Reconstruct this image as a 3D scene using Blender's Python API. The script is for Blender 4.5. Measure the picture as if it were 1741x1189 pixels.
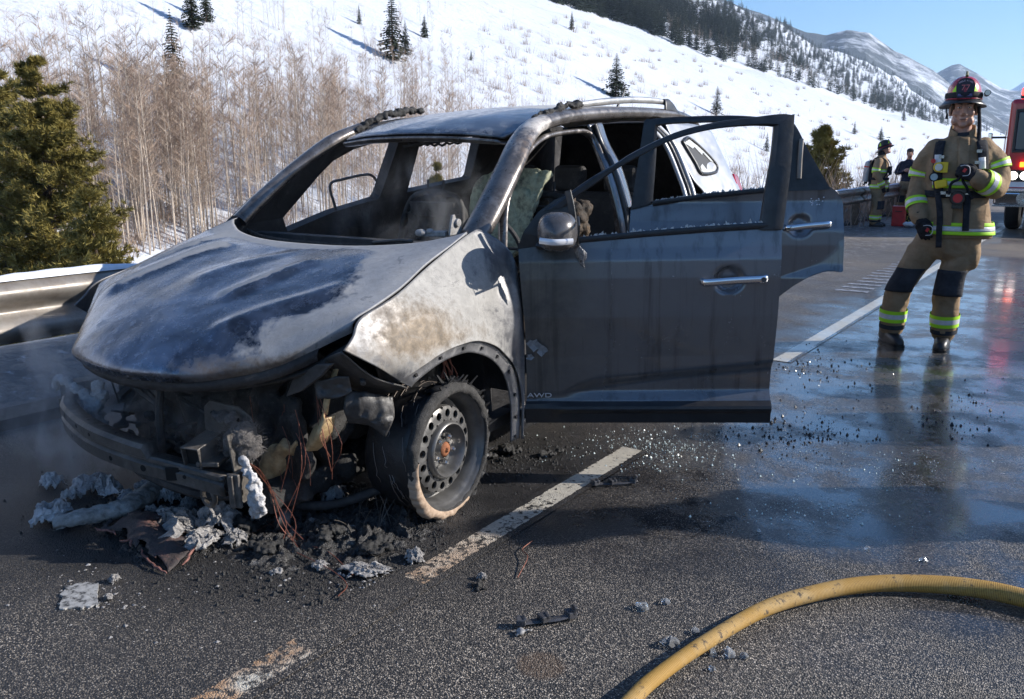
import bpy, bmesh, math, random
import numpy as np
from mathutils import Vector, Matrix

for o in list(bpy.data.objects):
    bpy.data.objects.remove(o, do_unlink=True)
SC = bpy.context.scene
COL = SC.collection
rad = math.radians

# ------------------------------------------------------------------ camera, light, exposure
YAW = math.atan(1000 / 1450.0)                 # camera looks this far left of the road direction (+Y)
PITCH = math.atan(320.5 / 1450.0)
CAM_H = 1.43
cam_d = bpy.data.cameras.new('camera')
cam = bpy.data.objects.new('camera', cam_d); COL.objects.link(cam)
cam.location = (0, 0, CAM_H)
cam.rotation_euler = (math.pi / 2 - PITCH, 0, YAW)
cam_d.sensor_width = 36.0
cam_d.lens = 36.0 * 1450 / 1741
cam_d.clip_start = 0.05
cam_d.clip_end = 20000
SC.camera = cam

SUN_EL = rad(26.0)
SUN_AZ = math.atan2(math.cos(YAW), math.sin(YAW))   # clockwise from +Y : straight to the right of the view
world = bpy.data.worlds.new('World'); SC.world = world
world.use_nodes = True
wt = world.node_tree
bg = wt.nodes['Background']
sky = wt.nodes.new('ShaderNodeTexSky')
sky.sky_type = 'NISHITA'; sky.sun_disc = False
sky.sun_elevation = SUN_EL; sky.sun_rotation = SUN_AZ
sky.altitude = 1500; sky.air_density = 1.15; sky.dust_density = 1.5; sky.ozone_density = 5.0
hs = wt.nodes.new('ShaderNodeHueSaturation'); hs.inputs['Saturation'].default_value = 1.12
wt.links.new(sky.outputs[0], hs.inputs['Color']); wt.links.new(hs.outputs[0], bg.inputs[0])
bg.inputs[1].default_value = 0.115
sun_d = bpy.data.lights.new('sun', 'SUN')
sun_d.energy = 5.0; sun_d.angle = rad(0.53); sun_d.color = (1.0, 0.94, 0.86)
sun = bpy.data.objects.new('sun', sun_d); COL.objects.link(sun)
SUN_DIR = Vector((math.sin(SUN_AZ) * math.cos(SUN_EL), math.cos(SUN_AZ) * math.cos(SUN_EL), math.sin(SUN_EL)))
sun.rotation_euler = SUN_DIR.to_track_quat('Z', 'Y').to_euler()
SC.view_settings.view_transform = 'Standard'
SC.view_settings.look = 'None'
SC.view_settings.exposure = 0.62
SC.view_settings.gamma = 1.0
SC.view_settings.use_curve_mapping = False
SC.cycles.max_bounces = 8
SC.cycles.transparent_max_bounces = 12
SC.cycles.volume_bounces = 1; SC.cycles.volume_step_rate = 2.0; SC.cycles.volume_max_steps = 128
SC.cycles.use_denoising = True

# ------------------------------------------------------------------ small maths
RNG = random.Random(11)
def lerp(a, b, t): return a + (b - a) * t
def sstep(a, b, x):
    t = np.clip((np.asarray(x, float) - a) / (b - a), 0, 1)
    return t * t * (3 - 2 * t)
def catmull(pts, n):
    P = np.asarray(pts, float)
    if len(P) == 2:
        t = np.linspace(0, 1, n)[:, None]
        return P[0] * (1 - t) + P[1] * t
    Q = np.vstack([2 * P[0] - P[1], P, 2 * P[-1] - P[-2]])
    m = len(P) - 1
    ts = np.linspace(0, m, n); i = np.minimum(ts.astype(int), m - 1); t = (ts - i)[:, None]
    a, b, c, d = Q[i], Q[i + 1], Q[i + 2], Q[i + 3]
    return 0.5 * (2 * b + (c - a) * t + (2 * a - 5 * b + 4 * c - d) * t ** 2 + (3 * b - a - 3 * c + d) * t ** 3)
def resample(pts, n):
    """smooth curve with even arc length"""
    D = catmull(pts, 24 * len(pts)) if len(pts) > 2 else np.asarray(pts, float)
    s = np.concatenate([[0], np.cumsum(np.linalg.norm(np.diff(D, axis=0), axis=1))])
    q = np.linspace(0, s[-1], n)
    return np.stack([np.interp(q, s, D[:, k]) for k in range(D.shape[1])], 1)
def loft(rows, nu, nv):
    A = np.stack([catmull(r, nu) for r in rows], 0)
    return np.stack([catmull(A[:, j], nv) for j in range(nu)], 1)
def _h(ix, iy, iz, seed):
    n = (ix * 374761393 + iy * 668265263 + iz * 2147483647 + seed * 1274126177) & 0xFFFFFFFF
    n = ((n ^ (n >> 13)) * 1274126177) & 0xFFFFFFFF
    n = ((n ^ (n >> 16)) * 2246822519) & 0xFFFFFFFF
    return ((n ^ (n >> 15)) & 0xFFFF) / 65535.0
def vnoise(P, seed=0):
    P = np.asarray(P, float)
    f = np.floor(P).astype(np.int64); t = P - f; t = t * t * (3 - 2 * t)
    r = 0
    for dx in (0, 1):
        for dy in (0, 1):
            for dz in (0, 1):
                w = (t[..., 0] if dx else 1 - t[..., 0]) * (t[..., 1] if dy else 1 - t[..., 1]) * (t[..., 2] if dz else 1 - t[..., 2])
                r = r + w * _h(f[..., 0] + dx, f[..., 1] + dy, f[..., 2] + dz, seed)
    return r
def fbm(P, seed=0, oct=4):
    P = np.asarray(P, float); r = 0; a = 0.5; tot = 0
    for k in range(oct):
        r = r + a * vnoise(P * 2 ** k + 17.3 * k, seed + k); tot += a; a *= 0.5
    return r / tot

# ------------------------------------------------------------------ mesh building
class MB:
    def __init__(s): s.v = []; s.f = []; s.m = []; s.n = 0
    def add(s, v, f, mi=0):
        v = [tuple(map(float, p)) for p in v]; b = s.n
        s.v += v; s.n += len(v)
        s.f += [tuple(b + i for i in q) for q in f]; s.m += [mi] * len(f)
        return s
    def box(s, c, size, rot=None, mi=0, taper=1.0):
        x, y, z = [q / 2 for q in size]
        P = [Vector((sx * x * (taper if sz > 0 else 1), sy * y * (taper if sz > 0 else 1), sz * z)) for sz in (-1, 1) for sy in (-1, 1) for sx in (-1, 1)]
        if rot is not None: P = [rot @ p for p in P]
        c = Vector(c)
        return s.add([p + c for p in P], [(0, 2, 3, 1), (4, 5, 7, 6), (0, 1, 5, 4), (2, 6, 7, 3), (0, 4, 6, 2), (1, 3, 7, 5)], mi)
    def grid(s, G, mi=0, closed=False):
        G = np.asarray(G); nv, nu = G.shape[:2]
        f = []
        for j in range(nv - 1):
            for i in range(nu if closed else nu - 1):
                k = (i + 1) % nu
                f.append((j * nu + i, j * nu + k, (j + 1) * nu + k, (j + 1) * nu + i))
        return s.add(G.reshape(-1, 3), f, mi)
    def tube(s, path, r, n=8, mi=0, caps=True, up=(0, 0, 1), closed=False, flat=None):
        """flat: (a, b) factors of the section along side and up"""
        P = [Vector(p) for p in path]; m = len(P)
        R = [r] * m if isinstance(r, (int, float)) else list(r)
        if len(R) != m: R = list(np.interp(np.linspace(0, 1, m), np.linspace(0, 1, len(R)), R))
        rows = []; up = Vector(up); prev = None
        for i in range(m):
            if closed: t = P[(i + 1) % m] - P[i - 1]
            else: t = P[min(i + 1, m - 1)] - P[max(i - 1, 0)]
            if t.length < 1e-9: t = Vector((0, 0, 1))
            t.normalize()
            if prev is None:
                a = up - t * up.dot(t)
                if a.length < 1e-3: a = Vector((1, 0, 0)) - t * t.x
                a.normalize()
            else:
                a = prev - t * prev.dot(t)
                a.normalize()
            prev = a; b = t.cross(a)
            fa, fb = flat if flat else (1, 1)
            rows.append([P[i] + (b * math.cos(2 * math.pi * k / n) * fa + a * math.sin(2 * math.pi * k / n) * fb) * R[i] for k in range(n)])
        base = s.n
        if closed: rows.append(rows[0])
        s.grid(np.array([[tuple(q) for q in w] for w in rows]), mi, closed=True)
        if caps and not closed:
            s.f.append(tuple(base + k for k in reversed(range(n)))); s.m.append(mi)
            s.f.append(tuple(base + (m - 1) * n + k for k in range(n))); s.m.append(mi)
        return s
    def cyl(s, p0, p1, r0, r1=None, n=16, mi=0, caps=True):
        return s.tube([p0, p1], [r0, r0 if r1 is None else r1], n, mi, caps)
    def lathe(s, prof, n=32, mi=0, M=None, sweep=2 * math.pi):
        """prof: (radius, height) pairs; axis = local Z, put in place by the matrix M"""
        full = abs(sweep - 2 * math.pi) < 1e-6
        k = n if full else n + 1
        G = np.array([[(r * math.cos(sweep * i / n), r * math.sin(sweep * i / n), z) for i in range(k)] for r, z in prof])
        if M is not None:
            G = np.array([[tuple(M @ Vector(p)) for p in row] for row in G])
        return s.grid(G, mi, closed=full)
    def ell(s, c, r, nu=16, nv=10, mi=0, rot=None):
        c = Vector(c); rows = []
        for j in range(nv + 1):
            a = math.pi * j / nv - math.pi / 2
            a = max(min(a, math.pi / 2 - 1e-3), -math.pi / 2 + 1e-3)
            row = []
            for i in range(nu):
                b = 2 * math.pi * i / nu
                p = Vector((math.cos(a) * math.cos(b) * r[0], math.cos(a) * math.sin(b) * r[1], math.sin(a) * r[2]))
                if rot is not None: p = rot @ p
                row.append(tuple(p + c))
            rows.append(row)
        base = s.n
        s.grid(np.array(rows), mi, closed=True)
        s.f.append(tuple(base + k for k in reversed(range(nu)))); s.m.append(mi)
        s.f.append(tuple(base + nv * nu + k for k in range(nu))); s.m.append(mi)
        return s
    def prism(s, outline, h, M=None, mi=0):
        """closed outline of 2D points, extruded by h along local Z"""
        n = len(outline)
        P = [Vector((x, y, 0)) for x, y in outline] + [Vector((x, y, h)) for x, y in outline]
        if M is not None: P = [M @ p for p in P]
        f = [tuple(reversed(range(n))), tuple(range(n, 2 * n))] + [(i, (i + 1) % n, n + (i + 1) % n, n + i) for i in range(n)]
        return s.add(P, f, mi)
    def build(s, name, mats, parent=None, smooth=True, angle=40, loc=None, rot=None):
        me = bpy.data.meshes.new(name)
        me.from_pydata(s.v, [], s.f)
        mats = mats if isinstance(mats, (list, tuple)) else [mats]
        for m in mats: me.materials.append(m)
        if len(mats) > 1: me.polygons.foreach_set('material_index', s.m)
        me.polygons.foreach_set('use_smooth', [smooth] * len(me.polygons))
        if smooth and angle and angle < 180: me.set_sharp_from_angle(angle=rad(angle))
        me.update()
        return obj(name, me, parent, loc, rot)
def obj(name, data, parent=None, loc=None, rot=None):
    o = bpy.data.objects.new(name, data); COL.objects.link(o)
    if parent is not None: o.parent = parent
    if loc is not None: o.location = loc
    if rot is not None: o.rotation_euler = rot
    return o
def sheet(name, G, mat, parent=None, thick=0.004, angle=50, closed=False):
    o = MB().grid(G, closed=closed).build(name, mat, parent, True, angle)
    m = o.modifiers.new('solid', 'SOLIDIFY'); m.thickness = thick; m.offset = 0
    return o
def attr(o, name, vals):
    a = o.data.attributes.new(name, 'FLOAT', 'POINT'); a.data.foreach_set('value', np.asarray(vals, float).ravel())
def bevel(o, w, seg=2, ang=35):
    m = o.modifiers.new('bevel', 'BEVEL'); m.width = w; m.segments = seg; m.limit_method = 'ANGLE'; m.angle_limit = rad(ang)
    return o
def tag(o, label=None, cat=None, group=None, kind=None):
    if label: o['label'] = label
    if cat: o['category'] = cat
    if group: o['group'] = group
    if kind: o['kind'] = kind
    return o
def empty(name, loc=(0, 0, 0), rotz=0, label=None, cat=None, group=None):
    o = bpy.data.objects.new(name, None); COL.objects.link(o)
    o.location = loc; o.rotation_euler = (0, 0, rotz); o.empty_display_size = 0.2
    return tag(o, label, cat, group)
def dup(root, loc=None, rot=None, scale=None, label=None):
    r = root.copy(); COL.objects.link(r)
    if loc is not None: r.location = loc
    if rot is not None: r.rotation_euler = rot
    if scale is not None: r.scale = scale
    if label: r['label'] = label
    def kids(a, b):
        for ch in list(a.children):
            c = ch.copy(); COL.objects.link(c); c.parent = b
            kids(ch, c)
    kids(root, r)
    return r
def fuse(o, voxel, smooth=4, disp=None):
    m = o.modifiers.new('fuse', 'REMESH'); m.mode = 'VOXEL'; m.voxel_size = voxel; m.use_smooth_shade = True
    if smooth:
        m = o.modifiers.new('soft', 'SMOOTH'); m.iterations = smooth; m.factor = 0.5
    if disp:
        size, strength = disp
        t = bpy.data.textures.new('folds', 'CLOUDS'); t.noise_scale = size; t.noise_depth = 2
        m = o.modifiers.new('folds', 'DISPLACE'); m.texture = t; m.strength = strength; m.mid_level = 0.5; m.texture_coords = 'LOCAL'
    return o

# ------------------------------------------------------------------ materials
class NT:
    def __init__(s, name, base=(0.5, 0.5, 0.5), rough=0.5, metal=0.0, **kw):
        s.m = bpy.data.materials.new(name); s.m.use_nodes = True
        s.t = s.m.node_tree; s.b = s.t.nodes['Principled BSDF']; s.out = s.t.nodes['Material Output']
        s.set('Base Color', base); s.set('Roughness', rough); s.set('Metallic', metal)
        for k, v in kw.items(): s.set(k.replace('_', ' '), v)
        s._tc = None; s._geo = None
    def set(s, k, v):
        i = s.b.inputs[k]
        if hasattr(v, 'is_linked') or isinstance(v, bpy.types.NodeSocket): s.t.links.new(v, i)
        elif isinstance(v, (tuple, list)): i.default_value = tuple(v) + ((1,) if len(v) == 3 and len(i.default_value) == 4 else ())
        else: i.default_value = v
        return s
    def node(s, typ, props=None, **ins):
        n = s.t.nodes.new('ShaderNode' + typ)
        for k, v in (props or {}).items(): setattr(n, k, v)
        for k, v in ins.items(): s.inp(n, k.replace('_', ' '), v)
        return n
    def inp(s, n, k, v):
        i = n.inputs[int(k[1:])] if k[0] == 'i' and k[1:].isdigit() else n.inputs[k]
        if isinstance(v, bpy.types.NodeSocket): s.t.links.new(v, i)
        elif isinstance(v, (tuple, list)) and i.type == 'RGBA' and len(v) == 3: i.default_value = tuple(v) + (1,)
        else: i.default_value = v
    @property
    def obj(s):
        if s._tc is None: s._tc = s.node('TexCoord')
        return s._tc.outputs['Object']
    @property
    def pos(s):
        if s._geo is None: s._geo = s.node('NewGeometry')
        return s._geo.outputs['Position']
    @property
    def nrm(s):
        s.pos
        return s._geo.outputs['Normal']
    def mapped(s, co, scale=(1, 1, 1), loc=(0, 0, 0)):
        return s.node('Mapping', Vector=co, Scale=scale, Location=loc).outputs[0]
    def noise(s, scale, co=None, detail=4, rough=0.55, dist=0.0):
        return s.node('TexNoise', Vector=co if co is not None else s.obj, Scale=scale, Detail=detail, Roughness=rough, Distortion=dist).outputs['Fac']
    def voro(s, scale, co=None, feature='F1', out='Distance', rnd=1.0):
        return s.node('TexVoronoi', {'feature': feature}, Vector=co if co is not None else s.obj, Scale=scale, Randomness=rnd).outputs[out]
    def ramp(s, fac, stops, interp='LINEAR'):
        n = s.node('ValToRGB', Fac=fac); n.color_ramp.interpolation = interp
        e = n.color_ramp.elements
        while len(e) < len(stops): e.new(0.5)
        for q, (p, c) in zip(e, stops):
            q.position = p
            q.color = (c, c, c, 1) if isinstance(c, (int, float)) else tuple(c) + (1,)
        return n.outputs[0]
    def map(s, v, a, b, c=0.0, d=1.0, smooth=False):
        n = s.node('MapRange', {'clamp': True, 'interpolation_type': 'SMOOTHSTEP' if smooth else 'LINEAR'})
        s.inp(n, 'i0', v); n.inputs[1].default_value = a; n.inputs[2].default_value = b; n.inputs[3].default_value = c; n.inputs[4].default_value = d
        return n.outputs[0]
    def mix(s, f, a, b, mode='MIX'):
        n = s.t.nodes.new('ShaderNodeMix'); n.data_type = 'RGBA'; n.blend_type = mode
        for i, v in ((0, f), (6, a), (7, b)):
            if isinstance(v, bpy.types.NodeSocket): s.t.links.new(v, n.inputs[i])
            elif isinstance(v, (tuple, list)): n.inputs[i].default_value = tuple(v) + ((1,) if len(v) == 3 else ())
            else: n.inputs[i].default_value = v if i == 0 else (v, v, v, 1)
        return n.outputs[2]
    def math(s, op, a, b=0.0, clamp=False):
        n = s.node('Math', {'operation': op, 'use_clamp': clamp})
        s.inp(n, 'i0', a); s.inp(n, 'i1', b)
        return n.outputs[0]
    def attr(s, name): return s.node('Attribute', {'attribute_name': name}).outputs['Fac']
    def xyz(s, co): return s.node('SeparateXYZ', Vector=co).outputs
    def bump(s, h, strength=0.3, dist=0.01, normal=None):
        n = s.node('Bump', Height=h, Strength=strength, Distance=dist)
        if normal is not None: s.inp(n, 'Normal', normal)
        s.set('Normal', n.outputs[0])
        return n.outputs[0]
def simple(name, base, rough=0.5, metal=0.0, var=0.25, scale=8.0, bump=0.0, bscale=40.0, bdist=0.004, **kw):
    m = NT(name, base, rough, metal, **kw)
    if var:
        f = m.noise(scale, detail=5)
        a = tuple(c * (1 - var) for c in base); b = tuple(min(1, c * (1 + var)) for c in base)
        m.set('Base Color', m.ramp(f, [(0.3, a), (0.7, b)]))
        m.set('Roughness', m.map(m.noise(scale * 2.3), 0.3, 0.7, max(0.02, rough - 0.08), min(1, rough + 0.08)))
    if bump: m.bump(m.noise(bscale, detail=5, rough=0.65), bump, bdist)
    return m.m
# ------------------------------------------------------------------ the ground: snow slopes, road, markings
def hill(X, Y):
    X = np.asarray(X, float); Y = np.asarray(Y, float); d = -X
    hR = np.interp(Y, [-200, 120, 200, 520, 900, 2000, 4000], [38, 37, 35.5, 28.5, 26, 20, 20])
    hR = hR + 1.6 * (fbm(np.stack([X * 0.004, Y * 0.012, Y * 0], -1), 3) - 0.5) * 2
    near = np.interp(d, [4.9, 5.3, 5.9, 6.6, 8, 10, 14, 20, 27, 33], [-0.12, 0.04, 0.20, 0.10, -0.40, -1.05, -1.75, -2.5, -3.1, -3.3])
    u = np.clip((d - 33) / (112 - 33), 0, 1)
    slope = -3.3 + (hR + 3.3) * (0.93 * u + 0.25 * u * u - 0.18 * u ** 4)
    h2 = np.interp(Y, [0, 300, 800, 1500, 3000], [0.50, 0.49, 0.47, 0.44, 0.42])
    v = np.clip((d - 128) / (430 - 128), 0, 2)
    second = hR - 1.5 + (h2 * 430 - hR) * (0.72 * np.minimum(v, 1) + 0.28 * np.minimum(v, 1) ** 2) - np.maximum(v - 1, 0) * 90
    dip = hR - 1.8 * sstep(112, 122, d)
    z = np.where(d < 33, near, np.where(d < 112, slope, np.where(d < 128, dip, second)))
    rough = fbm(np.stack([X * 0.09, Y * 0.09, X * 0], -1), 5) - 0.5
    big = fbm(np.stack([X * 0.018, Y * 0.018, X * 0 + 4], -1), 9) - 0.5
    z = z + sstep(8, 30, d) * (rough * 1.0 + big * 3.2 * sstep(20, 60, d)) + sstep(120, 300, d) * (fbm(np.stack([X * 0.006, Y * 0.006, X * 0], -1), 21) - 0.5) * 50
    # the right-hand side of the valley, out of frame
    right = np.interp(X, [-4.9, 9.5, 10.5, 14, 20, 60, 300, 600], [-0.12, -0.12, -0.04, 0.3, 0.2, 4, 58, 120])
    return np.where(X > -4.9, right + sstep(14, 60, X) * rough * 2, z)

def axis(knots):
    out = []
    for a, b, n in knots: out += list(np.linspace(a, b, n, endpoint=False))
    return np.array(out + [knots[-1][1]])
xs = axis([(-700, -430, 14), (-430, -120, 60), (-120, -33, 62), (-33, -10, 28), (-10, -4.9, 22), (-4.9, 9.5, 4), (9.5, 20, 8), (20, 600, 26)])
ys = axis([(-150, -20, 12), (-20, 120, 78), (120, 400, 80), (400, 1200, 70), (1200, 3400, 40)])
GX, GY = np.meshgrid(xs, ys)
GZ = hill(GX, GY)
m = NT('snow', (0.58, 0.62, 0.69), 0.62)
co = m.pos
f1 = m.noise(0.35, co, 6, 0.62); f2 = m.noise(2.2, co, 5, 0.65); f3 = m.noise(0.05, co, 4, 0.6)
scrub = m.math('MULTIPLY', m.map(f1, 0.50, 0.68), m.map(f2, 0.44, 0.62))
scrub = m.math('MULTIPLY', scrub, m.map(f3, 0.36, 0.58, 0.25, 1.0))
far = m.xyz(co)[0]
m.set('Base Color', m.mix(m.math('MULTIPLY', scrub, 0.85), (0.58, 0.62, 0.69), (0.21, 0.155, 0.12)))
gx = m.math('ADD', far, m.math('MULTIPLY', m.math('SUBTRACT', f2, 0.5), 1.6))
grit = m.math('MULTIPLY', m.map(gx, -7.6, -6.3), m.map(m.noise(7, co, 6, 0.7), 0.22, 0.42))
snowc = m.mix(m.math('MULTIPLY', scrub, 0.85), (0.58, 0.62, 0.69), (0.21, 0.155, 0.12))
m.set('Base Color', m.mix(m.math('MULTIPLY', grit, 0.92), snowc, (0.075, 0.062, 0.052)))
m.bump(m.math('ADD', m.math('MULTIPLY', f1, 2.0), f2), 0.5, 0.25)
SNOW = m.m
SNOWC = simple('clean_snow', (0.70, 0.73, 0.79), 0.6, var=.08, scale=20, bump=.3, bscale=60)
terrain = MB().grid(np.stack([GX, GY, GZ], -1)).build('snowy_hillside', SNOW, None, True, 180)
tag(terrain, kind='structure')

# asphalt -------------------------------------------------------------
def asphalt(name, paint=None):
    m = NT(name, (0.05, 0.05, 0.05), 0.7)
    co = m.pos; X, Y, Z = m.xyz(co)[:]
    warp = m.noise(1.3, co, 4, 0.6)
    cells = m.node('TexVoronoi', Vector=co, Scale=185.0)
    cid = m.xyz(cells.outputs['Color'])[0]
    fine = m.noise(420, co, 2, 0.6)
    big = m.noise(0.9, co, 5, 0.62)
    stone = m.ramp(cid, [(0.0, (0.018, 0.018, 0.020)), (0.28, (0.068, 0.062, 0.058)), (0.55, (0.215, 0.183, 0.152)), (0.82, (0.44, 0.37, 0.29)), (1.0, (0.75, 0.66, 0.55))])
    tar = m.mix(m.map(cells.outputs['Distance'], 0.32, 0.66), stone, (0.020, 0.020, 0.021))
    tar = m.mix(m.map(big, 0.36, 0.66, 0.0, 0.60), tar, (0.040, 0.038, 0.038))
    tar = m.mix(m.map(m.noise(0.42, co, 6, 0.72, 0.6), 0.46, 0.60, 0.0, 0.38), tar, (0.028, 0.026, 0.026))
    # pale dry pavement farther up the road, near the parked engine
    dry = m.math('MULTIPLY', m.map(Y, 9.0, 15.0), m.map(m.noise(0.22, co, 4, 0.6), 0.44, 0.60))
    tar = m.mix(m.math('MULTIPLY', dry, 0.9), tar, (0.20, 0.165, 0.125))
    # soot and melted plastic round the nose, spread wider to paint the car's shade dark
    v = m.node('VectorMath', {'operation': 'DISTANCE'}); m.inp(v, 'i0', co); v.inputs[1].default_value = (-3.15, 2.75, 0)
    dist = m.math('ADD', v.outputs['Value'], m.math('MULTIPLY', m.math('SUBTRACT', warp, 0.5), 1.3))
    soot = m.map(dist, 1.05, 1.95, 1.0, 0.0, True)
    soot_shade_col = m.ramp(m.noise(60, co, 5, 0.7), [(0.3, (0.006, 0.006, 0.007)), (0.62, (0.018, 0.017, 0.017)), (0.80, (0.07, 0.065, 0.062))])
    base = m.mix(m.math('MULTIPLY', soot, 0.94), tar, soot_shade_col)
    # ash greyish film and the brown stain in front
    ash = m.math('MULTIPLY', m.map(m.noise(3.1, co, 6, 0.7), 0.52, 0.75), m.map(dist, 0.9, 2.2, 0.55, 0.0))
    base = m.mix(ash, base, (0.105, 0.096, 0.092))
    st = m.node('VectorMath', {'operation': 'DISTANCE'}); m.inp(st, 'i0', m.mapped(co, (1, 1.15, 1))); st.inputs[1].default_value = (-1.19, 2.16, 0)
    sd = m.math('ADD', st.outputs['Value'], m.math('MULTIPLY', m.math('SUBTRACT', m.noise(9, co, 4), 0.5), 0.06))
    base = m.mix(m.map(sd, 0.055, 0.085, 0.55, 0.0, True), base, (0.115, 0.072, 0.042))
    # frost / salt film at the side of the road
    rx = m.math('ADD', X, m.math('MULTIPLY', m.math('SUBTRACT', warp, 0.5), 1.2))
    frost = m.math('MULTIPLY', m.map(m.noise(6, co, 6, 0.75), 0.50, 0.70), m.math('MULTIPLY', m.map(rx, -2.6, -3.5), m.map(Y, 6.0, 9.0)))
    base = m.mix(m.math('MULTIPLY', frost, 0.6), base, (0.55, 0.56, 0.60))
    # water: a film over the carriageway beyond the door and a stream down the middle
    wv = m.math('ADD', Y, m.math('MULTIPLY', m.math('SUBTRACT', m.noise(0.8, co, 5, 0.6), 0.5), 2.4))
    wet = m.math('MULTIPLY', m.map(wv, 2.0, 3.6, 0.22, 1.0, True), m.map(wv, 9.5, 16.0, 1.0, 0.55, True))
    wet = m.math('MULTIPLY', wet, m.map(rx, -2.5, -1.6, 0.25, 1.0, True))
    wet = m.math('MULTIPLY', wet, m.math('SUBTRACT', 1.0, m.math('MULTIPLY', m.math('MULTIPLY', dry, 0.85), 1.0)))
    film = m.math('MULTIPLY', wet, m.map(m.noise(2.4, co, 6, 0.7), 0.34, 0.62, 0.25, 1.0))
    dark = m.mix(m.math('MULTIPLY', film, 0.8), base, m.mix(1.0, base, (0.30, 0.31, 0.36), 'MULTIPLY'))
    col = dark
    rough = m.map(film, 0.05, 0.85, 0.60, 0.13)
    if paint:
        lx = m.math('ABSOLUTE', m.math('SUBTRACT', X, paint['x']))
        wn = m.noise(38, co, 6, 0.72); w2 = m.noise(2.6, co, 3, 0.6)
        wear = m.math('SUBTRACT', m.math('ADD', m.math('MULTIPLY', wn, 0.75), m.math('MULTIPLY', w2, 0.25)), m.map(lx, paint['w'] * 0.40, paint['w'] * 0.52, 0.0, 0.4))
        nearwear = m.map(Y, 2.0, 4.5, paint.get('wear', 0.47), paint.get('wear', 0.47) - 0.16)
        d2 = m.node('VectorMath', {'operation': 'DISTANCE'}); m.inp(d2, 'i0', co); d2.inputs[1].default_value = (-1.83, 1.80, 0)
        gone = m.map(d2.outputs['Value'], 0.10, 0.26, 1.0, 0.0)
        k = m.map(m.math('SUBTRACT', m.math('SUBTRACT', wear, nearwear), m.math('MULTIPLY', gone, paint.get('gone', 0))), -0.02, 0.03)
        scorch = m.map(Y, 1.9, 2.9, 1.0, 0.0)
        pc = m.mix(m.math('MULTIPLY', scorch, m.map(m.noise(7, co, 4), 0.32, 0.55)), paint['c'], (0.42, 0.24, 0.12))
        pc = m.mix(m.map(m.noise(14, co, 5, 0.7), 0.4, 0.75, 0.0, 0.45), pc, (0.20, 0.19, 0.18))
        col = m.mix(k, col, pc)
        rough = m.math('MAXIMUM', rough, m.math('MULTIPLY', k, 0.34))
    m.set('Base Color', col); m.set('Roughness', rough); m.set('Specular IOR Level', 0.5); m.set('Coat Weight', m.map(film, 0.15, 0.9, 0.0, 0.85)); m.set('Coat Roughness', 0.11); m.set('Coat IOR', 1.45)
    h = m.math('ADD', m.math('MULTIPLY', cells.outputs['Distance'], -1.0), m.math('MULTIPLY', fine, 0.35))
    h2 = m.math('MULTIPLY', m.noise(22, co, 3, 0.5), 0.8)
    hh = m.math('ADD', m.math('MULTIPLY', h, m.map(film, 0.1, 0.8, 1.0, 0.09)), m.math('MULTIPLY', h2, m.map(film, 0.0, 1.0, 0.15, 0.14)))
    m.bump(hh, 0.85, 0.006)
    return m.m
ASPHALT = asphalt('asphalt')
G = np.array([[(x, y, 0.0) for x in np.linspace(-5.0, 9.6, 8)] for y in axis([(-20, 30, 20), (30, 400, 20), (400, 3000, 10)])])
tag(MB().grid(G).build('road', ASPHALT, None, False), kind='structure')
LINE_X = -1.835
def strip(name, x, w, y0, y1, mat, z=0.004):
    G = np.array([[(x - w / 2, y, z), (x + w / 2, y, z)] for y in np.linspace(y0, y1, 24)])
    return tag(MB().grid(G).build(name, mat, None, False), kind='structure')
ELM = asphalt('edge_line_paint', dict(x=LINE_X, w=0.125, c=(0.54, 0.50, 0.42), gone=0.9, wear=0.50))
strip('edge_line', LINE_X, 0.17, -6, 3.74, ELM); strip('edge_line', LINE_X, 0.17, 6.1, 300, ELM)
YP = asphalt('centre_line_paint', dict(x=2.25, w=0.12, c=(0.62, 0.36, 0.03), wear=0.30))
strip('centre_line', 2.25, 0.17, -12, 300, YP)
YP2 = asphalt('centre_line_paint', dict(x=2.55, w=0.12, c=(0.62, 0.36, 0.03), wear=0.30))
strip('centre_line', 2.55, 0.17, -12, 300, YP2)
# milled rumble strips beside the edge line, filled with frost
rb = MB(); rr = random.Random(4)
for k in range(46):
    y = 10.0 + k * 0.30
    x0 = -2.42 + rr.uniform(-.02, .02); x1 = -2.06 + rr.uniform(-.02, .02); t = 0.055
    rb.add([(x0, y - t, 0.004), (x1, y - t, 0.004), (x1, y + t, 0.004), (x0, y + t, 0.004)], [(0, 1, 2, 3)])
rm = NT('frosted_groove', (0.40, 0.42, 0.47), 0.6)
rm.set('Base Color', rm.ramp(rm.noise(16, rm.pos, 5, 0.75), [(0.40, (0.06, 0.06, 0.065)), (0.62, (0.34, 0.36, 0.41))]))
tag(rb.build('rumble_strip', rm.m, None, False), kind='structure')
# low asphalt kerb under the guardrail
KERB = simple('kerb_asphalt', (0.035, 0.034, 0.034), 0.8, var=0.4, scale=20, bump=0.5, bscale=60)
rows = []
for y in np.linspace(-8, 90, 200):
    w = 0.02 * math.sin(y * 3.1) + 0.015 * math.sin(y * 7.7)
    rows.append([(-4.78 + w, y, 0.0), (-4.82 + w, y, 0.05), (-4.98, y, 0.07), (-5.06, y, -0.1)])
tag(MB().grid(rows).build('kerb', KERB, None, True, 30), kind='structure')

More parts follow.
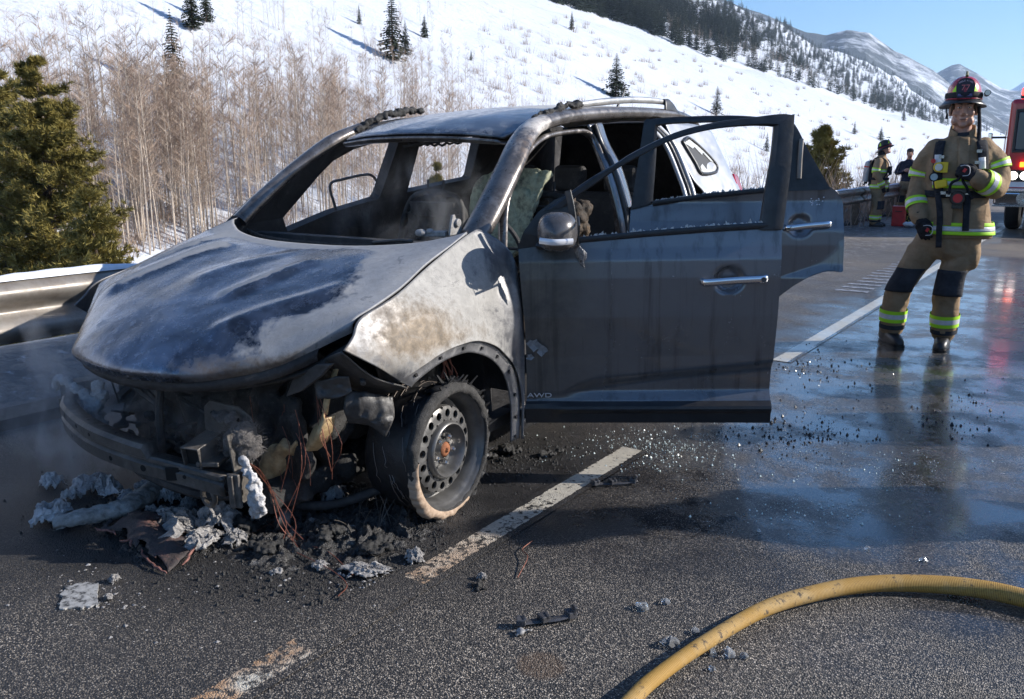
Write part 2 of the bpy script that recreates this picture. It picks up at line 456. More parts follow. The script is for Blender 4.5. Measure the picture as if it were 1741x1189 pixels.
# far mountains ---------------------------------------------------------
mt = NT('mountain_forest_snow', (0.3, 0.33, 0.38), 0.85)
n1 = mt.noise(0.006, mt.pos, 9, 0.66); n2 = mt.noise(0.03, mt.pos, 6, 0.7)
mt.set('Base Color', mt.mix(mt.map(mt.math('ADD', mt.math('MULTIPLY', n1, 0.7), mt.math('MULTIPLY', n2, 0.3)), 0.50, 0.64), (0.028, 0.042, 0.050), (0.66, 0.70, 0.78)))
mt.bump(n2, 0.8, 12.0)
mw = NT('mountain_snow', (0.82, 0.85, 0.90), 0.8)
mw.set('Base Color', mw.mix(mw.map(mw.noise(0.01, mw.pos, 8, 0.65), 0.54, 0.66), (0.84, 0.86, 0.90), (0.14, 0.16, 0.18)))
def mountain(R0, pts, mat, seed, depth=1.0):
    """ridge given by bearing (deg left of the road) and height angle (deg) at range R0; the flanks fall to the valley"""
    az = np.linspace(pts[0][0], pts[-1][0], 150)
    p = np.array(sorted(pts)); el = np.interp(az, p[:, 0], p[:, 1])
    rows = []
    for k, t in enumerate(np.linspace(-1, 1, 41)):
        R = R0 * (1 + 0.42 * t * depth)
        top = R0 * np.tan(np.radians(el))
        q = 1 - abs(t) ** 0.9
        x = -R * np.sin(np.radians(az)); y = R * np.cos(np.radians(az))
        n = fbm(np.stack([x * 0.0035, y * 0.0035, x * 0 + seed], -1), seed, 6) - 0.5
        z = CAM_H - 20 + top * q + n * top * 0.9 * q * (1 - q) * 1.6 + n * top * 0.10
        rows.append(np.stack([x, y, z], -1))
    return tag(MB().grid(np.stack(rows, 0)).build('mountain', mat, None, True, 180), kind='structure')
mountain(2600, [(3, 1.0), (7, 3.6), (9.3, 5.5), (10.5, 6.2), (11.5, 6.7), (13, 7.8), (14.2, 8.0), (15.4, 7.7), (16.6, 8.0), (19.2, 9.1), (24, 11), (30, 13)], mt.m, 3)
mountain(4600, [(2, 2.0), (4.4, 3.9), (5.3, 4.1), (5.8, 4.3), (7.1, 5.2), (8.0, 5.75), (8.4, 5.7), (9.3, 5.2), (11, 5.3), (14, 5)], mt.m, 8)
mountain(6500, [(-14, 2), (-6, 3.5), (0, 4.4), (3, 4.8), (4.7, 4.55), (5.3, 4.15), (6.2, 3.8), (8, 3.2)], mw.m, 14)

# guardrail -------------------------------------------------------------
GALV = NT('galvanised_steel', (0.42, 0.42, 0.41), 0.42, 0.35)
GALV.set('Base Color', GALV.mix(GALV.map(GALV.noise(5, GALV.pos, 6, 0.7), 0.4, 0.72), (0.27, 0.25, 0.225), (0.14, 0.112, 0.09)))
GALV.set('Roughness', GALV.map(GALV.noise(9, GALV.pos, 4), 0.3, 0.7, 0.34, 0.6))
GALV.bump(GALV.noise(14, GALV.pos, 4), 0.12, 0.01)
POSTM = simple('weathered_post_wood', (0.16, 0.12, 0.09), 0.85, var=0.35, scale=12, bump=0.4)
BOLTM = simple('bolt_steel', (0.30, 0.29, 0.28), 0.45, 0.8, var=0.1)
RAILX = -4.60
prof = [(0.0, .835), (.012, .838), (.035, .822), (.078, .79), (.083, .768), (.078, .745), (.03, .705), (.004, .685), (.0, .672), (.004, .66), (.03, .64), (.078, .60), (.083, .578), (.078, .556), (.035, .524), (.012, .508), (0.0, .512)]
rail = empty('guardrail', (RAILX, 0, 0), 0, 'long galvanised W-beam guardrail on posts along the snowy edge of the shoulder', 'guardrail')
SEG = 3.81; y0 = -6.2
beam_me = post_me = bolt_me = None
for k in range(24):
    ya = y0 + k * SEG
    if beam_me is None:
        rows = []
        for y in np.linspace(0, SEG + 0.32, 15):
            lap = 0.006 if y > SEG - 0.05 else 0.0
            rows.append([(x - lap, y, z) for x, z in prof])
        b = sheet('rail_beam', np.array(rows), GALV.m, rail, 0.004, 60)
        beam_me = b.data
    else:
        b = obj('rail_beam', beam_me, rail)
        q = b.modifiers.new('solid', 'SOLIDIFY'); q.thickness = 0.004
    b.location = (0, ya, 0)
    for j in range(2):
        yp = ya + j * SEG / 2 + 0.16
        if post_me is None:
            mb = MB(); mb.box((-.125, 0, .30), (.15, .15, 1.08)).box((-.03 + .005, 0, .67), (.05, .13, .30))
            p_ = mb.build('post', POSTM, rail, False); bevel(p_, .008); post_me = p_.data
            mb = MB(); mb.lathe([(0.0, .022), (.012, .02), (.016, .01), (.017, 0), (.024, 0), (.024, -.004), (0, -.004)], 10, 0, Matrix.Rotation(math.pi / 2, 4, 'Y'))
            q = mb.build('bolt', BOLTM, rail); bolt_me = q.data
        else:
            p_ = obj('post', post_me, rail); bevel(p_, .008); q = obj('bolt', bolt_me, rail)
        p_.location = (0, yp, 0); q.location = (.006, yp, .672)
# snow lying along the top of the rail
rows = []; rr = random.Random(9)
for y in np.arange(-6.1, 84, 0.05):
    t = vnoise(np.array([[y * 1.7, 0, 0]]), 2)[0]; t2 = vnoise(np.array([[y * 9, 0, 3]]), 5)[0]
    h = max(0.004, 0.022 * sstep(0.35, 0.75, t) + 0.010 * t2); w = 0.022 + 0.02 * t2
    rows.append([(RAILX + 0.014 + w * .5 + .01, y, .832), (RAILX + 0.012 + w * .55, y, .836 + h * .7), (RAILX + 0.004, y, .842 + h), (RAILX - w, y, .836 + h * .7), (RAILX - w * 1.25, y, .826)])
tag(MB().grid(rows).build('snow_on_rail', SNOWC, None, True, 180), kind='stuff')

# thin blue winter air between here and the far ranges
hm = bpy.data.materials.new('thin_haze'); hm.use_nodes = True; ht = hm.node_tree; ht.nodes.clear()
ho = ht.nodes.new('ShaderNodeOutputMaterial'); hv = ht.nodes.new('ShaderNodeVolumePrincipled')
hv.inputs['Color'].default_value = (0.62, 0.78, 1.0, 1); hv.inputs['Density'].default_value = 0.00008; hv.inputs['Anisotropy'].default_value = 0.0
ht.links.new(hv.outputs[0], ho.inputs['Volume'])
tag(MB().box((-2500, 3500, 335), (14000, 13000, 730)).build('haze', hm, None, False), kind='stuff')
# ------------------------------------------------------------------ the burnt car
CAR = empty('burnt_car', (0, 0, 0), 0, 'burnt-out dark grey SUV with both driver side doors open, smoking on the shoulder', 'car')
CR = Matrix(((0.00998971, 0.99995, 0.00044984), (-0.99893772, 0.00999983, -0.04498256), (-0.04498481, 0.0, 0.99898767)))
CAR.matrix_world = Matrix.Translation((-3.0, 2.563, -0.051)) @ CR.to_4x4()

# --- materials
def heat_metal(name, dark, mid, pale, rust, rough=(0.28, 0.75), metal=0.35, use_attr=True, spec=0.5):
    """soot, bare heat-scaled steel, white ash and rust; ash / rust follow per-vertex values (wear, and painted sun streaks on the bonnet) broken up by noise"""
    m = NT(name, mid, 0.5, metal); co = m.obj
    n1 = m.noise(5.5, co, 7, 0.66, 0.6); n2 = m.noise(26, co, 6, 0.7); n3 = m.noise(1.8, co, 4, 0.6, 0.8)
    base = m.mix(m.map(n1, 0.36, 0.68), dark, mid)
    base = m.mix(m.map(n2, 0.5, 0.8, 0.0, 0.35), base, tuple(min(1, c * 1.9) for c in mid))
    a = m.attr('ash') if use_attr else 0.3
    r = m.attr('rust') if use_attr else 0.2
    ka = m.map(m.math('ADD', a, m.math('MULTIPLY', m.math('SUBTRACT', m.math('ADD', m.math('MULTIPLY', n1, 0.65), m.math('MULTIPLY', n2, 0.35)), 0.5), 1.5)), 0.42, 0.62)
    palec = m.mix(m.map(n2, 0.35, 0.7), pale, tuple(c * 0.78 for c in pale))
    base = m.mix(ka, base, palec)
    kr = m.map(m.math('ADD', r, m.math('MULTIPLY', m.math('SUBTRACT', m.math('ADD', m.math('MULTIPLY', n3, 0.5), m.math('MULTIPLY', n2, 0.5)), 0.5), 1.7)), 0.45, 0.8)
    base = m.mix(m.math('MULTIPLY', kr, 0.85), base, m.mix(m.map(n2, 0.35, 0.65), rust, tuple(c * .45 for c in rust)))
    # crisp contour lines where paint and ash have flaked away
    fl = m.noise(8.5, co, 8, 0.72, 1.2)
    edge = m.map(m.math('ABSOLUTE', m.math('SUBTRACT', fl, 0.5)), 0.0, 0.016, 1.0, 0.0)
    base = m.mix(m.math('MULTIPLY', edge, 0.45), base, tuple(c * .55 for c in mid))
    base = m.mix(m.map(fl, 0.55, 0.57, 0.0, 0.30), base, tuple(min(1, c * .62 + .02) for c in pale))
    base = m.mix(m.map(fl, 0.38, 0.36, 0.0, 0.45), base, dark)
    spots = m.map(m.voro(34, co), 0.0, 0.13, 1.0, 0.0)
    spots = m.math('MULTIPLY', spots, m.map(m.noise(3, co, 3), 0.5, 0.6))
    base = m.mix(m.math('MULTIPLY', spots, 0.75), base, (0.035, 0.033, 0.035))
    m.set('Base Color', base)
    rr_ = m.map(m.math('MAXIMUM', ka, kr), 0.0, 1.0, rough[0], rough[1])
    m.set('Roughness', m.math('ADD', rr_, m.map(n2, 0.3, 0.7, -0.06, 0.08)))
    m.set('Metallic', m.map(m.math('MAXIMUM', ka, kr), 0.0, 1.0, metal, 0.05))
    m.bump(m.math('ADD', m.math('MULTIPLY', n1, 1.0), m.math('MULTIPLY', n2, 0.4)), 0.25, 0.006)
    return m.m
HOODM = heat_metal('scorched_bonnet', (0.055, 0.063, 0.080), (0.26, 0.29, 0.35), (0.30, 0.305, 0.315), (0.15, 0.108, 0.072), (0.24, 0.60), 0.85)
FENDM = heat_metal('scorched_fender', (0.08, 0.08, 0.085), (0.20, 0.20, 0.205), (0.345, 0.335, 0.315), (0.27, 0.20, 0.125), (0.42, 0.7), 0.35)
PILLM = heat_metal('scorched_pillar', (0.10, 0.088, 0.08), (0.26, 0.235, 0.22), (0.56, 0.53, 0.50), (0.30, 0.19, 0.12), (0.30, 0.6), 0.6)
ROOFM = heat_metal('scorched_roof', (0.06, 0.07, 0.09), (0.16, 0.18, 0.22), (0.62, 0.60, 0.56), (0.20, 0.15, 0.11), (0.20, 0.55), 0.5)
def soot(name, a=(0.010, 0.010, 0.011), b=(0.040, 0.038, 0.038), c=(0.13, 0.12, 0.115), rough=0.75, scale=7.0, bump=0.6):
    m = NT(name, a, rough)
    n = m.noise(scale, m.obj, 7, 0.7, 0.4); n2 = m.noise(scale * 6, m.obj, 5, 0.7)
    m.set('Base Color', m.ramp(m.math('ADD', m.math('MULTIPLY', n, 0.6), m.math('MULTIPLY', n2, 0.4)), [(0.36, a), (0.54, b), (0.74, c)]))
    m.set('Roughness', m.map(n2, 0.3, 0.7, rough - 0.2, rough + 0.15))
    m.bump(m.math('ADD', n2, n), bump, 0.008)
    return m.m
SOOT = soot('soot_black')
CHAR = soot('charred_lumps', (0.009, 0.009, 0.009), (0.030, 0.029, 0.028), (0.15, 0.142, 0.138), 0.8, 11, 0.9)
GREYST = soot('sooty_steel', (0.020, 0.020, 0.020), (0.062, 0.059, 0.057), (0.17, 0.16, 0.15), 0.55, 6, 0.35)
OCHRE = soot('heat_tinted_steel', (0.20, 0.125, 0.06), (0.50, 0.36, 0.19), (0.66, 0.54, 0.36), 0.55, 7, 0.3)
ASHW = soot('white_ash', (0.28, 0.275, 0.28), (0.55, 0.54, 0.54), (0.74, 0.73, 0.72), 0.9, 14, 0.9)
FOAM = soot('scorched_yellow_foam', (0.06, 0.06, 0.045), (0.42, 0.43, 0.29), (0.56, 0.56, 0.40), 0.9, 6, 0.5)
RUST = soot('orange_rust', (0.10, 0.035, 0.015), (0.30, 0.11, 0.045), (0.42, 0.18, 0.08), 0.8, 25, 0.5)
CHROME = NT('chrome', (0.72, 0.72, 0.74), 0.08, 1.0).m
BLACKP = simple('black_plastic', (0.016, 0.016, 0.018), 0.42, var=0.3, scale=14, bump=0.15, bscale=90)
def carpaint(name, smear):
    m = NT(name, (0.10, 0.104, 0.112), 0.32, 0.6); co = m.obj
    x, y, z = m.xyz(co)[:]
    n = m.noise(4, co, 6, 0.68); n2 = m.noise(60, co, 4, 0.7)
    base = m.mix(m.map(n, 0.3, 0.75, 0, 0.5), (0.19, 0.195, 0.21), (0.12, 0.124, 0.132))
    k = 0.0
    if smear:
        sx = m.math('ADD', x, m.math('MULTIPLY', m.math('SUBTRACT', n, 0.5), 0.5))
        k = m.map(sx, 0.05, 0.52, 0.85, 0.0, True)
        low = m.map(z, 0.50, 0.85, 0.75, 1.0)
        k = m.math('MULTIPLY', k, low)
        base = m.mix(k, base, m.ramp(m.noise(9, co, 5, 0.7), [(0.3, (0.05, 0.047, 0.045)), (0.7, (0.13, 0.12, 0.10))]))
    drip = m.map(m.noise(1.0, m.mapped(co, (22, 22, 0.7)), 5, 0.65), 0.52, 0.66, 0, 0.50)
    base = m.mix(drip, base, (0.040, 0.039, 0.039))
    run = m.map(m.noise(1.0, m.mapped(co, (60, 60, 1.1), (5, 0, 0)), 4, 0.6), 0.60, 0.68, 0, 0.22)
    base = m.mix(run, base, (0.20, 0.19, 0.175))
    dust = m.map(z, 0.35, 0.75, 0.35, 0.0)
    base = m.mix(m.math('MULTIPLY', dust, m.map(n2, 0.35, 0.65)), base, (0.13, 0.115, 0.10))
    spk = m.math('MULTIPLY', m.map(m.voro(75, co), 0.0, 0.16, 1, 0), m.map(m.noise(7, co, 2), 0.5, 0.62))
    base = m.mix(m.math('MULTIPLY', spk, 0.7), base, (0.012, 0.012, 0.013))
    m.set('Base Color', base)
    m.set('Roughness', m.math('ADD', m.map(n, 0.3, 0.7, 0.17, 0.30), m.math('MULTIPLY', k, 0.25) if smear else 0.0))
    m.set('Coat Weight', 0.6); m.set('Coat Roughness', 0.06)
    m.bump(n2, 0.04, 0.002)
    return m.m
PAINT = carpaint('grey_metallic_paint', False)
DOORP = carpaint('sooted_grey_metallic_paint', True)
QUARTP = simple('sunlit_grey_paint', (0.40, 0.405, 0.42), 0.38, 0.35, var=0.12, scale=6, bump=0.05, Coat_Weight=0.4)  # the car's own grey paint, coloured paler to look sunlit on the rear quarter
FRAMEM = simple('door_frame_black', (0.020, 0.022, 0.026), 0.38, var=0.4, scale=20, bump=0.35, bscale=70, bdist=0.003)

def mirror_y(G): G = np.array(G, float).copy(); G[..., 1] *= -1; return G[:, ::-1]

# --- bonnet
half = [
 [(-.18, 0, 1.100), (-.19, .30, 1.105), (-.26, .55, 1.12), (-.34, .70, 1.145), (-.39, .765, 1.165)],
 [(.12, 0, 1.062), (.10, .30, 1.062), (.05, .55, 1.068), (-.03, .72, 1.080), (-.09, .795, 1.080)],
 [(.40, 0, .988), (.38, .30, .99), (.30, .55, 1.000), (.20, .73, 1.005), (.12, .818, 1.006)],
 [(.65, 0, .90), (.62, .30, .905), (.52, .50, .925), (.38, .70, .955), (.27, .822, .966)],
 [(.80, 0, .815), (.765, .27, .82), (.66, .46, .836), (.52, .62, .872), (.345, .815, .945)],
 [(.842, 0, .770), (.795, .31, .775), (.685, .47, .785), (.56, .62, .822), (.372, .812, .922)],
 [(.825, 0, .735), (.78, .30, .742), (.67, .46, .752), (.545, .61, .79), (.365, .80, .895)]]
rows = []
for h in half:
    p = [(x, -y, z) for x, y, z in reversed(h[1:])] + h
    rows.append(p)
HG = loft(rows, 150, 120)
w = (fbm(HG * np.array([2.2, 3.0, 0]) + 3, 31, 3) - 0.5)
fade = sstep(0, .12, np.linspace(0, 1, 120))[:, None] * sstep(0, .15, 1 - np.linspace(0, 1, 120))[:, None]
HG[..., 2] += 0.030 * w * fade
def line_mask(G, a, b, wd, ns=0.06):
    a = np.array(a); b = np.array(b); P = G[..., :2] + (fbm(G * 6, 77, 3)[..., None] - 0.5) * ns
    t = np.clip(((P - a) @ (b - a)) / ((b - a) @ (b - a)), 0, 1)
    d = np.linalg.norm(P - (a + t[..., None] * (b - a)), axis=-1)
    return np.exp(-(d / wd) ** 2)
# buckled ridges left by the heat
for a, b, hgt, wd in [((.45, -.52), (-.02, -.40), .022, .07), ((.40, .20), (.10, .30), .018, .05), ((.30, -.1), (-.02, .05), .012, .06), ((.6, .38), (.25, .62), .014, .05), ((.2, -.68), (-.2, -.60), .012, .05)]:
    HG[..., 2] += line_mask(HG, a, b, wd, 0.02) * hgt * fade
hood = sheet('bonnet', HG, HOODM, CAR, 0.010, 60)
ash = 0.15 + 0.85 * line_mask(HG, (.42, -.50), (.0, -.38), .045) + 0.9 * line_mask(HG, (.40, .16), (.10, .27), .035) + 0.55 * line_mask(HG, (.2, -.66), (-.25, -.58), .05)  # ash, plus sun highlights along the ridges painted in as pale streaks
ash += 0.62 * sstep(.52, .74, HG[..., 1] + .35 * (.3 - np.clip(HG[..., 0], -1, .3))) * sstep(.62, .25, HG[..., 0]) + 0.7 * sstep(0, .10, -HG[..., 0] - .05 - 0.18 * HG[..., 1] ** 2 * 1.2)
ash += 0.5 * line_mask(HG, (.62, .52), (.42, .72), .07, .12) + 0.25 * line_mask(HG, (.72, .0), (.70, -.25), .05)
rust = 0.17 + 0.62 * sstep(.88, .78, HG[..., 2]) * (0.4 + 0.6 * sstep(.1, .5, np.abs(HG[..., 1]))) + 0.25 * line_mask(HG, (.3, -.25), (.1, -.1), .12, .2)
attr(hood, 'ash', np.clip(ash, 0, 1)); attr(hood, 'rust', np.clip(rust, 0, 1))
# folded inner skin of the bonnet, seen under the raised lip
IN = HG[::4, ::4].copy(); IN[..., 2] -= 0.05; IN[..., 0] -= .03 * sstep(.4, .8, IN[..., 0]); IN = IN[:, 2:-2]
sheet('bonnet_inner_panel', IN, SOOT, hood, 0.003, 60)

# --- fenders
inner = [(.178, .900, .650), (.16, .915, .672), (.10, .922, .694), (.02, .924, .712), (-.07, .925, .718), (-.17, .925, .708), (-.28, .924, .664), (-.355, .922, .612), (-.412, .918, .548), (-.450, .914, .47), (-.472, .91, .37), (-.470, .905, .215)]
flang = [(.245, .905, .692), (.205, .925, .712), (.133, .938, .734), (.03, .942, .756), (-.08, .944, .762), (-.2, .944, .752), (-.325, .942, .702), (-.40, .940, .645), (-.465, .938, .582), (-.505, .936, .5), (-.53, .932, .385), (-.522, .930, .22)]
outer = [(.472, .858, .856), (.42, .852, .895), (.356, .838, .95), (.15, .835, 1.000), (-.09, .808, 1.078), (-.385, .780, 1.163), (-.47, .79, 1.165), (-.556, .855, 1.085), (-.563, .900, 1.0), (-.560, .93, .78), (-.55, .938, .55), (-.535, .932, .215)]
mid = [tuple(np.array(a) * .5 + np.array(b) * .5 + np.array((0, .022 if k < 9 else .006, 0))) for k, (a, b) in enumerate(zip(flang, outer))]
step = [tuple(np.array(f) * .86 + np.array(o) * .14 + np.array((0, .006, 0))) for f, o in zip(flang, outer)]
FG = loft([flang, step, mid, outer], 130, 60)
FG += (fbm(FG * 3.0, 51, 3)[..., None] - 0.5) * np.array([0, .016, 0]) * sstep(0, .3, np.linspace(0, 1, 60))[:, None, None]
fend = sheet('front_fender', FG, FENDM, CAR, 0.006, 60)
x, y, z = FG[..., 0], FG[..., 1], FG[..., 2]
f_ash = 0.27 + 0.45 * sstep(.35, .0, x) * sstep(-.62, -.2, x) + 0.35 * np.exp(-(((x - .25) / .14) ** 2 + ((z - .80) / .09) ** 2)) - 0.45 * sstep(-.40, -.52, x) * sstep(.95, .6, z)
f_rust = 0.28 + 0.66 * np.exp(-(((x - .15) / .22) ** 2 + ((z - .86) / .12) ** 2)) + 0.25 * sstep(.40, .47, x) + .2 * np.exp(-(((x + .1) / .2) ** 2 + ((z - .80) / .04) ** 2))
attr(fend, 'ash', np.clip(f_ash, 0, 1)); attr(fend, 'rust', np.clip(f_rust, 0, 1))
AG = loft([inner, [tuple(np.array(a) * .4 + np.array(b) * .6 - np.array((0, .010, 0))) for a, b in zip(inner, flang)], [tuple(np.array(b) - np.array((0, .012, 0))) for b in flang]], 130, 8)
arch = sheet('wheel_arch_flange', AG, FENDM, fend, 0.005, 60)
attr(arch, 'ash', np.full(AG.shape[:2], 0.33)); attr(arch, 'rust', 0.25 + 0 * AG[..., 0])
rimp = resample(np.array([np.array(a) * .5 + np.array(b) * .5 for a, b in zip(inner, flang)]), 60)
hb = MB()
for k in (3, 11, 19, 26, 33, 40, 47, 53, 58):
    p = Vector(rimp[k]); t = (Vector(rimp[min(k + 1, 59)]) - Vector(rimp[k - 1])).normalized(); nrm = Vector((0, 1, 0)); b = t.cross(nrm).normalized()
    M = Matrix((t, b, nrm)).transposed()
    hb.box(p + Vector((0, -.0015, 0)), (.012, .012, .006), M)
tag(hb.build('clip_hole', BLACKP, fend, False), kind='stuff')
pf = sheet('front_fender', mirror_y(FG[:, :]), FENDM, CAR, 0.006, 60)
attr(pf, 'ash', np.full(FG.shape[:2], 0.35)); attr(pf, 'rust', np.full(FG.shape[:2], 0.3))
# lower lip of the fender where the lamp sat, and headlamp bracket
b = MB()
b.grid(loft([[(.472, .85, .852), (.35, .872, .735), (.19, .893, .653)], [(.455, .80, .835), (.33, .80, .70), (.20, .83, .63)], [(.44, .72, .80), (.31, .70, .66), (.20, .76, .60)]], 20, 10))
sheet_o = b.build('fender_lower_flange', GREYST, fend, True, 50)
m_ = sheet_o.modifiers.new('solid', 'SOLIDIFY'); m_.thickness = .006
# inner apron between wheel and engine bay
AP_ = loft([[(.10, .60, .78), (.0, .64, .80), (-.3, .62, .85)], [(.06, .62, .62), (.0, .66, .64), (-.3, .64, .6)], [(.02, .62, .48), (-.08, .64, .48), (-.3, .62, .3)]], 40, 30)
AP_ = AP_ + (fbm(AP_ * 9, 3)[..., None] - .5) * .05
sheet('inner_apron', AP_, GREYST, CAR, .006, 40)
b = MB()
b.prism([(0, 0), (.10, -.03), (.20, -.13), (.17, -.20), (.09, -.15), (.02, -.06)], .02, Matrix.Translation((.46, .80, .80)) @ Matrix(((0, 0, 1), (-.5, .87, 0), (.2, .98, 0))).to_4x4())
LB = loft([[(.37, .75, .67), (.31, .80, .65), (.23, .85, .62)], [(.39, .75, .60), (.32, .82, .57), (.24, .86, .54)], [(.35, .73, .53), (.31, .79, .52), (.26, .83, .46)]], 24, 18)
LB += (fbm(LB * 16, 5)[..., None] - .5) * .05
sheet('torn_bracket', LB, GREYST, CAR, .005, 40)
LB = loft([[(.46, .68, .72), (.44, .74, .73), (.40, .80, .74)], [(.45, .68, .64), (.42, .75, .65), (.38, .79, .67)]], 20, 12)
LB += (fbm(LB * 20, 6)[..., None] - .5) * .04
sheet('torn_bracket', LB, GREYST, CAR, .005, 40)
b.tube([(.33, .80, .72), (.36, .83, .70)], .012, 8)
o = b.build('lamp_bracket', GREYST, CAR, False); bevel(o, .004)

# --- wheel arch interior, strut, inner liner
b = MB()
b.lathe([(.43, .55), (.43, .86)], 24, 0, Matrix.Translation((-.12, 0, .40)) @ Matrix.Rotation(-math.pi / 2, 4, 'X') @ Matrix.Rotation(math.pi * 1.02, 4, 'Z'), math.pi * .60)
o = b.build('wheel_well', SOOT, CAR, True, 60)
b = MB()
b.tube([(-.10, .58, .25), (-.13, .56, .55), (-.16, .52, .9)], [.04, .045, .06], 12)
for k in range(5): b.lathe([(.055, 0), (.075, .012), (.055, .024)], 16, 0, Matrix.Translation((-.135, .56, .52 + k * .045)))
b.tube([(-.10, .62, .28), (-.05, .3, .22), (-.1, .1, .22)], [.03, .035, .03], 8)
b.tube([(-.33, .60, .42), (-.3, .5, .3), (-.2, .2, .25)], .022, 8)
b.build('suspension_strut', SOOT, CAR)
# loose wiring hanging in the wheel arch
b = MB(); rr = random.Random(5)
for k in range(9):
    x0 = -.25 + rr.uniform(-.03, .03)
    pts = [(x0, .72 + rr.uniform(-.02, .02), .72), (x0 + rr.uniform(-.03, .03), .74, .64), (x0 + rr.uniform(-.04, .04), .75, .56), (x0 + rr.uniform(-.03, .03), .74, .47)]
    b.tube(resample(pts, 10), .0035, 5)
WIRE = simple('bare_copper_wire', (0.20, 0.075, 0.05), 0.55, 0.4, var=0.4, scale=60)
b.build('wiring', WIRE, CAR)

# --- roof and rails
rowsR = []
for xx, yw, ze, zc in [(-1.02, .53, 1.548, 1.578), (-1.10, .545, 1.568, 1.604), (-1.35, .565, 1.622, 1.660), (-1.8, .575, 1.662, 1.702), (-2.3, .575, 1.676, 1.716), (-2.8, .565, 1.668, 1.706), (-3.2, .54, 1.632, 1.668), (-3.42, .52, 1.585, 1.62)]:
    row = []
    for t in np.linspace(-1, 1, 9):
        bow = 0.075 * (1 - t * t) if xx > -1.2 else (.03 * (1 - t * t) if xx > -1.4 else 0)
        row.append((xx + bow, yw * t, ze + (zc - ze) * (1 - t * t) ** .8 if abs(t) < 1 else ze))
    rowsR.append(row)
RG = loft(rowsR, 70, 90)
RG[..., 2] += (fbm(RG * np.array([1.6, 4, 0]), 41, 3) - .5) * .020 * sstep(0, .15, np.linspace(0, 1, 90))[:, None]
roof = sheet('roof', RG, ROOFM, CAR, 0.012, 60)
r_ash = 0.05 + 0.9 * sstep(-1.7, -1.95, RG[..., 0] + (fbm(RG * 3, 8, 3) - .5) * .5) + .35 * line_mask(RG, (-1.35, -.35), (-1.5, .3), .03, .1)
attr(roof, 'ash', np.clip(r_ash, 0, 1)); attr(roof, 'rust', 0.1 + 0 * RG[..., 0])
b = MB(); b.grid(loft([[(-.985, -.52, 1.540), (-.935, -.28, 1.560), (-.915, 0, 1.566), (-.935, .28, 1.560), (-.985, .52, 1.540)], [(-1.02, -.53, 1.525), (-.97, -.28, 1.542), (-.95, 0, 1.548), (-.97, .28, 1.542), (-1.02, .53, 1.525)], [(-1.12, -.52, 1.53), (-1.06, -.28, 1.546), (-1.04, 0, 1.552), (-1.06, .28, 1.546), (-1.12, .52, 1.53)]], 40, 8))
o = b.build('windscreen_header', PILLM, CAR, True, 60); attr(o, 'ash', [0.25] * len(o.data.vertices)); attr(o, 'rust', [.25] * len(o.data.vertices))
m_ = o.modifiers.new('solid', 'SOLIDIFY'); m_.thickness = .012
# scorched sun visor remnants under the header
b = MB(); rr = random.Random(3)
for k in range(7):
    yy = -.1 + k * .05
    b.tube(resample([(-1.02, yy, 1.545), (-1.05, yy + .02, 1.522 - rr.uniform(0, .015)), (-1.06, yy + .05, 1.53)], 6), [.006, .012, .004], 6, flat=(1.8, .4))
b.box((-1.05, .03, 1.527), (.06, .30, .012), Matrix.Rotation(.1, 3, 'X'))
b.build('visor_remnant', CHAR, CAR)

def tubular(name, pts, wds, flat, mat, n=40, seg=14, up=(0, 1, 0), ashv=.3, rustv=.2, parent=CAR):
    P = resample(pts, n)
    o = MB().tube(P, list(np.interp(np.linspace(0, 1, n), np.linspace(0, 1, len(wds)), wds)), seg, 0, True, up, False, flat).build(name, mat, parent, True, 80)
    if mat in (PILLM, FENDM, ROOFM, HOODM):
        co = np.array([v.co for v in o.data.vertices])
        attr(o, 'ash', np.clip(ashv(co) if callable(ashv) else ashv + 0 * co[:, 0], 0, 1)); attr(o, 'rust', np.clip(rustv(co) if callable(rustv) else rustv + 0 * co[:, 0], 0, 1))
    return o
# driver side A pillar and roof side rail as one pressing
AP = [(-.34, .70, .98), (-.45, .725, 1.10), (-.575, .735, 1.222), (-.80, .712, 1.415), (-1.00, .655, 1.535), (-1.22, .615, 1.610), (-1.6, .605, 1.648), (-2.2, .603, 1.660), (-2.9, .585, 1.648), (-3.35, .55, 1.60)]
tubular('a_pillar', AP, [.08, .085, .082, .074, .070, .070, .066, .060, .06, .05], (.55, .85), PILLM, 60, 16,
        ashv=lambda c: .12 + .5 * np.exp(-((c[:, 0] + 1.12) / .16) ** 2) + .25 * np.exp(-((c[:, 0] + .85) / .1) ** 2),
        rustv=lambda c: .2 + .3 * np.exp(-((c[:, 0] + .9) / .25) ** 2))
# inner lip of the front door opening
LIP = [(-.60, .80, 1.06), (-.66, .775, 1.25), (-.80, .735, 1.37), (-1.0, .675, 1.475), (-1.23, .64, 1.545), (-1.5, .63, 1.565), (-1.66, .632, 1.56), (-1.71, .66, 1.51), (-1.69, .73, 1.38), (-1.68, .80, 1.21), (-1.68, .83, 1.0), (-1.68, .85, .6), (-1.66, .85, .36), (-1.5, .86, .31), (-.8, .86, .31), (-.62, .86, .36), (-.60, .85, .6), (-.585, .83, .85)]
tubular('door_opening_lip', LIP + [LIP[0]], [.020] * 18, (.7, 1.3), PILLM, 130, 8, ashv=.38, rustv=.15)
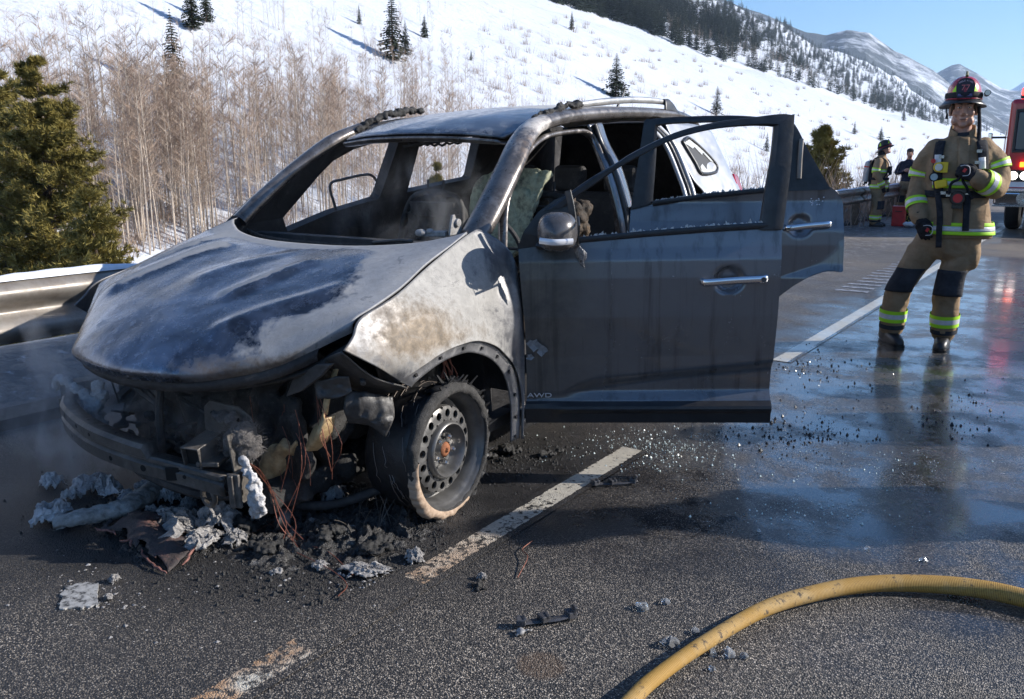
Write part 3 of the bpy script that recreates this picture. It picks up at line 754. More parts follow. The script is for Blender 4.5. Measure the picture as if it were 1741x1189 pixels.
# B pillar
b = MB()
Bp = loft([[(-1.66, .645, 1.60), (-1.69, .665, 1.50), (-1.66, .755, 1.36), (-1.655, .82, 1.15), (-1.66, .85, .95), (-1.66, .86, .4)],
           [(-1.73, .655, 1.605), (-1.755, .69, 1.50), (-1.73, .79, 1.36), (-1.73, .865, 1.13), (-1.73, .89, .95), (-1.73, .89, .4)],
           [(-1.80, .655, 1.608), (-1.835, .68, 1.50), (-1.83, .77, 1.35), (-1.84, .84, 1.12), (-1.86, .87, .93), (-1.86, .88, .4)],
           [(-1.84, .62, 1.60), (-1.875, .64, 1.50), (-1.87, .72, 1.35), (-1.88, .79, 1.12), (-1.90, .80, .93), (-1.90, .82, .4)]], 40, 14)
bp = sheet('b_pillar', np.transpose(Bp, (1, 0, 2)), PAINT, CAR, .01, 50)
tubular('door_seal', [(-1.70, .670, 1.602), (-1.725, .70, 1.50), (-1.70, .79, 1.36), (-1.70, .86, 1.13), (-1.70, .885, .9), (-1.70, .89, .45)], [.018, .018], (1, .6), FRAMEM, 30, 8, parent=bp)
b = MB()
for zz in (1.06, .62): b.box((-1.80, .90, zz), (.07, .03, .06)).cyl((-1.80, .925, zz - .035), (-1.80, .925, zz + .035), .012, n=10)
o = b.build('door_hinge', GREYST, bp, False); bevel(o, .003)
# sill, rear door opening, C pillar, rear quarter
sill = MB().grid(loft([[(-.55, .80, .34), (-1.6, .80, .34), (-2.75, .80, .34)], [(-.55, .90, .345), (-1.6, .90, .345), (-2.6, .90, .345)], [(-.55, .92, .28), (-1.6, .92, .28), (-2.5, .92, .28)], [(-.55, .85, .20), (-1.6, .85, .20), (-2.5, .85, .20)]], 20, 10)).build('sill', PAINT, CAR, True, 40)
for k, (dx, rr_) in enumerate([(0, .016), (-.068, .013), (-.135, .016)]):
    tubular('rear_opening_seam', [(-2.42 + dx, .63, 1.60), (-2.585 + dx, .685, 1.47), (-2.57 + dx, .80, 1.25), (-2.55 + dx, .85, 1.14), (-2.60 + dx, .89, .9), (-2.72 + dx, .91, .72)], [rr_, rr_], (1, .8), (QUARTP, FRAMEM, QUARTP)[k], 30, 8)
def slp(x, z, off=0):
    return (x, (.85 - (z - 1.15) * .5 if z > 1.15 else .85 + (1.15 - z) * .15) + off, z)
QP = loft([[slp(-2.70, 1.62), slp(-2.72, 1.48), slp(-2.76, 1.25), slp(-2.86, 1.13), slp(-2.82, .95), slp(-2.95, .80)],
           [slp(-2.85, 1.60, .0), slp(-2.83, 1.48), slp(-2.90, 1.26), slp(-2.97, 1.12, .01), slp(-3.05, .95, .03), slp(-3.1, .78, .02)],
           [slp(-3.20, 1.58, .0), slp(-3.17, 1.38, .005), slp(-3.14, 1.255, .012), slp(-3.25, 1.10, .03), slp(-3.3, .95, .03), slp(-3.3, .7, .02)],
           [slp(-3.42, 1.53), slp(-3.42, 1.42), slp(-3.40, 1.28, .01), slp(-3.45, 1.12, .02), slp(-3.5, .95, .01), slp(-3.5, .7, 0)],
           [slp(-3.50, 1.48, -.05), slp(-3.56, 1.38, -.05), slp(-3.62, 1.22, -.06), slp(-3.68, 1.10, -.07), slp(-3.72, .95, -.07), slp(-3.7, .7, -.07)]], 40, 40)
sheet('rear_quarter_panel', QP, QUARTP, CAR, .008, 60)
qg = [(-2.83, 1.475), (-2.95, 1.498), (-3.10, 1.42), (-3.205, 1.335), (-3.215, 1.292), (-3.13, 1.264), (-2.915, 1.272), (-2.885, 1.34)]
b = MB(); b.add([slp(x, z, .012) for x, z in qg] + [slp(x, z, -.03) for x, z in qg], [tuple(range(8))] + [(k, (k + 1) % 8, 8 + (k + 1) % 8, 8 + k) for k in range(8)])
qw = b.build('quarter_window', NT('black_void', (0.006, 0.006, 0.007), 0.5).m, CAR, False)
tubular('window_seal', [slp(x, z, .014) for x, z in qg] + [slp(*qg[0], .014)], [.012, .012], None, FRAMEM, 60, 6, parent=qw)
b = MB(); rr = random.Random(8)
GLASSY = NT('crazed_glass', (0.42, 0.44, 0.44), 0.5); GLASSY.set('Base Color', GLASSY.ramp(GLASSY.voro(120), [(0.1, (.12, .13, .13)), (.5, (.5, .52, .52))])); GLASSY = GLASSY.m
up = [(-2.84, 1.47), (-2.95, 1.49), (-3.10, 1.415), (-3.20, 1.33), (-3.15, 1.34), (-3.08, 1.40), (-3.05, 1.385), (-2.98, 1.44), (-2.94, 1.43), (-2.90, 1.45)]
b.add([slp(x, z, .016) for x, z in up], [tuple(range(len(up)))])
up = [(-2.92, 1.275), (-3.12, 1.268), (-3.20, 1.295), (-3.17, 1.31), (-3.12, 1.287), (-3.02, 1.295), (-2.99, 1.33), (-2.94, 1.315)]
b.add([slp(x, z, .016) for x, z in up], [tuple(range(len(up)))])
b.build('broken_glass_edge', GLASSY, qw, False)
b = MB(); b.grid(loft([[slp(-3.46, 1.24, .02), slp(-3.40, 1.12, .03), slp(-3.42, 1.0, .035)], [slp(-3.62, 1.22, -.02), slp(-3.64, 1.10, -.02), slp(-3.66, .98, -.02)]], 12, 8))
o = b.build('tail_lamp', NT('red_lens', (0.42, 0.012, 0.03), 0.18, 0, Coat_Weight=0.5).m, CAR, True, 60); m_ = o.modifiers.new('solid', 'SOLIDIFY'); m_.thickness = .02
# tailgate (inside blackened) and floor pan
b = MB()
b.grid(loft([[(-3.45, -.55, 1.60), (-3.45, 0, 1.62), (-3.45, .55, 1.60)], [(-3.62, -.70, 1.2), (-3.66, 0, 1.2), (-3.62, .70, 1.2)], [(-3.72, -.78, .9), (-3.78, 0, .9), (-3.72, .78, .9)], [(-3.7, -.75, .4), (-3.75, 0, .4), (-3.7, .75, .4)]], 16, 16))
o = b.build('tailgate', SOOT, CAR, True, 60); m_ = o.modifiers.new('solid', 'SOLIDIFY'); m_.thickness = .04
b = MB(); b.box((-1.9, 0, .27), (3.5, 1.6, .05)).box((-.52, 0, .68), (.06, 1.5, .82)).box((-2.35, 0, .42), (.9, 1.4, .3))
b.build('floor_pan', SOOT, CAR, False)
# --- passenger side of the body
out2 = [(-.40, .30), (-.38, .95), (-.42, 1.13), (-.56, 1.245), (-.80, 1.405), (-1.01, 1.54), (-1.18, 1.605), (-1.6, 1.652), (-2.2, 1.665), (-2.9, 1.65), (-3.50, 1.60), (-3.86, 1.15), (-3.9, .4), (-2.6, .3)]
w1 = [(-.80, 1.057), (-1.158, 1.135), (-1.527, 1.184), (-1.545, 1.209), (-1.561, 1.545), (-1.535, 1.56), (-1.427, 1.559), (-1.183, 1.511), (-1.043, 1.452), (-.96, 1.376), (-.765, 1.145)]
w2 = [(-1.801, 1.209), (-2.455, 1.254), (-2.47, 1.27), (-2.412, 1.54), (-2.39, 1.556), (-1.80, 1.556), (-1.772, 1.53)]
bmx = bmesh.new()
def ring(bm, pts):
    vs = [bm.verts.new((x, 0, z)) for x, z in pts]
    return [bm.edges.new((vs[i], vs[(i + 1) % len(vs)])) for i in range(len(vs))]
E_ = []
for q in (out2, w1, w2):
    q = q + [q[0]]; d = []
    for a, c in zip(q[:-1], q[1:]):
        nseg = max(1, int(math.hypot(c[0] - a[0], c[1] - a[1]) / .12))
        d += [tuple(np.array(a) * (1 - t) + np.array(c) * t) for t in np.arange(nseg) / nseg]
    E_ += ring(bmx, d)
bmesh.ops.triangle_fill(bmx, use_beauty=True, edges=E_)
for v in bmx.verts:
    p = slp(v.co.x, v.co.z); v.co.y = -p[1]
me = bpy.data.meshes.new('passenger_side'); bmx.to_mesh(me); bmx.free(); me.materials.append(SOOT)
ps = obj('passenger_side_panel', me, CAR); m_ = ps.modifiers.new('solid', 'SOLIDIFY'); m_.thickness = .07; m_.offset = 0
tubular('a_pillar', [(-.45, -.80, 1.15), (-.60, -.775, 1.265), (-.82, -.72, 1.42), (-1.03, -.645, 1.55), (-1.22, -.61, 1.615)], [.055, .05, .045, .05, .04], (.7, 1.0), PILLM, 40, 12, ashv=.12, rustv=.15)
# bent wire loop left of the passenger door glass frame
tubular('bent_wire_loop', [(-1.21, -.84, 1.10), (-1.19, -.84, 1.18), (-1.165, -.84, 1.27), (-1.19, -.84, 1.305), (-1.27, -.84, 1.315), (-1.45, -.84, 1.332), (-1.53, -.84, 1.325), (-1.58, -.84, 1.28), (-1.60, -.84, 1.22)], [.0085, .0085], None, GREYST, 50, 8)
# melted roof rail on the passenger side, complete one on the driver side
b = MB(); rr = random.Random(12)
pts = [(-1.16, -.58, 1.60), (-1.25, -.60, 1.64), (-1.40, -.60, 1.680), (-1.58, -.60, 1.705), (-1.75, -.60, 1.715)]
for p in resample(pts, 34):
    b.ell(Vector(p) + Vector((rr.uniform(-.01, .01), rr.uniform(-.015, .015), rr.uniform(-.012, .012))), (rr.uniform(.018, .035), rr.uniform(.014, .028), rr.uniform(.010, .024)), 8, 5)
o = b.build('melted_roof_rail', CHAR, CAR, True, 180); fuse(o, .008, 1, (.02, .02))
b = MB(); rr = random.Random(13)
pts = [(-1.12, .575, 1.585), (-1.18, .59, 1.615), (-1.27, .60, 1.655), (-1.40, .60, 1.685), (-1.54, .60, 1.702), (-1.66, .60, 1.712)]
for p in resample(pts, 34):
    b.ell(Vector(p) + Vector((rr.uniform(-.01, .01), rr.uniform(-.018, .018), rr.uniform(-.014, .010))), (rr.uniform(.015, .035), rr.uniform(.012, .030), rr.uniform(.008, .020)), 8, 5)
o = b.build('melted_roof_rail', CHAR, CAR, True, 180); fuse(o, .008, 1, (.02, .02))
RAILM = simple('silver_rail', (0.50, 0.49, 0.47), 0.35, 0.7, var=0.2, scale=9)
tubular('roof_rail', [(-1.60, .60, 1.698), (-1.75, .60, 1.712), (-2.2, .60, 1.735), (-2.6, .60, 1.735), (-2.82, .60, 1.722)], [.014, .018, .018, .018, .015], (1.1, .75), RAILM, 40, 10)
b = MB(); b.grid(loft([[(-2.72, .575, 1.725), (-2.80, .575, 1.715), (-2.86, .575, 1.665)], [(-2.72, .61, 1.735), (-2.82, .61, 1.730), (-2.92, .61, 1.67)], [(-2.70, .625, 1.66), (-2.80, .625, 1.655), (-2.92, .625, 1.652)]], 10, 8)); o = b.build('rail_foot', BLACKP, CAR, True, 60); m_ = o.modifiers.new('solid', 'SOLIDIFY'); m_.thickness = .01
tubular('aerial', [(-3.20, 0.02, 1.69), (-3.24, 0.02, 1.73), (-3.36, .02, 1.86)], [.012, .007, .004], None, BLACKP, 12, 8)

# --- bonnet hinge by the windscreen, scuttle, dash
b = MB()
b.prism([(-.045, 0), (.045, 0), (.04, .03), (.022, .085), (.005, .09), (-.01, .05), (-.04, .03)], .012, Matrix.Translation((-.43, .665, 1.148)) @ Matrix(((1, 0, 0), (0, 0, 1), (0, 1, 0))).to_4x4())
b.cyl((-.435, .655, 1.20), (-.435, .69, 1.20), .018, n=12).box((-.38, .60, 1.155), (.05, .10, .022), Matrix.Rotation(.4, 3, 'Z')).ell((-.34, .55, 1.16), (.022, .03, .018), 10, 6).ell((-.36, .585, 1.165), (.018, .02, .014), 8, 6)
o = b.build('bonnet_hinge', soot('hinge_steel', (.12, .115, .11), (.30, .29, .28), (.45, .44, .42), .5, 30, .4), CAR, False); bevel(o, .003)
b = MB()
b.grid(loft([[(-.45, -.76, 1.10), (-.30, -.4, 1.085), (-.24, 0, 1.075), (-.30, .4, 1.085), (-.48, .74, 1.10)], [(-.56, -.76, 1.03), (-.46, -.4, 1.02), (-.42, 0, 1.01), (-.46, .4, 1.02), (-.58, .72, 1.03)], [(-.75, -.76, .98), (-.75, -.4, 1.0), (-.75, 0, 1.0), (-.75, .4, 1.0), (-.75, .72, .98)], [(-.80, -.76, .6), (-.8, -.4, .6), (-.8, 0, .6), (-.8, .4, .6), (-.8, .72, .6)]], 40, 20) + (fbm(loft([[(0, -.76, 1.1), (0, .74, 1.1)], [(.9, -.76, 1.1), (.9, .74, 1.1)]], 40, 20) * 9, 4)[..., None] - .5) * .035)
b.build('dash_bulkhead', SOOT, CAR, True, 60)
tubular('wiper_arm', [(-.30, .30, 1.11), (-.32, .44, 1.125), (-.34, .50, 1.12)], [.008, .008], None, GREYST, 12, 6)
tubular('scuttle_trim', [(-.42, -.70, 1.105), (-.33, -.45, 1.085), (-.29, -.1, 1.075), (-.31, .3, 1.085), (-.38, .55, 1.10)], [.010, .016, .010], (1.6, .6), CHAR, 40, 8)

# --- seats: charred frames and left-over foam
def seat(y0, mat, seed, name):
    b = MB(); rr = random.Random(seed)
    b.tube(resample([(-1.42, y0 - .24, .55), (-1.50, y0 - .24, .95), (-1.56, y0 - .20, 1.16), (-1.57, y0 - .10, 1.22), (-1.57, y0 + .10, 1.22), (-1.56, y0 + .20, 1.16), (-1.50, y0 + .24, .95), (-1.42, y0 + .24, .55)], 50), .018, 8)
    for zz in (.62, .70, .78, .86, .94, 1.02, 1.10): b.tube([(-1.47 - (zz - .6) * .13, y0 - .22, zz), (-1.45 - (zz - .6) * .13, y0, zz - .015), (-1.47 - (zz - .6) * .13, y0 + .22, zz)], .006, 6)
    b.box((-1.545, y0, 1.12), (.03, .34, .10), Matrix.Rotation(.15, 3, 'Y')).tube([(-1.57, y0 - .06, 1.2), (-1.58, y0 - .06, 1.30)], .008, 6).tube([(-1.57, y0 + .06, 1.2), (-1.58, y0 + .06, 1.30)], .008, 6)
    b.box((-1.2, y0, .52), (.5, .46, .10))
    s = b.build(name, SOOT, CAR, True, 50)
    b = MB()
    for k in range(130):
        zz = rr.uniform(.55, 1.17); b.ell((-1.52 - (zz - .6) * .12 + rr.uniform(-.03, .02), y0 + rr.uniform(-.2, .2), zz), (rr.uniform(.02, .05), rr.uniform(.03, .07), rr.uniform(.03, .07)), 8, 5)
    for k in range(30): b.ell((-1.2 + rr.uniform(-.22, .22), y0 + rr.uniform(-.2, .2), .58), (.08, .08, .04), 8, 5)
    o = b.build('charred_cushion', mat, s, True, 180); fuse(o, .014, 1, (.05, .04))
    return s
seat(-.36, CHAR, 3, 'front_seat')
CUSH = soot('scorched_seat_foam', (0.012, 0.011, 0.010), (0.06, 0.042, 0.028), (0.30, 0.20, 0.11), 0.85, 9, 0.9)
seat(.42, CUSH, 4, 'front_seat')
b = MB(); rr = random.Random(6)                      # driver seat foam lump seen through the door
for k in range(70):
    zz = rr.uniform(.85, 1.20); b.ell((-1.42 + rr.uniform(-.08, .05), .66 + rr.uniform(-.08, .08), zz), (rr.uniform(.03, .05), rr.uniform(.03, .05), rr.uniform(.03, .05)), 8, 5)
o = b.build('seat_bolster', CUSH, CAR, True, 180); fuse(o, .011, 1, (.03, .035))
# pale yellow foam slab hanging behind the pillar
FO = loft([[(-1.46, .05, 1.30), (-1.47, .13, 1.345), (-1.48, .22, 1.36), (-1.5, .32, 1.385), (-1.5, .42, 1.37), (-1.5, .52, 1.36)], [(-1.42, .03, 1.20), (-1.43, .13, 1.25), (-1.44, .22, 1.26), (-1.45, .32, 1.28), (-1.45, .42, 1.28), (-1.46, .50, 1.31)], [(-1.40, .04, 1.0), (-1.40, .13, 1.0), (-1.41, .22, 1.05), (-1.42, .32, 1.1), (-1.42, .40, 1.12), (-1.43, .44, 1.15)], [(-1.38, .05, .85), (-1.38, .13, .85), (-1.38, .22, .85), (-1.38, .32, .9), (-1.38, .38, .95), (-1.40, .42, 1.0)]], 50, 50)
FO += (fbm(FO * 14, 61, 4)[..., None] - .5) * .05
sheet('seat_foam', FO, FOAM, CAR, .035, 80)
b = MB(); b.tube(resample([(-.85, .42, .88), (-.98, .42, .96), (-1.05, .42, 1.0)], 8), .03, 10)
b.tube([(-1.05 + .06 * math.sin(a), .42 + .18 * math.cos(a), 1.0 + .17 * math.sin(a)) for a in np.linspace(0, 2 * math.pi, 40, endpoint=False)], .012, 8, closed=True)
for k in range(3):
    a = k * 2.1; b.tube([(-1.05, .42, 1.0), (-1.05 + .06 * math.sin(a), .42 + .18 * math.cos(a), 1.0 + .17 * math.sin(a))], .008, 6)
b.build('steering_wheel', SOOT, CAR)
b = MB(); rr = random.Random(31)
b.box((-2.45, 0, .80), (.16, 1.25, .75), Matrix.Rotation(-.2, 3, 'Y'))
for yy in (-.38, 0, .38): b.box((-2.58, yy, 1.25), (.08, .24, .18))
o = b.build('rear_seat', SOOT, CAR, False); bevel(o, .04, 3)
# ------------------------------------------------------------------ doors, wheels and the burnt-out nose
def door_frame(hx, hy, th):
    a = rad(th)
    o = bpy.data.objects
    e = Vector((-math.cos(a), math.sin(a), 0)); n = Vector((math.sin(a), math.cos(a), 0))
    M = Matrix(((e.x, -n.x, 0, hx), (e.y, -n.y, 0, hy), (0, 0, 1, 0), (0, 0, 0, 1)))   # local x along the door, y inward, z up
    return M
def lean(z): return 0.16 * np.maximum(np.asarray(z) - 1.16, 0)
def shell(Gf, Gb):
    """closed shell between a front and a back grid"""
    b = MB(); nv, nu = Gf.shape[:2]
    b.grid(Gf); o = b.n; b.grid(Gb[:, ::-1])
    F = lambda j, i: j * nu + i
    B = lambda j, i: o + j * nu + (nu - 1 - i)
    for i in range(nu - 1):
        b.f += [(F(0, i + 1), F(0, i), B(0, i), B(0, i + 1)), (F(nv - 1, i), F(nv - 1, i + 1), B(nv - 1, i + 1), B(nv - 1, i))]; b.m += [0, 0]
    for j in range(nv - 1):
        b.f += [(F(j, 0), F(j + 1, 0), B(j + 1, 0), B(j, 0)), (F(j + 1, nu - 1), F(j, nu - 1), B(j, nu - 1), B(j + 1, nu - 1))]; b.m += [0, 0]
    return b
def band(outer, inner, n, of, ob):
    A = resample(outer, n); B = resample(inner, n)
    rows = []
    for (ax, az), (bx, bz) in zip(A, B):
        la = float(lean(az)); lb = float(lean(bz))
        mx, mz = ax * .75 + bx * .25, az * .75 + bz * .25
        rows.append([(bx, lb + of + .012, bz), (bx * .8 + ax * .2, lb + of, bz * .8 + az * .2), (mx, la + of - .002, mz), (ax, la + of + .006, az), (ax, la + ob, az), (bx, lb + ob, bz)])
    b = MB(); b.grid(np.array(rows), closed=True)
    m = len(rows); b.f += [tuple(range(6)), tuple((m - 1) * 6 + k for k in reversed(range(6)))]; b.m += [0, 0]
    return b
def off_front(s, z):
    o = np.interp(z, [.28, .30, .388, .40, .43, .60, .78, .95, 1.03, 1.08, 1.18], [.012, .0, -.004, .004, .002, -.004, -.020, -.020, -.012, .006, .032])
    return o
def make_skin(sf, sr, zt, zb, nS, nZ, extra=None):
    """outer skin grid over door-local (s, z): sf / sr give front / rear edge for a height, zt / zb top / bottom for an s"""
    G = np.zeros((nZ, nS, 3))
    for j, v in enumerate(np.linspace(0, 1, nZ)):
        for i, u in enumerate(np.linspace(0, 1, nS)):
            s0 = u * 1.05
            z = zb(s0) + (zt(s0) - zb(s0)) * v
            s = sf(z) + (sr(z) - sf(z)) * u
            z = zb(s) + (zt(s) - zb(s)) * v
            y = off_front(s, z)
            if extra: y = y + extra(s, z)
            G[j, i] = (s, y, z)
    return G
# front door ------------------------------------------------------------
DM = door_frame(-.555, .93, 60)
sf = lambda z: np.interp(z, [.29, .3, .537, .743, .944, 1.081], [.008, .008, .013, .011, -.004, -.012])
sr = lambda z: np.interp(z, [.28, .394, .532, .733, .994, 1.158], [1.099, 1.097, 1.099, 1.104, 1.109, 1.113])
zt = lambda s: np.interp(s, [-.02, .237, .548, .822, 1.018, 1.115], [1.081, 1.112, 1.136, 1.153, 1.162, 1.164])
zb = lambda s: np.interp(s, [0, .29, .69, 1.1], [.300, .291, .285, .280])
def swoosh(s, z):
    a = np.interp(s, [0, .172, .24, .333, .491, .687, .881, 1.1], [.43, .432, .482, .511, .524, .543, .562, .585])
    b = np.interp(s, [0, .172, .425, .688, 1.1], [.41, .406, .450, .482, .520])
    k = np.clip((z - b) / np.maximum(a - b, .012), 0, 1); k = k * k * (3 - 2 * k)
    amp = np.interp(s, [0, .15, .30, 1.1], [0, .002, .022, .030])
    dep = amp * (1 - k) * np.clip((z - .40) / .03, 0, 1)
    cup = 0.0
    r = np.hypot((s - .892) / .066, (z - .94) / .062)
    if r < 1.15: cup = .030 * float(1 - sstep(.62, 1.08, r))
    return dep + cup
Gf = make_skin(sf, sr, zt, zb, 100, 110, swoosh)
Gb = Gf.copy(); Gb[..., 1] = Gb[..., 1] * .2 + .075; Gb[..., 0] = Gb[..., 0] * .985 + .008
fd = shell(Gf, Gb).build('front_door', DOORP, CAR, True, 35); fd.matrix_local = DM
dents = fd
fo = [(.10, 1.245), (.168, 1.288), (.295, 1.372), (.419, 1.441), (.493, 1.484), (.663, 1.558), (.832, 1.596), (.987, 1.612), (1.10, 1.622), (1.150, 1.615)]
fi = [(.20, 1.262), (.245, 1.302), (.325, 1.352), (.419, 1.415), (.518, 1.465), (.615, 1.513), (.712, 1.545), (.832, 1.568), (.965, 1.576), (1.066, 1.572)]
band(fo, fi, 60, .0, .035).build('window_frame', FRAMEM, fd, True, 35)
po = [(1.153, 1.62), (1.148, 1.511), (1.138, 1.367), (1.113, 1.150)]; pi_ = [(1.072, 1.585), (1.061, 1.453), (1.038, 1.308), (1.016, 1.150)]
band(po, pi_, 24, .002, .038).build('window_post', FRAMEM, fd, True, 35)
b = MB(); q = [(-.012, 1.080), (.015, 1.15), (.079, 1.232), (.15, 1.282), (.205, 1.305), (.222, 1.24), (.236, 1.10)]
b.add([(x, .012 + lean(z), z) for x, z in q] + [(x, .045 + lean(z), z) for x, z in q], [tuple(range(7)), tuple(reversed(range(7, 14)))] + [(k, (k + 1) % 7, 7 + (k + 1) % 7, 7 + k) for k in range(7)])
o = b.build('sail_panel', FRAMEM, fd, False); bevel(o, .006)
def belt(door, zt, s0, s1, seed):
    P = [(s, .002 + .01, zt(s) + .004) for s in np.linspace(s0, s1, 60)]
    o = MB().tube(P, .012, 8, flat=(.9, 1.1)).build('belt_seal', FRAMEM, door)
    b = MB(); rr = random.Random(seed)
    for k in range(110):
        s = rr.uniform(s0 + .02, s1); h = rr.uniform(.003, .016) * (1.6 if rr.random() < .15 else 1); w_ = rr.uniform(.004, .012)
        z = zt(s) + .012
        b.add([(s - w_, .012, z), (s + w_, .010, z), (s + rr.uniform(-w_, w_), .012, z + h), (s - w_ * .3, .02, z + h * .7)], [(0, 1, 2), (0, 2, 3), (1, 3, 2)])
    b.build('broken_glass_edge', GLASSY, door, False)
belt(fd, zt, .24, 1.05, 1)
# sill moulding, handle, badge
G = []
for s in np.linspace(.004, 1.098, 40):
    w_ = np.interp(s, [0, .12, .16, 1.1], [.000, .000, .010, .010])
    G.append([(s, .012, .282), (s, -.012, .290), (s, -.016, .335), (s, -.018 - w_, .350), (s, -.020 - w_, .360), (s, -.016 - w_, .372), (s, -.014, .380), (s, .0, .392)])
MB().grid(G).build('sill_moulding', BLACKP, fd, True, 25)
def handle(door, s0, z0, s1, z1, y=-.05):
    mx, mz = (s0 + s1) / 2, (z0 + z1) / 2
    P = resample([(s0, y + .035, z0), (s0 + .02, y + .004, z0), (mx, y, mz + .002), (s1 - .02, y + .004, z1), (s1, y + .035, z1)], 30)
    o = MB().tube(P, .017, 12, up=(0, 0, 1), flat=(.55, 1.0)).build('door_handle', CHROME, door, True, 80)
    return o
handle(fd, .775, .934, 1.052, .946)
MB().lathe([(0, .0), (.010, 0), (.011, -.004)], 14, 0, Matrix.Translation((1.03, -.062, .946)) @ Matrix.Rotation(math.pi / 2, 4, 'X')).build('door_lock', GREYST, fd)
ring_ = [(.892 + .070 * math.cos(a), -.018, .94 + .066 * math.sin(a)) for a in np.linspace(0, 2 * math.pi, 40, endpoint=False)]
def text(name, body, size, mat, parent, M, ext=.002, align='CENTER', bev=0.0):
    c = bpy.data.curves.new(name, 'FONT'); c.body = body; c.size = size; c.extrude = ext; c.align_x = align; c.align_y = 'CENTER'; c.bevel_depth = bev
    c.materials.append(mat)
    t = bpy.data.objects.new('lettering', c); COL.objects.link(t)
    me = bpy.data.meshes.new_from_object(t.evaluated_get(bpy.context.evaluated_depsgraph_get()))
    bpy.data.objects.remove(t); bpy.data.curves.remove(c)
    o = obj(name, me, parent); o.matrix_local = M
    return o
# face of the lettering towards -y of the door
FACE = Matrix(((1, 0, 0, 0), (0, 0, -1, 0), (0, 1, 0, 0), (0, 0, 0, 1)))
text('badge', 'AWD', .034, simple('bright_badge', (.62, .62, .64), .3, .3, var=0), fd, Matrix.Translation((.070, -.010, .420)) @ FACE @ Matrix.Diagonal((1.35, .85, 1, 1)), .002)
# peeling paint flakes low on the leading edge
b = MB(); rr = random.Random(2)
for cx, cz, r in [(.05, .655, .032), (.085, .63, .022), (.03, .60, .018)]:
    q = [(cx + r * rr.uniform(.5, 1.2) * math.cos(a), -.014 - rr.uniform(0, .006), cz + r * rr.uniform(.6, 1.3) * math.sin(a)) for a in np.linspace(0, 2 * math.pi, 11, endpoint=False)]
    b.add([(cx, -.012, cz)] + q, [(0, 1 + k, 1 + (k + 1) % 11) for k in range(11)])
PALEF = simple('peeling_paint', (0.22, 0.225, 0.23), 0.6, var=0.3, scale=40)
b.build('paint_flake', PALEF, fd, False)
# mirror
mc = Vector((.160, -.125, 1.163))
b = MB(); rows = []
for t in np.linspace(0, 1, 12):
    yy = lerp(-.02, -.215, t) ; r = math.sqrt(max(0, 1 - (2 * t - .85) ** 2 * .72)) if t < .98 else .05
    rr_ = []
    for a in np.linspace(0, 2 * math.pi, 28, endpoint=False):
        c, s_ = math.cos(a), math.sin(a); k = (abs(c) ** 2.6 + abs(s_) ** 2.6) ** (-1 / 2.6)
        px = .155 + .078 * r * c * k + (.012 * r if c > 0 else 0); pz = 1.168 + .082 * r * s_ * k
        rr_.append((px, yy, pz))
    rows.append(rr_)
b.grid(np.array(rows), closed=True); b.f += [tuple(reversed(range(28))), tuple(11 * 28 + k for k in range(28))]; b.m += [0, 0]
mh = b.build('mirror_housing', simple('mirror_shell', (0.11, 0.105, 0.105), 0.26, 0.35, var=0.35, scale=11, bump=.08), fd, True, 60)
MB().tube(resample([(.09, -.205, 1.145), (.15, -.225, 1.140), (.225, -.19, 1.138)], 16), .011, 10, flat=(.6, 1.2)).build('mirror_lamp', simple('clear_lamp', (0.72, 0.73, 0.76), 0.18, 0.2, var=.1), fd)
b = MB(); b.tube(resample([(.10, .0, 1.10), (.14, -.05, 1.10), (.16, -.10, 1.105)], 10), [.04, .03, .03], 12, flat=(1.2, .55))
b.build('mirror_arm', BLACKP, fd)
MB().tube([(.247, -.03, 1.22), (.250, -.20, 1.20), (.250, -.21, 1.13), (.247, -.05, 1.10)], .006, 6, closed=True).build('mirror_rim', BLACKP, fd)
# melted strip and drips hanging from the mirror, broken channel upright beside the glass
b = MB(); b.tube(resample([(.205, .0, 1.33), (.222, -.01, 1.25), (.236, -.012, 1.12)], 12), .013, 6, flat=(.5, 1.3)); b.build('window_channel', GREYST, fd)
b = MB(); b.tube(resample([(.235, -.05, 1.10), (.255, -.06, 1.07), (.262, -.06, 1.03), (.275, -.055, 1.00)], 14), [.012, .018, .010, .004], 7, flat=(.4, 1.4)).tube(resample([(.25, -.05, 1.09), (.275, -.05, 1.06), (.268, -.05, 1.02)], 10), [.008, .010, .003], 6, flat=(.4, 1.4))
o = b.build('melted_drip', soot('melted_plastic', (.05, .05, .055), (.2, .2, .21), (.42, .42, .42), .35, 20, .5), fd); fuse(o, .004, 1, (.02, .008))
# rear door ---------------------------------------------------------------
RM_ = door_frame(-1.72, .92, 65)
sf2 = lambda z: np.interp(z, [.29, 1.0, 1.163], [-.045, -.045, -.036])
sr2 = lambda z: np.interp(z, [.28, .42, .55, .644, .677, .723, .775, .815, .830, .996, 1.182, 1.24], [.60, .64, .69, .743, .78, .839, .928, 1.05, 1.077, 1.077, 1.068, 1.03])
zt2 = lambda s: np.interp(s, [-.04, .37, .66, .988, 1.03, 1.07], [1.160, 1.212, 1.236, 1.258, 1.23, 1.185])
zb2 = lambda s: .285
def ex2(s, z):
    cup = 0.0
    r = np.hypot((s - .852) / .058, (z - 1.053) / .060)
    if r < 1.15: cup = .026 * float(1 - sstep(.62, 1.08, r))
    # flare round the wheel arch
    g = max(0, s - float(np.interp(z, [.28, .65, .78, .85, 1.2], [.5, .62, .75, .95, 1.3])))
    return cup - min(.03, g * .12)
G2 = make_skin(sf2, sr2, zt2, zb2, 80, 110, ex2)
B2 = G2.copy(); B2[..., 1] = B2[..., 1] * .2 + .07; B2[..., 0] = B2[..., 0] * .985 + .006
rd = shell(G2, B2).build('rear_door', PAINT, CAR, True, 35); rd.matrix_local = RM_
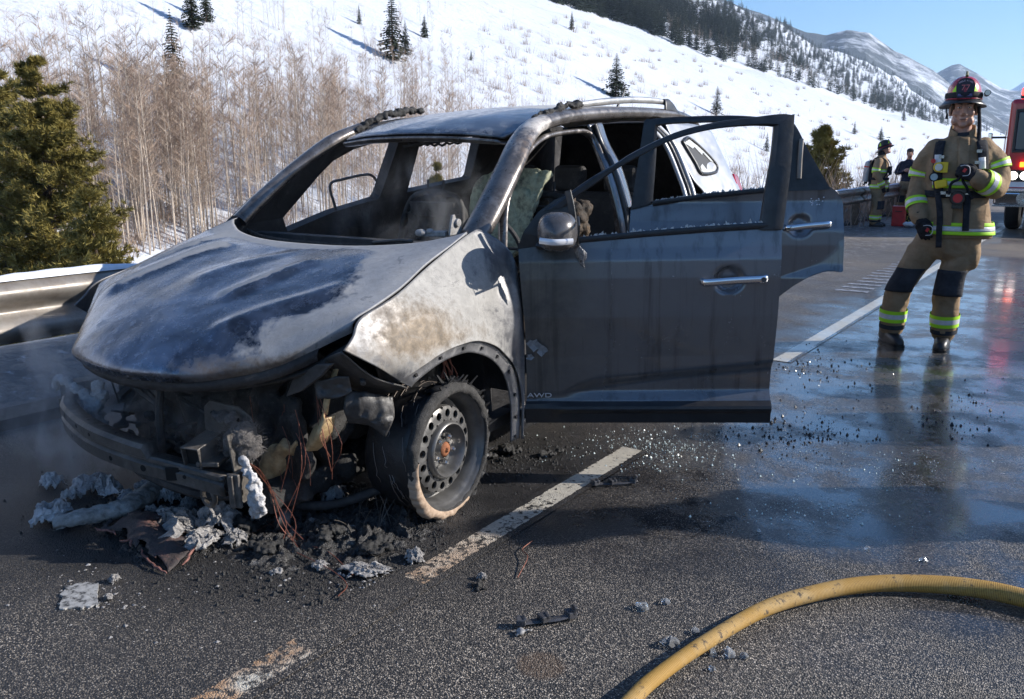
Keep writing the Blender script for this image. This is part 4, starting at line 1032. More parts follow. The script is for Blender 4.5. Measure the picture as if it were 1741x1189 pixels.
band([(-.037, 1.150), (-.0, 1.399), (.028, 1.60), (.045, 1.624)], [(.081, 1.180), (.094, 1.397), (.100, 1.57), (.11, 1.59)], 24, .0, .035).build('window_frame', FRAMEM, rd, True, 35)
band([(.035, 1.620), (.205, 1.628), (.507, 1.627), (.765, 1.600)], [(.10, 1.582), (.206, 1.592), (.507, 1.590), (.72, 1.56)], 30, .001, .034).build('window_frame', FRAMEM, rd, True, 35)
band([(.76, 1.602), (.811, 1.57), (.889, 1.427), (.987, 1.262), (1.00, 1.24)], [(.70, 1.56), (.705, 1.45), (.69, 1.33), (.665, 1.25), (.66, 1.23)], 30, .002, .036).build('quarter_light_panel', FRAMEM, rd, True, 35)
belt(rd, zt2, .08, .66, 7)
handle(rd, .770, 1.047, 1.005, 1.066)
MB().tube([(.835, .008, 1.30), (.835, .012, 1.40), (.84, .03, 1.50)], .012, 6).build('window_channel', GALV.m, rd)
b = MB()
for k in range(14):
    s = RNG.uniform(.90, .97); z = RNG.uniform(1.16, 1.20); b.ell((s, off_front(s, z) - .001, z), (.004, .003, .003), 6, 4)
tag(b.build('snow_fleck', SNOWC, rd), kind='stuff')
# --- front wheel on the driver side: burnt-out steel rim -------------------------------
WM = Matrix.Translation((-.035, .912, .322)) @ Matrix.Rotation(rad(3), 4, 'Z') @ Matrix.Rotation(-math.pi / 2, 4, 'X') @ Matrix.Scale(1.045, 4)   # local z = outward
RIMM = NT('burnt_steel_rim', (0.2, 0.2, 0.2), 0.38, 0.5)
RIMM.set('Base Color', RIMM.ramp(RIMM.noise(9, detail=6, rough=.65), [(0.3, (0.085, 0.083, 0.081)), (.7, (0.20, 0.196, 0.19))])); RIMM.set('Roughness', RIMM.map(RIMM.noise(30), .3, .7, .3, .5)); RIMM.bump(RIMM.noise(60, detail=5), .08, .003)
RIMM = RIMM.m
whl = empty('front_wheel'); whl.parent = CAR; whl.matrix_local = WM
b = MB()
b.lathe([(.240, -.012), (.245, -.004), (.244, .004), (.237, .006), (.231, .001), (.229, -.010), (.222, -.020), (.213, -.032), (.208, -.060), (.203, -.085), (.186, -.092), (.1760, -.070), (.1725, -.040)], 72)
b.lathe([(.118, -.030), (.115, -.018), (.111, -.008), (.105, -.006), (.099, -.014), (.093, -.035), (.087, -.058), (.078, -.066), (.064, -.062), (.048, -.060), (.038, -.050), (.034, -.034), (.032, -.030)], 72)
NH = 16
def disc_y(r): return np.interp(r, [.118, .13, .16, .1725], [-.030, -.030, -.032, -.040])
for k in range(NH):
    a0 = 2 * math.pi * (k + .5) / NH; hw = math.pi / NH; nP = 16
    oP, hP, hB = [], [], []
    for j in range(nP):
        t = 2 * math.pi * (j + .5) / nP; c, s_ = math.cos(t), math.sin(t); q = 1 / max(abs(c), abs(s_))
        r_ = .14525 + .02725 * c * q; an = a0 + hw * s_ * q
        oP.append((r_ * math.cos(an), r_ * math.sin(an), float(disc_y(r_))))
        r2 = .1455 + .0165 * c; an2 = a0 + .0155 * s_ / .1455
        hP.append((r2 * math.cos(an2), r2 * math.sin(an2), float(disc_y(r2)) - .001)); hB.append((r2 * math.cos(an2), r2 * math.sin(an2), float(disc_y(r2)) - .012))
    b.add(oP + hP + hB, [(j, (j + 1) % nP, nP + (j + 1) % nP, nP + j) for j in range(nP)] + [(nP + j, nP + (j + 1) % nP, 2 * nP + (j + 1) % nP, 2 * nP + j) for j in range(nP)])
rim = b.build('rim', RIMM, whl, True, 50)
b = MB(); b.lathe([(0, -.022), (.018, -.022), (.026, -.026), (.031, -.034), (.032, -.06)], 28); hub_c = b.build('hub_cap', RUST, whl, True, 40)
MB().lathe([(0, -.012), (.008, -.013), (.011, -.020), (.012, -.026)], 6).build('hub_nut', RUST, whl, False)
LUG = simple('bright_lug_steel', (0.42, 0.41, 0.40), 0.28, 0.9, var=.2, scale=50)
lug_me = None
for k in range(5):
    a = 2 * math.pi * k / 5 + .35
    if lug_me is None:
        o = MB().lathe([(0, .012), (.006, .012), (.009, .008), (.0125, .002), (.0125, -.026), (.017, -.03)], 6).build('lug_nut', LUG, whl, True, 30); lug_me = o.data
    else: o = obj('lug_nut', lug_me, whl)
    o.location = (.055 * math.cos(a), .055 * math.sin(a), -.034)
    d = MB().lathe([(.016, -.064), (.017, -.056), (.013, -.052), (0, -.052)], 14).build('lug_seat', RIMM, whl) if k == 0 else d
    q = d if k == 0 else obj('lug_seat', d.data, whl)
    a2 = a + math.pi / 5; q.location = (.062 * math.cos(a2), .062 * math.sin(a2), .0)
# what is left of the tyre: ragged bead round the rim and the wire-bound carcass behind it
TYM = soot('burnt_tyre', (0.008, 0.008, 0.009), (0.020, 0.020, 0.021), (0.060, 0.058, 0.056), 0.5, 5, .35)
b = MB(); rows = []
for i in range(140):
    a = 2 * math.pi * i / 140
    n = fbm(np.array([[math.cos(a) * 6, math.sin(a) * 6, 0]]), 5, 4)[0] - .5
    e = .016 + .018 * n + (.010 if math.sin(a) < -.3 else 0)
    # a section round the lip
    rows.append([((.238 + u * e) * math.cos(a), (.238 + u * e) * math.sin(a), w_) for u, w_ in [(-.35, .004), (-.2, .014), (.3, .017 + .006 * n), (.9, .010), (1.15, -.004), (1.0, -.022), (.3, -.03)]])
rows.append(rows[0])
P_ = np.array(rows); P_ += (fbm(P_ * 60, 15, 3)[..., None] - .5) * .008
P_[-1] = P_[0]
o = MB().grid(P_).build('tyre_bead', soot('charred_bead', (.018, .018, .017), (.050, .048, .046), (.15, .14, .135), .85, 30, .8), whl, True, 180)
b = MB(); b.lathe([(.235, -.02), (.246, -.03), (.249, -.06), (.252, -.12), (.250, -.18), (.246, -.225), (.235, -.24), (.19, -.242)], 72); o = b.build('tyre_carcass', TYM, whl, True, 60)
# clay-coloured side wall still stuck to the lower part
SIDEW = NT('ash_tan_sidewall', (0.36, 0.25, 0.17), 0.85); n_ = SIDEW.noise(1.0, SIDEW.mapped(SIDEW.obj, (60, 60, 5)), 5, .6)
SIDEW.set('Base Color', SIDEW.ramp(n_, [(.3, (.26, .18, .125)), (.6, (.42, .31, .22)), (.8, (.55, .45, .36))])); SIDEW.bump(n_, .3, .003); SIDEW = SIDEW.m
rows = []
for i in range(90):
    a = rad(-8) + rad(118) * i / 89                     # local y of the wheel points down, x forward
    t = i / 89; e = .036 * math.sin(math.pi * min(1, max(0, t))) ** .5 + .002
    n = fbm(np.array([[math.cos(a) * 9, math.sin(a) * 9, 3]]), 6, 3)[0] - .5
    rows.append([((.236 + u * (e + .030 * n)) * math.cos(a), (.236 + u * (e + .030 * n)) * math.sin(a), w_) for u, w_ in [(.0, .016), (.35, .021), (.7, .018), (1.0, .008), (1.0, -.02)]])
sw = MB().grid(rows).build('sidewall_remnant', SIDEW, whl, True, 180)
sw.rotation_euler = (0, 0, 0)
# shredded, sagging rubber hanging off the rear and lower side of the rim
rows = []; NS = 150
for i in range(NS):
    t = i / (NS - 1); a = rad(70) + rad(215) * t                # local x forward, y down
    env = math.sin(math.pi * t) ** .5
    nn = fbm(np.array([[math.cos(a) * 11, math.sin(a) * 11, 7]]), 3, 4)[0]
    sag = .030 * max(0, math.sin(a)) 
    e = (.018 + .075 * env * nn + sag * .6 * env)
    row = []
    for u, w_ in [(0, -.012), (.25, .004 - .012 * nn), (.55, .008 - .03 * nn), (.8, -.006), (1.0, -.030), (.85, -.060), (.4, -.075)]:
        rr2 = .240 + u * e
        row.append((rr2 * math.cos(a), min(rr2 * math.sin(a), .292), w_))
    rows.append(row)
P_ = np.array(rows); P_ += (fbm(P_ * 38, 25, 4)[..., None] - .5) * .022
MB().grid(P_).build('tyre_shred', TYM, whl, True, 60)
b = MB(); rr = random.Random(22)
for k in range(70):
    a = rad(70) + rad(215) * rr.random(); r0 = .255 + rr.uniform(0, .02); l = rr.uniform(.02, .07)
    p = Vector((r0 * math.cos(a), min(r0 * math.sin(a), .285), rr.uniform(-.05, .0))); d = Vector((math.cos(a + rr.uniform(-.8, .8)), math.sin(a + rr.uniform(-.8, .8)) * .6, rr.uniform(-.4, .5)))
    q = p + d * l; s_ = Vector((-math.sin(a), math.cos(a), .3)) * rr.uniform(.003, .012)
    b.add([p - s_, p + s_, q + s_ * .4, q - s_ * .3], [(0, 1, 2, 3)])
o = b.build('rubber_strip', TYM, whl, False); m_ = o.modifiers.new('solid', 'SOLIDIFY'); m_.thickness = .004; tag(o, kind='stuff')
b = MB(); rr = random.Random(21)
for k in range(60):
    a = rr.uniform(0, 2 * math.pi); z0 = rr.uniform(-.2, -.03); sp = rr.uniform(.2, .9)
    b.tube([((.252 + .004 * math.sin(q * 3.1) + (.012 * q if rr.random() < .3 else 0)) * math.cos(a + sp * q), (.253 + .004 * math.cos(q * 2)) * math.sin(a + sp * q), z0 + .02 * math.sin(q * 2 + a)) for q in np.linspace(0, 1, 10)], .0011, 4)
b.build('tyre_wire', simple('tyre_cord_wire', (.20, .17, .15), .5, .6, var=.3), whl)
# other wheels (burnt, mostly out of sight)
def plain_wheel(x, y, z, side, r=.245, tyre=.0):
    b = MB(); M = Matrix.Translation((x, y, z)) @ Matrix.Rotation(-math.pi / 2 * side, 4, 'X')
    b.lathe([(0, -.04), (.06, -.05), (.12, -.01), (.19, -.03), (.205, -.08), (.23, -.01), (.243, .0)], 48, 0, M)
    R_ = r + tyre
    b.lathe([(.240, 0), (R_ - .03, .012), (R_ - .006, -.01), (R_, -.04), (R_, -.17), (R_ - .01, -.2), (.2, -.22)], 48, 1, M)
    return b.build('wheel', [RIMM, TYM], CAR, True, 40)
plain_wheel(0, -.80, .30, -1, .245, .0)
plain_wheel(-2.70, .82, .285, 1, .245, .105); plain_wheel(-2.70, -.82, .285, -1, .245, .105)
# --- the nose: bumper beam, brackets, crash box, radiator remains, engine ----------------
def beam_pt(t): return None
cl = resample([(.60, -.80, .440), (.74, -.55, .462), (.84, -.20, .468), (.845, .10, .455), (.80, .30, .432), (.735, .485, .395)], 60)
rows = []
for i, p in enumerate(cl):
    t = i / 59; x_, y_, z_ = p
    tan = Vector(cl[min(i + 1, 59)] - cl[max(i - 1, 0)]).normalized(); nx = Vector((tan.y, -tan.x, 0)).normalized()
    up_ = .052; cut = 1.0 if y_ < .17 else 0.25       # the upper lip has burnt through on the driver end
    prof_ = [(-.05, up_ * cut), (.0, up_ * cut + .004), (.012, up_ * cut - .008), (.012, .012), (.003, .004), (.003, -.006), (.014, -.014), (.012, -.055), (-.03, -.06)]
    rows.append([(x_ + nx.x * a, y_ + nx.y * a, z_ + c) for a, c in prof_])
BG = np.array(rows); BG += (fbm(BG * 18, 33, 3)[..., None] - .5) * .008
BEAMM = soot('bumper_beam_steel', (.035, .032, .029), (.090, .081, .072), (.21, .19, .17), .5, 9, .35)
beam = sheet('bumper_beam', BG, BEAMM, CAR, .006, 40)
b = MB()
for i, zz, r in [(8, .03, .012), (16, .03, .008), (24, .03, .008), (44, -.03, .013), (52, -.02, .008), (20, -.035, .008), (30, .028, .007), (36, -.035, .010)]:
    p = Vector(cl[i]); tan = Vector(cl[i + 1] - cl[i - 1]).normalized(); nx = Vector((tan.y, -tan.x, 0)).normalized()
    M = Matrix.Translation(p + nx * .0165 + Vector((0, 0, zz))) @ nx.to_track_quat('Z', 'Y').to_matrix().to_4x4()
    b.lathe([(0, .0), (r, 0), (r, -.01)], 14, 0, M)
p = Vector(cl[50]); b.box(p + Vector((.014, 0, -.02)), (.012, .05, .05), Matrix.Rotation(.6, 3, 'Z'))
for i in range(6, 40, 5):
    p = Vector(cl[i]); b.lathe([(0, .002), (.006, .002), (.006, -.004)], 10, 0, Matrix.Translation(p + Vector((-.02, 0, .055))))
beam.location.z = -.018; beam.location.y = -.010
tag(b.build('beam_hole', NT('hole_black', (.004, .004, .004), .9).m, beam, False), kind='stuff')
b = MB()
b.box((.715, .535, .375), (.10, .018, .125), Matrix.Rotation(.25, 3, 'Z')).box((.745, .545, .375), (.014, .05, .13), Matrix.Rotation(.25, 3, 'Z'))
b.box((.70, .39, .455), (.14, .085, .018), Matrix.Rotation(.5, 3, 'Z'))
o = b.build('beam_end_plate', BEAMM, beam, False); bevel(o, .004)
# square crash can on its flanged plate
M = Matrix.Translation((.68, .335, .475)) @ Matrix.Rotation(rad(12), 4, 'Z') @ Matrix.Rotation(rad(8), 4, 'Y')
b = MB()
w_ = .038
for s_ in (-1, 1): b.box(tuple(M @ Vector((.04, s_ * w_, 0))), (.14, .005, .076), M.to_3x3()).box(tuple(M @ Vector((.04, 0, s_ * w_))), (.14, .081, .005), M.to_3x3())
o = b.build('crash_can', BEAMM, CAR, False); bevel(o, .003)
b = MB(); b.box(tuple(M @ Vector((.04, 0, 0))), (.10, .070, .070), M.to_3x3()); b.build('crash_can_inside', NT('hole_black', (.006, .006, .006), .9).m, CAR, False)
FP = [(-.11, -.05), (.11, -.05), (.115, .03), (.10, .10), (.05, .135), (-.02, .14), (-.08, .15), (-.115, .12), (-.12, .04)]
b = MB(); b.prism(FP, .008, Matrix.Translation((.60, .36, .475)) @ Matrix.Rotation(rad(12), 4, 'Z') @ Matrix(((0, 0, 1, 0), (1, 0, 0, 0), (0, 1, 0, 0), (0, 0, 0, 1))))
MP = Matrix.Translation((.607, .36, .475)) @ Matrix.Rotation(rad(12), 4, 'Z') @ Matrix(((0, 0, 1, 0), (1, 0, 0, 0), (0, 1, 0, 0), (0, 0, 0, 1)))
b.lathe([(.022, 0.002), (.024, .006), (.028, .004), (.028, 0)], 18, 0, MP @ Matrix.Translation((.03, .085, 0)))
o = b.build('crash_can_flange', BEAMM, CAR, False); bevel(o, .002)
b = MB(); b.lathe([(0, 0), (.021, 0), (.021, -.004)], 18, 0, MP @ Matrix.Translation((.03, .085, .004))).lathe([(0, 0), (.008, 0), (.008, -.004)], 12, 0, MP @ Matrix.Translation((-.075, .10, .003))); tag(b.build('flange_hole', NT('hole_black', (.006, .006, .006), .9).m, CAR, False), kind='stuff')
b = MB(); b.box((.66, .475, .47), (.10, .006, .15), Matrix.Rotation(.2, 3, 'Z') @ Matrix.Rotation(.12, 3, 'X')); b.build('side_bracket', BEAMM, CAR, False)
# tow loop under the beam
b = MB(); b.tube([(.74 + 0 * a, .37 + .035 * math.cos(a), .295 + .035 * math.sin(a)) for a in np.linspace(0, 2 * math.pi, 24, endpoint=False)], .010, 8, closed=True); b.build('tow_loop', BEAMM, CAR)
# passenger end of the beam
b = MB(); b.box((.60, -.82, .45), (.02, .10, .20), Matrix.Rotation(-.5, 3, 'Z')).box((.55, -.70, .52), (.10, .09, .09), Matrix.Rotation(-.3, 3, 'Z')).box((.58, -.86, .40), (.05, .02, .12)); o = b.build('beam_end_plate', BEAMM, beam, False); bevel(o, .004)
# ochre side member
b = MB()
SM = loft([[(.44, .21, .235), (.46, .30, .33), (.46, .42, .425), (.44, .53, .445)], [(.50, .25, .20), (.50, .34, .30), (.49, .44, .40), (.45, .55, .435)], [(.48, .30, .145), (.48, .38, .235), (.46, .46, .345), (.42, .52, .40)], [(.40, .33, .135), (.40, .40, .22), (.38, .47, .33), (.36, .52, .38)]], 40, 24)
SM += np.stack([0 * SM[..., 0], 0 * SM[..., 0], .012 * np.sin(SM[..., 1] * 95)], -1) + (fbm(SM * 20, 8, 3)[..., None] - .5) * .014
sheet('side_member', SM, OCHRE, CAR, .006, 50)
b = MB(); b.tube(resample([(.60, .40, .30), (.52, .33, .27), (.46, .30, .27)], 10), .018, 8, flat=(1.4, .5)); b.build('side_member_stay', OCHRE, CAR)
SM2 = loft([[(.40, .56, .45), (.41, .60, .50), (.42, .645, .54), (.42, .68, .59)], [(.44, .58, .42), (.45, .63, .46), (.46, .68, .51), (.44, .70, .57)], [(.40, .60, .41), (.40, .65, .45), (.40, .69, .50), (.40, .71, .57)]], 24, 14)
sheet('horn_bracket', SM2, OCHRE, CAR, .006, 50)
tubular('lamp_stay', [(.42, .68, .58), (.42, .70, .64), (.41, .72, .70), (.40, .74, .76)], [.010, .008], (.5, 1.6), OCHRE, 16, 6)
# charred fluff ball
FX, FY, FZ = .63, .455, .49
b = MB(); rr = random.Random(14)
for k in range(50):
    a = rr.uniform(0, 6.28); bz = rr.uniform(-1, 1); r_ = math.sqrt(1 - bz * bz) * rr.uniform(.5, 1)
    b.ell((FX + .055 * r_ * math.cos(a), FY + .072 * r_ * math.sin(a), FZ + .065 * bz), (.026, .026, .024), 7, 5)
for k in range(18): b.ell((FX + rr.uniform(-.02, .02), FY - .13 + .1 * k / 18, FZ + .085 + rr.uniform(-.01, .012)), (.018, .018, .012), 7, 5)
FLUFF = soot('charred_fibre', (.035, .033, .032), (.13, .12, .115), (.34, .32, .30), .95, 45, 1.0)
o = b.build('charred_fibre_ball', FLUFF, CAR, True, 180); fuse(o, .006, 0, (.012, .022))
b = MB()
for k in range(420):
    a = rr.uniform(0, 6.28); bz = rr.uniform(-.6, 1); r_ = math.sqrt(1 - bz * bz)
    n_ = Vector((r_ * math.cos(a), r_ * math.sin(a), bz)); p = Vector((FX, FY, FZ)) + Vector((n_.x * .075, n_.y * .09, n_.z * .085))
    q = p + n_ * rr.uniform(.008, .022) + Vector((rr.uniform(-.015, .015), rr.uniform(-.015, .015), rr.uniform(-.012, .012)))
    s_ = n_.cross(Vector((rr.random(), rr.random(), rr.random()))).normalized() * .0016
    b.add([p - s_, p + s_, q], [(0, 1, 2)])
b.build('fibre_strand', FLUFF, CAR, False)
# hanging white ash rag
b = MB(); rr = random.Random(17)
for p, r_ in zip(resample([(.70, .545, .47), (.70, .565, .42), (.70, .59, .36), (.70, .595, .31), (.69, .565, .265), (.69, .545, .25)], 22), np.interp(np.linspace(0, 1, 22), [0, .3, .6, .85, 1], [.012, .022, .032, .03, .018])):
    b.ell(Vector(p) + Vector((rr.uniform(-.006, .006), rr.uniform(-.008, .008), 0)), (r_ * .7, r_, r_ * 1.1), 8, 6)
o = b.build('white_ash_rag', ASHW, CAR, True, 180); fuse(o, .0045, 0, (.022, .034))
# insulation at the passenger end
b = MB(); rr = random.Random(18)
for p, r_ in zip(resample([(.62, -.86, .50), (.62, -.80, .55), (.61, -.72, .53), (.60, -.62, .46), (.60, -.56, .40), (.60, -.53, .36)], 26), np.interp(np.linspace(0, 1, 26), [0, .2, .5, .8, 1], [.014, .022, .02, .03, .014])):
    b.ell(Vector(p) + Vector((rr.uniform(-.01, .01), rr.uniform(-.012, .012), 0)), (r_, r_, r_), 8, 6)
for k in range(10): b.ell((.58, -.56 + rr.uniform(-.03, .03), .50 + rr.uniform(-.05, .04)), (.02, .03, .03), 8, 6)
o = b.build('ash_insulation', ASHW, CAR, True, 180); fuse(o, .0055, 0, (.022, .034))
# engine, radiator panel remains, cross member
b = MB(); rr = random.Random(19)
b.box((.10, -.05, .62), (.55, .75, .45)).box((.42, 0, .40), (.05, 1.1, .42)).box((.30, -.45, .60), (.3, .35, .35)).box((-.25, 0, .70), (.25, 1.2, .5)).box((.15, .35, .55), (.35, .35, .4)).box((.2, 0, .22), (.7, 1.0, .1))
for k in range(60): b.ell((rr.uniform(.15, .45), rr.uniform(-.62, .58), rr.uniform(.22, .78)), (rr.uniform(.03, .09), rr.uniform(.03, .10), rr.uniform(.03, .08)), 8, 6)
for k in range(14):
    y_ = rr.uniform(-.6, .5); b.tube(resample([(.42, y_, rr.uniform(.3, .7)), (.48, y_ + rr.uniform(-.1, .1), rr.uniform(.3, .7)), (.40, y_ + rr.uniform(-.25, .25), rr.uniform(.3, .7))], 10), rr.uniform(.008, .02), 6)
o = b.build('engine_remains', CHAR, CAR, True, 180); fuse(o, .018, 1, (.06, .05))
b = MB()
b.tube(resample([(.36, -.78, .80), (.50, -.60, .73), (.60, -.3, .67), (.62, 0, .66), (.60, .3, .67), (.48, .62, .74), (.36, .78, .84)], 40), .016, 8, flat=(1.6, .8))
b.tube(resample([(.55, -.60, .30), (.66, -.2, .26), (.66, .2, .24), (.52, .36, .22)], 30), .03, 8, flat=(1, .7)).tube(resample([(.60, -.05, .66), (.64, -.04, .5), (.66, -.02, .28)], 12), .016, 8)
b.build('radiator_support', SOOT, CAR)
tubular('lower_pipe', [(.42, .35, .13), (.30, .55, .13), (.16, .72, .19), (.10, .80, .20)], [.02, .02], None, SOOT, 20, 8)
# copper wiring, hanging from the bay
b = MB(); rr = random.Random(23)
for k in range(12):
    x0, y0_ = .47 + rr.uniform(-.05, .03), rr.uniform(.30, .62)
    b.tube(resample([(x0, y0_, rr.uniform(.45, .62)), (x0 + rr.uniform(-.02, .04), y0_ + rr.uniform(-.08, .08), rr.uniform(.32, .5)), (x0 + rr.uniform(0, .06), y0_ + rr.uniform(-.1, .1), rr.uniform(.14, .34))], 9), .0013, 4)
for k in range(5):
    j = lambda q: rr.uniform(-q, q)
    b.tube(resample([(.69, .56, .45), (.62 + j(.01), .52 + j(.01), .38), (.56 + j(.01), .50 + j(.02), .28 + j(.02)), (.55 + j(.03), .56 + j(.03), .16), (.58 + j(.05), .64 + j(.05), .075), (.66 + j(.06), .74 + j(.06), .062)], 24), .0018, 4)
for k in range(6): b.tube(resample([(.40, .62, .62 + rr.uniform(-.1, .1)), (.46, .72 + rr.uniform(-.05, .1), .50), (.43, .70, .40 + rr.uniform(-.1, .1))], 10), .0014, 4)
b.build('wiring', WIRE, CAR)
b = MB()
for k in range(7): b.tube(resample([(.50 + .01 * k, .40 + .01 * k, .40), (.52, .345 + .008 * k, .34), (.505, .33 + .012 * k, .22)], 10), .0025, 4)
b.build('burnt_cable', SOOT, CAR)

# clutter left in the bay: burnt hoses, stubs of brackets, sagging looms
b = MB(); rr = random.Random(61)
for k in range(34):
    y_ = rr.uniform(-.62, .16); x_ = rr.uniform(.36, .54); z_ = rr.uniform(.28, .72)
    b.tube(resample([(x_, y_, z_), (x_ + rr.uniform(-.05, .06), y_ + rr.uniform(-.12, .12), z_ + rr.uniform(-.14, .08)), (x_ + rr.uniform(-.06, .06), y_ + rr.uniform(-.22, .22), z_ + rr.uniform(-.22, .08))], 10), rr.uniform(.003, .012), 6)
for k in range(16):
    b.box((rr.uniform(.36, .52), rr.uniform(-.6, .1), rr.uniform(.26, .70)), (rr.uniform(.01, .05), rr.uniform(.02, .09), rr.uniform(.01, .07)), Matrix.Rotation(rr.uniform(0, 3), 3, 'X') @ Matrix.Rotation(rr.uniform(0, 3), 3, 'Z'))
o = b.build('bay_clutter', SOOT, CAR, False); tag(o, kind='stuff')
b = MB()
for k in range(70):
    b.ell((rr.uniform(.36, .56), rr.uniform(-.62, .15), rr.uniform(.24, .45)), (rr.uniform(.01, .035), rr.uniform(.01, .04), rr.uniform(.008, .025)), 8, 5)
o = b.build('bay_ash', CHAR, CAR, True, 180); fuse(o, .010, 0, (.02, .03)); tag(o, kind='stuff')
# ------------------------------------------------------------------ placing by sight lines
_f = Vector((-math.sin(YAW) * math.cos(PITCH), math.cos(YAW) * math.cos(PITCH), -math.sin(PITCH)))
_r = Vector((math.cos(YAW), math.sin(YAW), 0)); _u = _r.cross(_f)
def sight(u, v): return _f + _r * ((u - 870.5) / 1450) - _u * ((v - 594.5) / 1450)
def on_road(u, v, z=0.0):
    d = sight(u, v); t = (z - CAM_H) / d.z
    return Vector((0, 0, CAM_H)) + d * t
TS = np.concatenate([np.arange(5.5, 80, .35), np.geomspace(80, 3000, 420)])
def on_hill(u, v, skip=0.0):
    """first point of the slope along a sight line, and its depth"""
    d = sight(u, v); t = TS[TS > skip]
    X, Y, Z = d.x * t, d.y * t, CAM_H + d.z * t
    g = hill(X, Y); k = np.nonzero((Z < g) & (X < -5.3))[0]
    if not len(k): return None
    i = k[0]; return Vector((X[i], Y[i], g[i])), float(t[i])

# ------------------------------------------------------------------ trees
BARK = simple('pine_bark', (0.085, 0.060, 0.042), 0.9, var=.4, scale=9, bump=.5)
ASPB = simple('aspen_bark', (0.43, 0.36, 0.29), 0.85, var=.25, scale=6)
TWIG = simple('bare_twig', (0.36, 0.265, 0.20), 0.9, var=.3, scale=2)
def needle_mat(name, a, b, c):
    m = NT(name, a, 0.65)
    m.set('Base Color', m.ramp(m.noise(1.7, m.pos, 5, .7), [(.3, a), (.52, b), (.75, c)]))
    m.set('Subsurface Weight', 0.0); m.set('Specular IOR Level', .25)
    return m.m
SPRUCE = needle_mat('spruce_needles', (0.020, 0.030, 0.018), (0.042, 0.055, 0.030), (0.075, 0.085, 0.045))
PINE = needle_mat('pine_needles', (0.115, 0.100, 0.026), (0.225, 0.185, 0.050), (0.34, 0.275, 0.085))
def spruce_meshes(seed, h=10.0, rad_=1.6, whorls=26, per=9, fine=True):
    rr = random.Random(seed); t = MB(); c = MB()
    t.tube([(0, 0, -.4), (rr.uniform(-.05, .05), 0, h * .5), (0, 0, h)], [.14 * h / 10, .09 * h / 10, .012], 6)
    for w in range(whorls):
        q = w / (whorls - 1); z = h * (.06 + .92 * q ** .9); L = rad_ * (1 - q) ** .85 * rr.uniform(.8, 1.12) + .10
        for k in range(per):
            a = 2 * math.pi * (k + rr.random() * .8) / per + w * .7; l = L * rr.uniform(.55, 1.1)
            if rr.random() < .10: continue
            d = Vector((math.cos(a), math.sin(a), 0)); s = Vector((-d.y, d.x, 0))
            dz = -.30 * l + rr.uniform(-.1, .1) * l
            n = 4 if fine else 2
            for j in range(n):
                t0 = (j + .1) / n; t1 = (j + 1.25) / n
                p0 = d * (l * t0) + Vector((0, 0, z + dz * t0 ** 1.4)); p1 = d * (l * t1) + Vector((0, 0, z + dz * t1 ** 1.4 + rr.uniform(-.05, .05)))
                wd = (.46 * l * (1 - .40 * t0) + .09) * rr.uniform(.7, 1.2)
                tip = wd * rr.uniform(.2, .8)
                c.add([p0, p0 + s * wd * .5 + d * wd * .3 - Vector((0, 0, .12 * wd)), p1 + s * rr.uniform(-.05, .05), p0 - s * wd * .5 + d * wd * .3 - Vector((0, 0, .12 * wd)), p0 + d * wd * .4 - Vector((0, 0, tip))], [(0, 1, 2), (0, 2, 3), (0, 4, 2)])
    return t, c
CONIFER_ME = []
for s in range(5):
    t, c = spruce_meshes(40 + s, 10, 1.55 + .12 * s, 30, 11, True)
    a = t.build('trunk', BARK, None); b = c.build('crown', SPRUCE, None, False)
    CONIFER_ME.append((a.data, b.data)); bpy.data.objects.remove(a); bpy.data.objects.remove(b)
FAR_ME = []
for s in range(6):
    t, c = spruce_meshes(60 + s, 10, 1.7 + .25 * (s % 3), 15, 8, False)
    c.tube([(0, 0, -.4), (0, 0, 9.8)], [.12, .01], 4)
    b = c.build('far', SPRUCE, None, False); FAR_ME.append(b.data); bpy.data.objects.remove(b)
def tree(name, pos, h, me, label, group=None, cat='tree', wide=1.0, rz=None):
    if isinstance(me, tuple):
        r = empty(name, pos, RNG.uniform(0, 6.28), label, cat, group)
        obj('trunk', me[0], r); obj('crown', me[1], r)
    else:
        r = obj(name, me, None, pos, (0, 0, RNG.uniform(0, 6.28))); tag(r, label, cat, group)
    r.scale = (h / 10 * wide, h / 10 * wide, h / 10)
    return r
# single conifers one can point at : base pixel, top pixel row, label
for u, v, vt, wide, lab in [
    (300, 172, 26, .75, 'slender dark spruce rising among bare aspens on the upper left slope'),
    (328, 52, -40, 1.1, 'dark spruce cut by the top edge of the photo, upper left'),
    (352, 40, -30, .9, 'smaller dark spruce beside the one cut by the top edge'),
    (668, 104, -8, 1.15, 'full dark spruce alone on the open snow above the car roof'),
    (690, 96, 40, .9, 'short spruce tucked against the full spruce above the roof'),
    (722, 66, 28, .9, 'small spruce right of the full spruce high on the slope'),
    (611, 44, 12, .8, 'small faint spruce left of the full spruce high on the slope'),
    (972, 52, 20, .8, 'tiny spruce on the snow crest above the roof aerial'),
    (1047, 168, 95, 1.25, 'dark spruce on the snow right behind the roof aerial'),
    (1218, 196, 148, 1.2, 'dark spruce on the snow above the open front door'),
    (1303, 258, 226, 1.0, 'small dark bush-like spruce seen past the top of the front door frame'),
    (1497, 240, 216, 1.2, 'small brown shrubby conifer above the firefighter with the air tank'),
    (801, 104, 86, 1.0, 'very small spruce above the middle of the car roof'),
    (1536, 206, 184, 1.0, 'small spruce on the far end of the snow slope'),
    (1452, 230, 208, 1.0, 'small pale spruce on the snow right of the open doors'),
]:
    hit = on_hill(u, v)
    if hit: tree('spruce_tree', hit[0], (v - vt) * hit[1] / 1450, CONIFER_ME[RNG.randrange(5)], lab, None, wide=wide * 1.3)
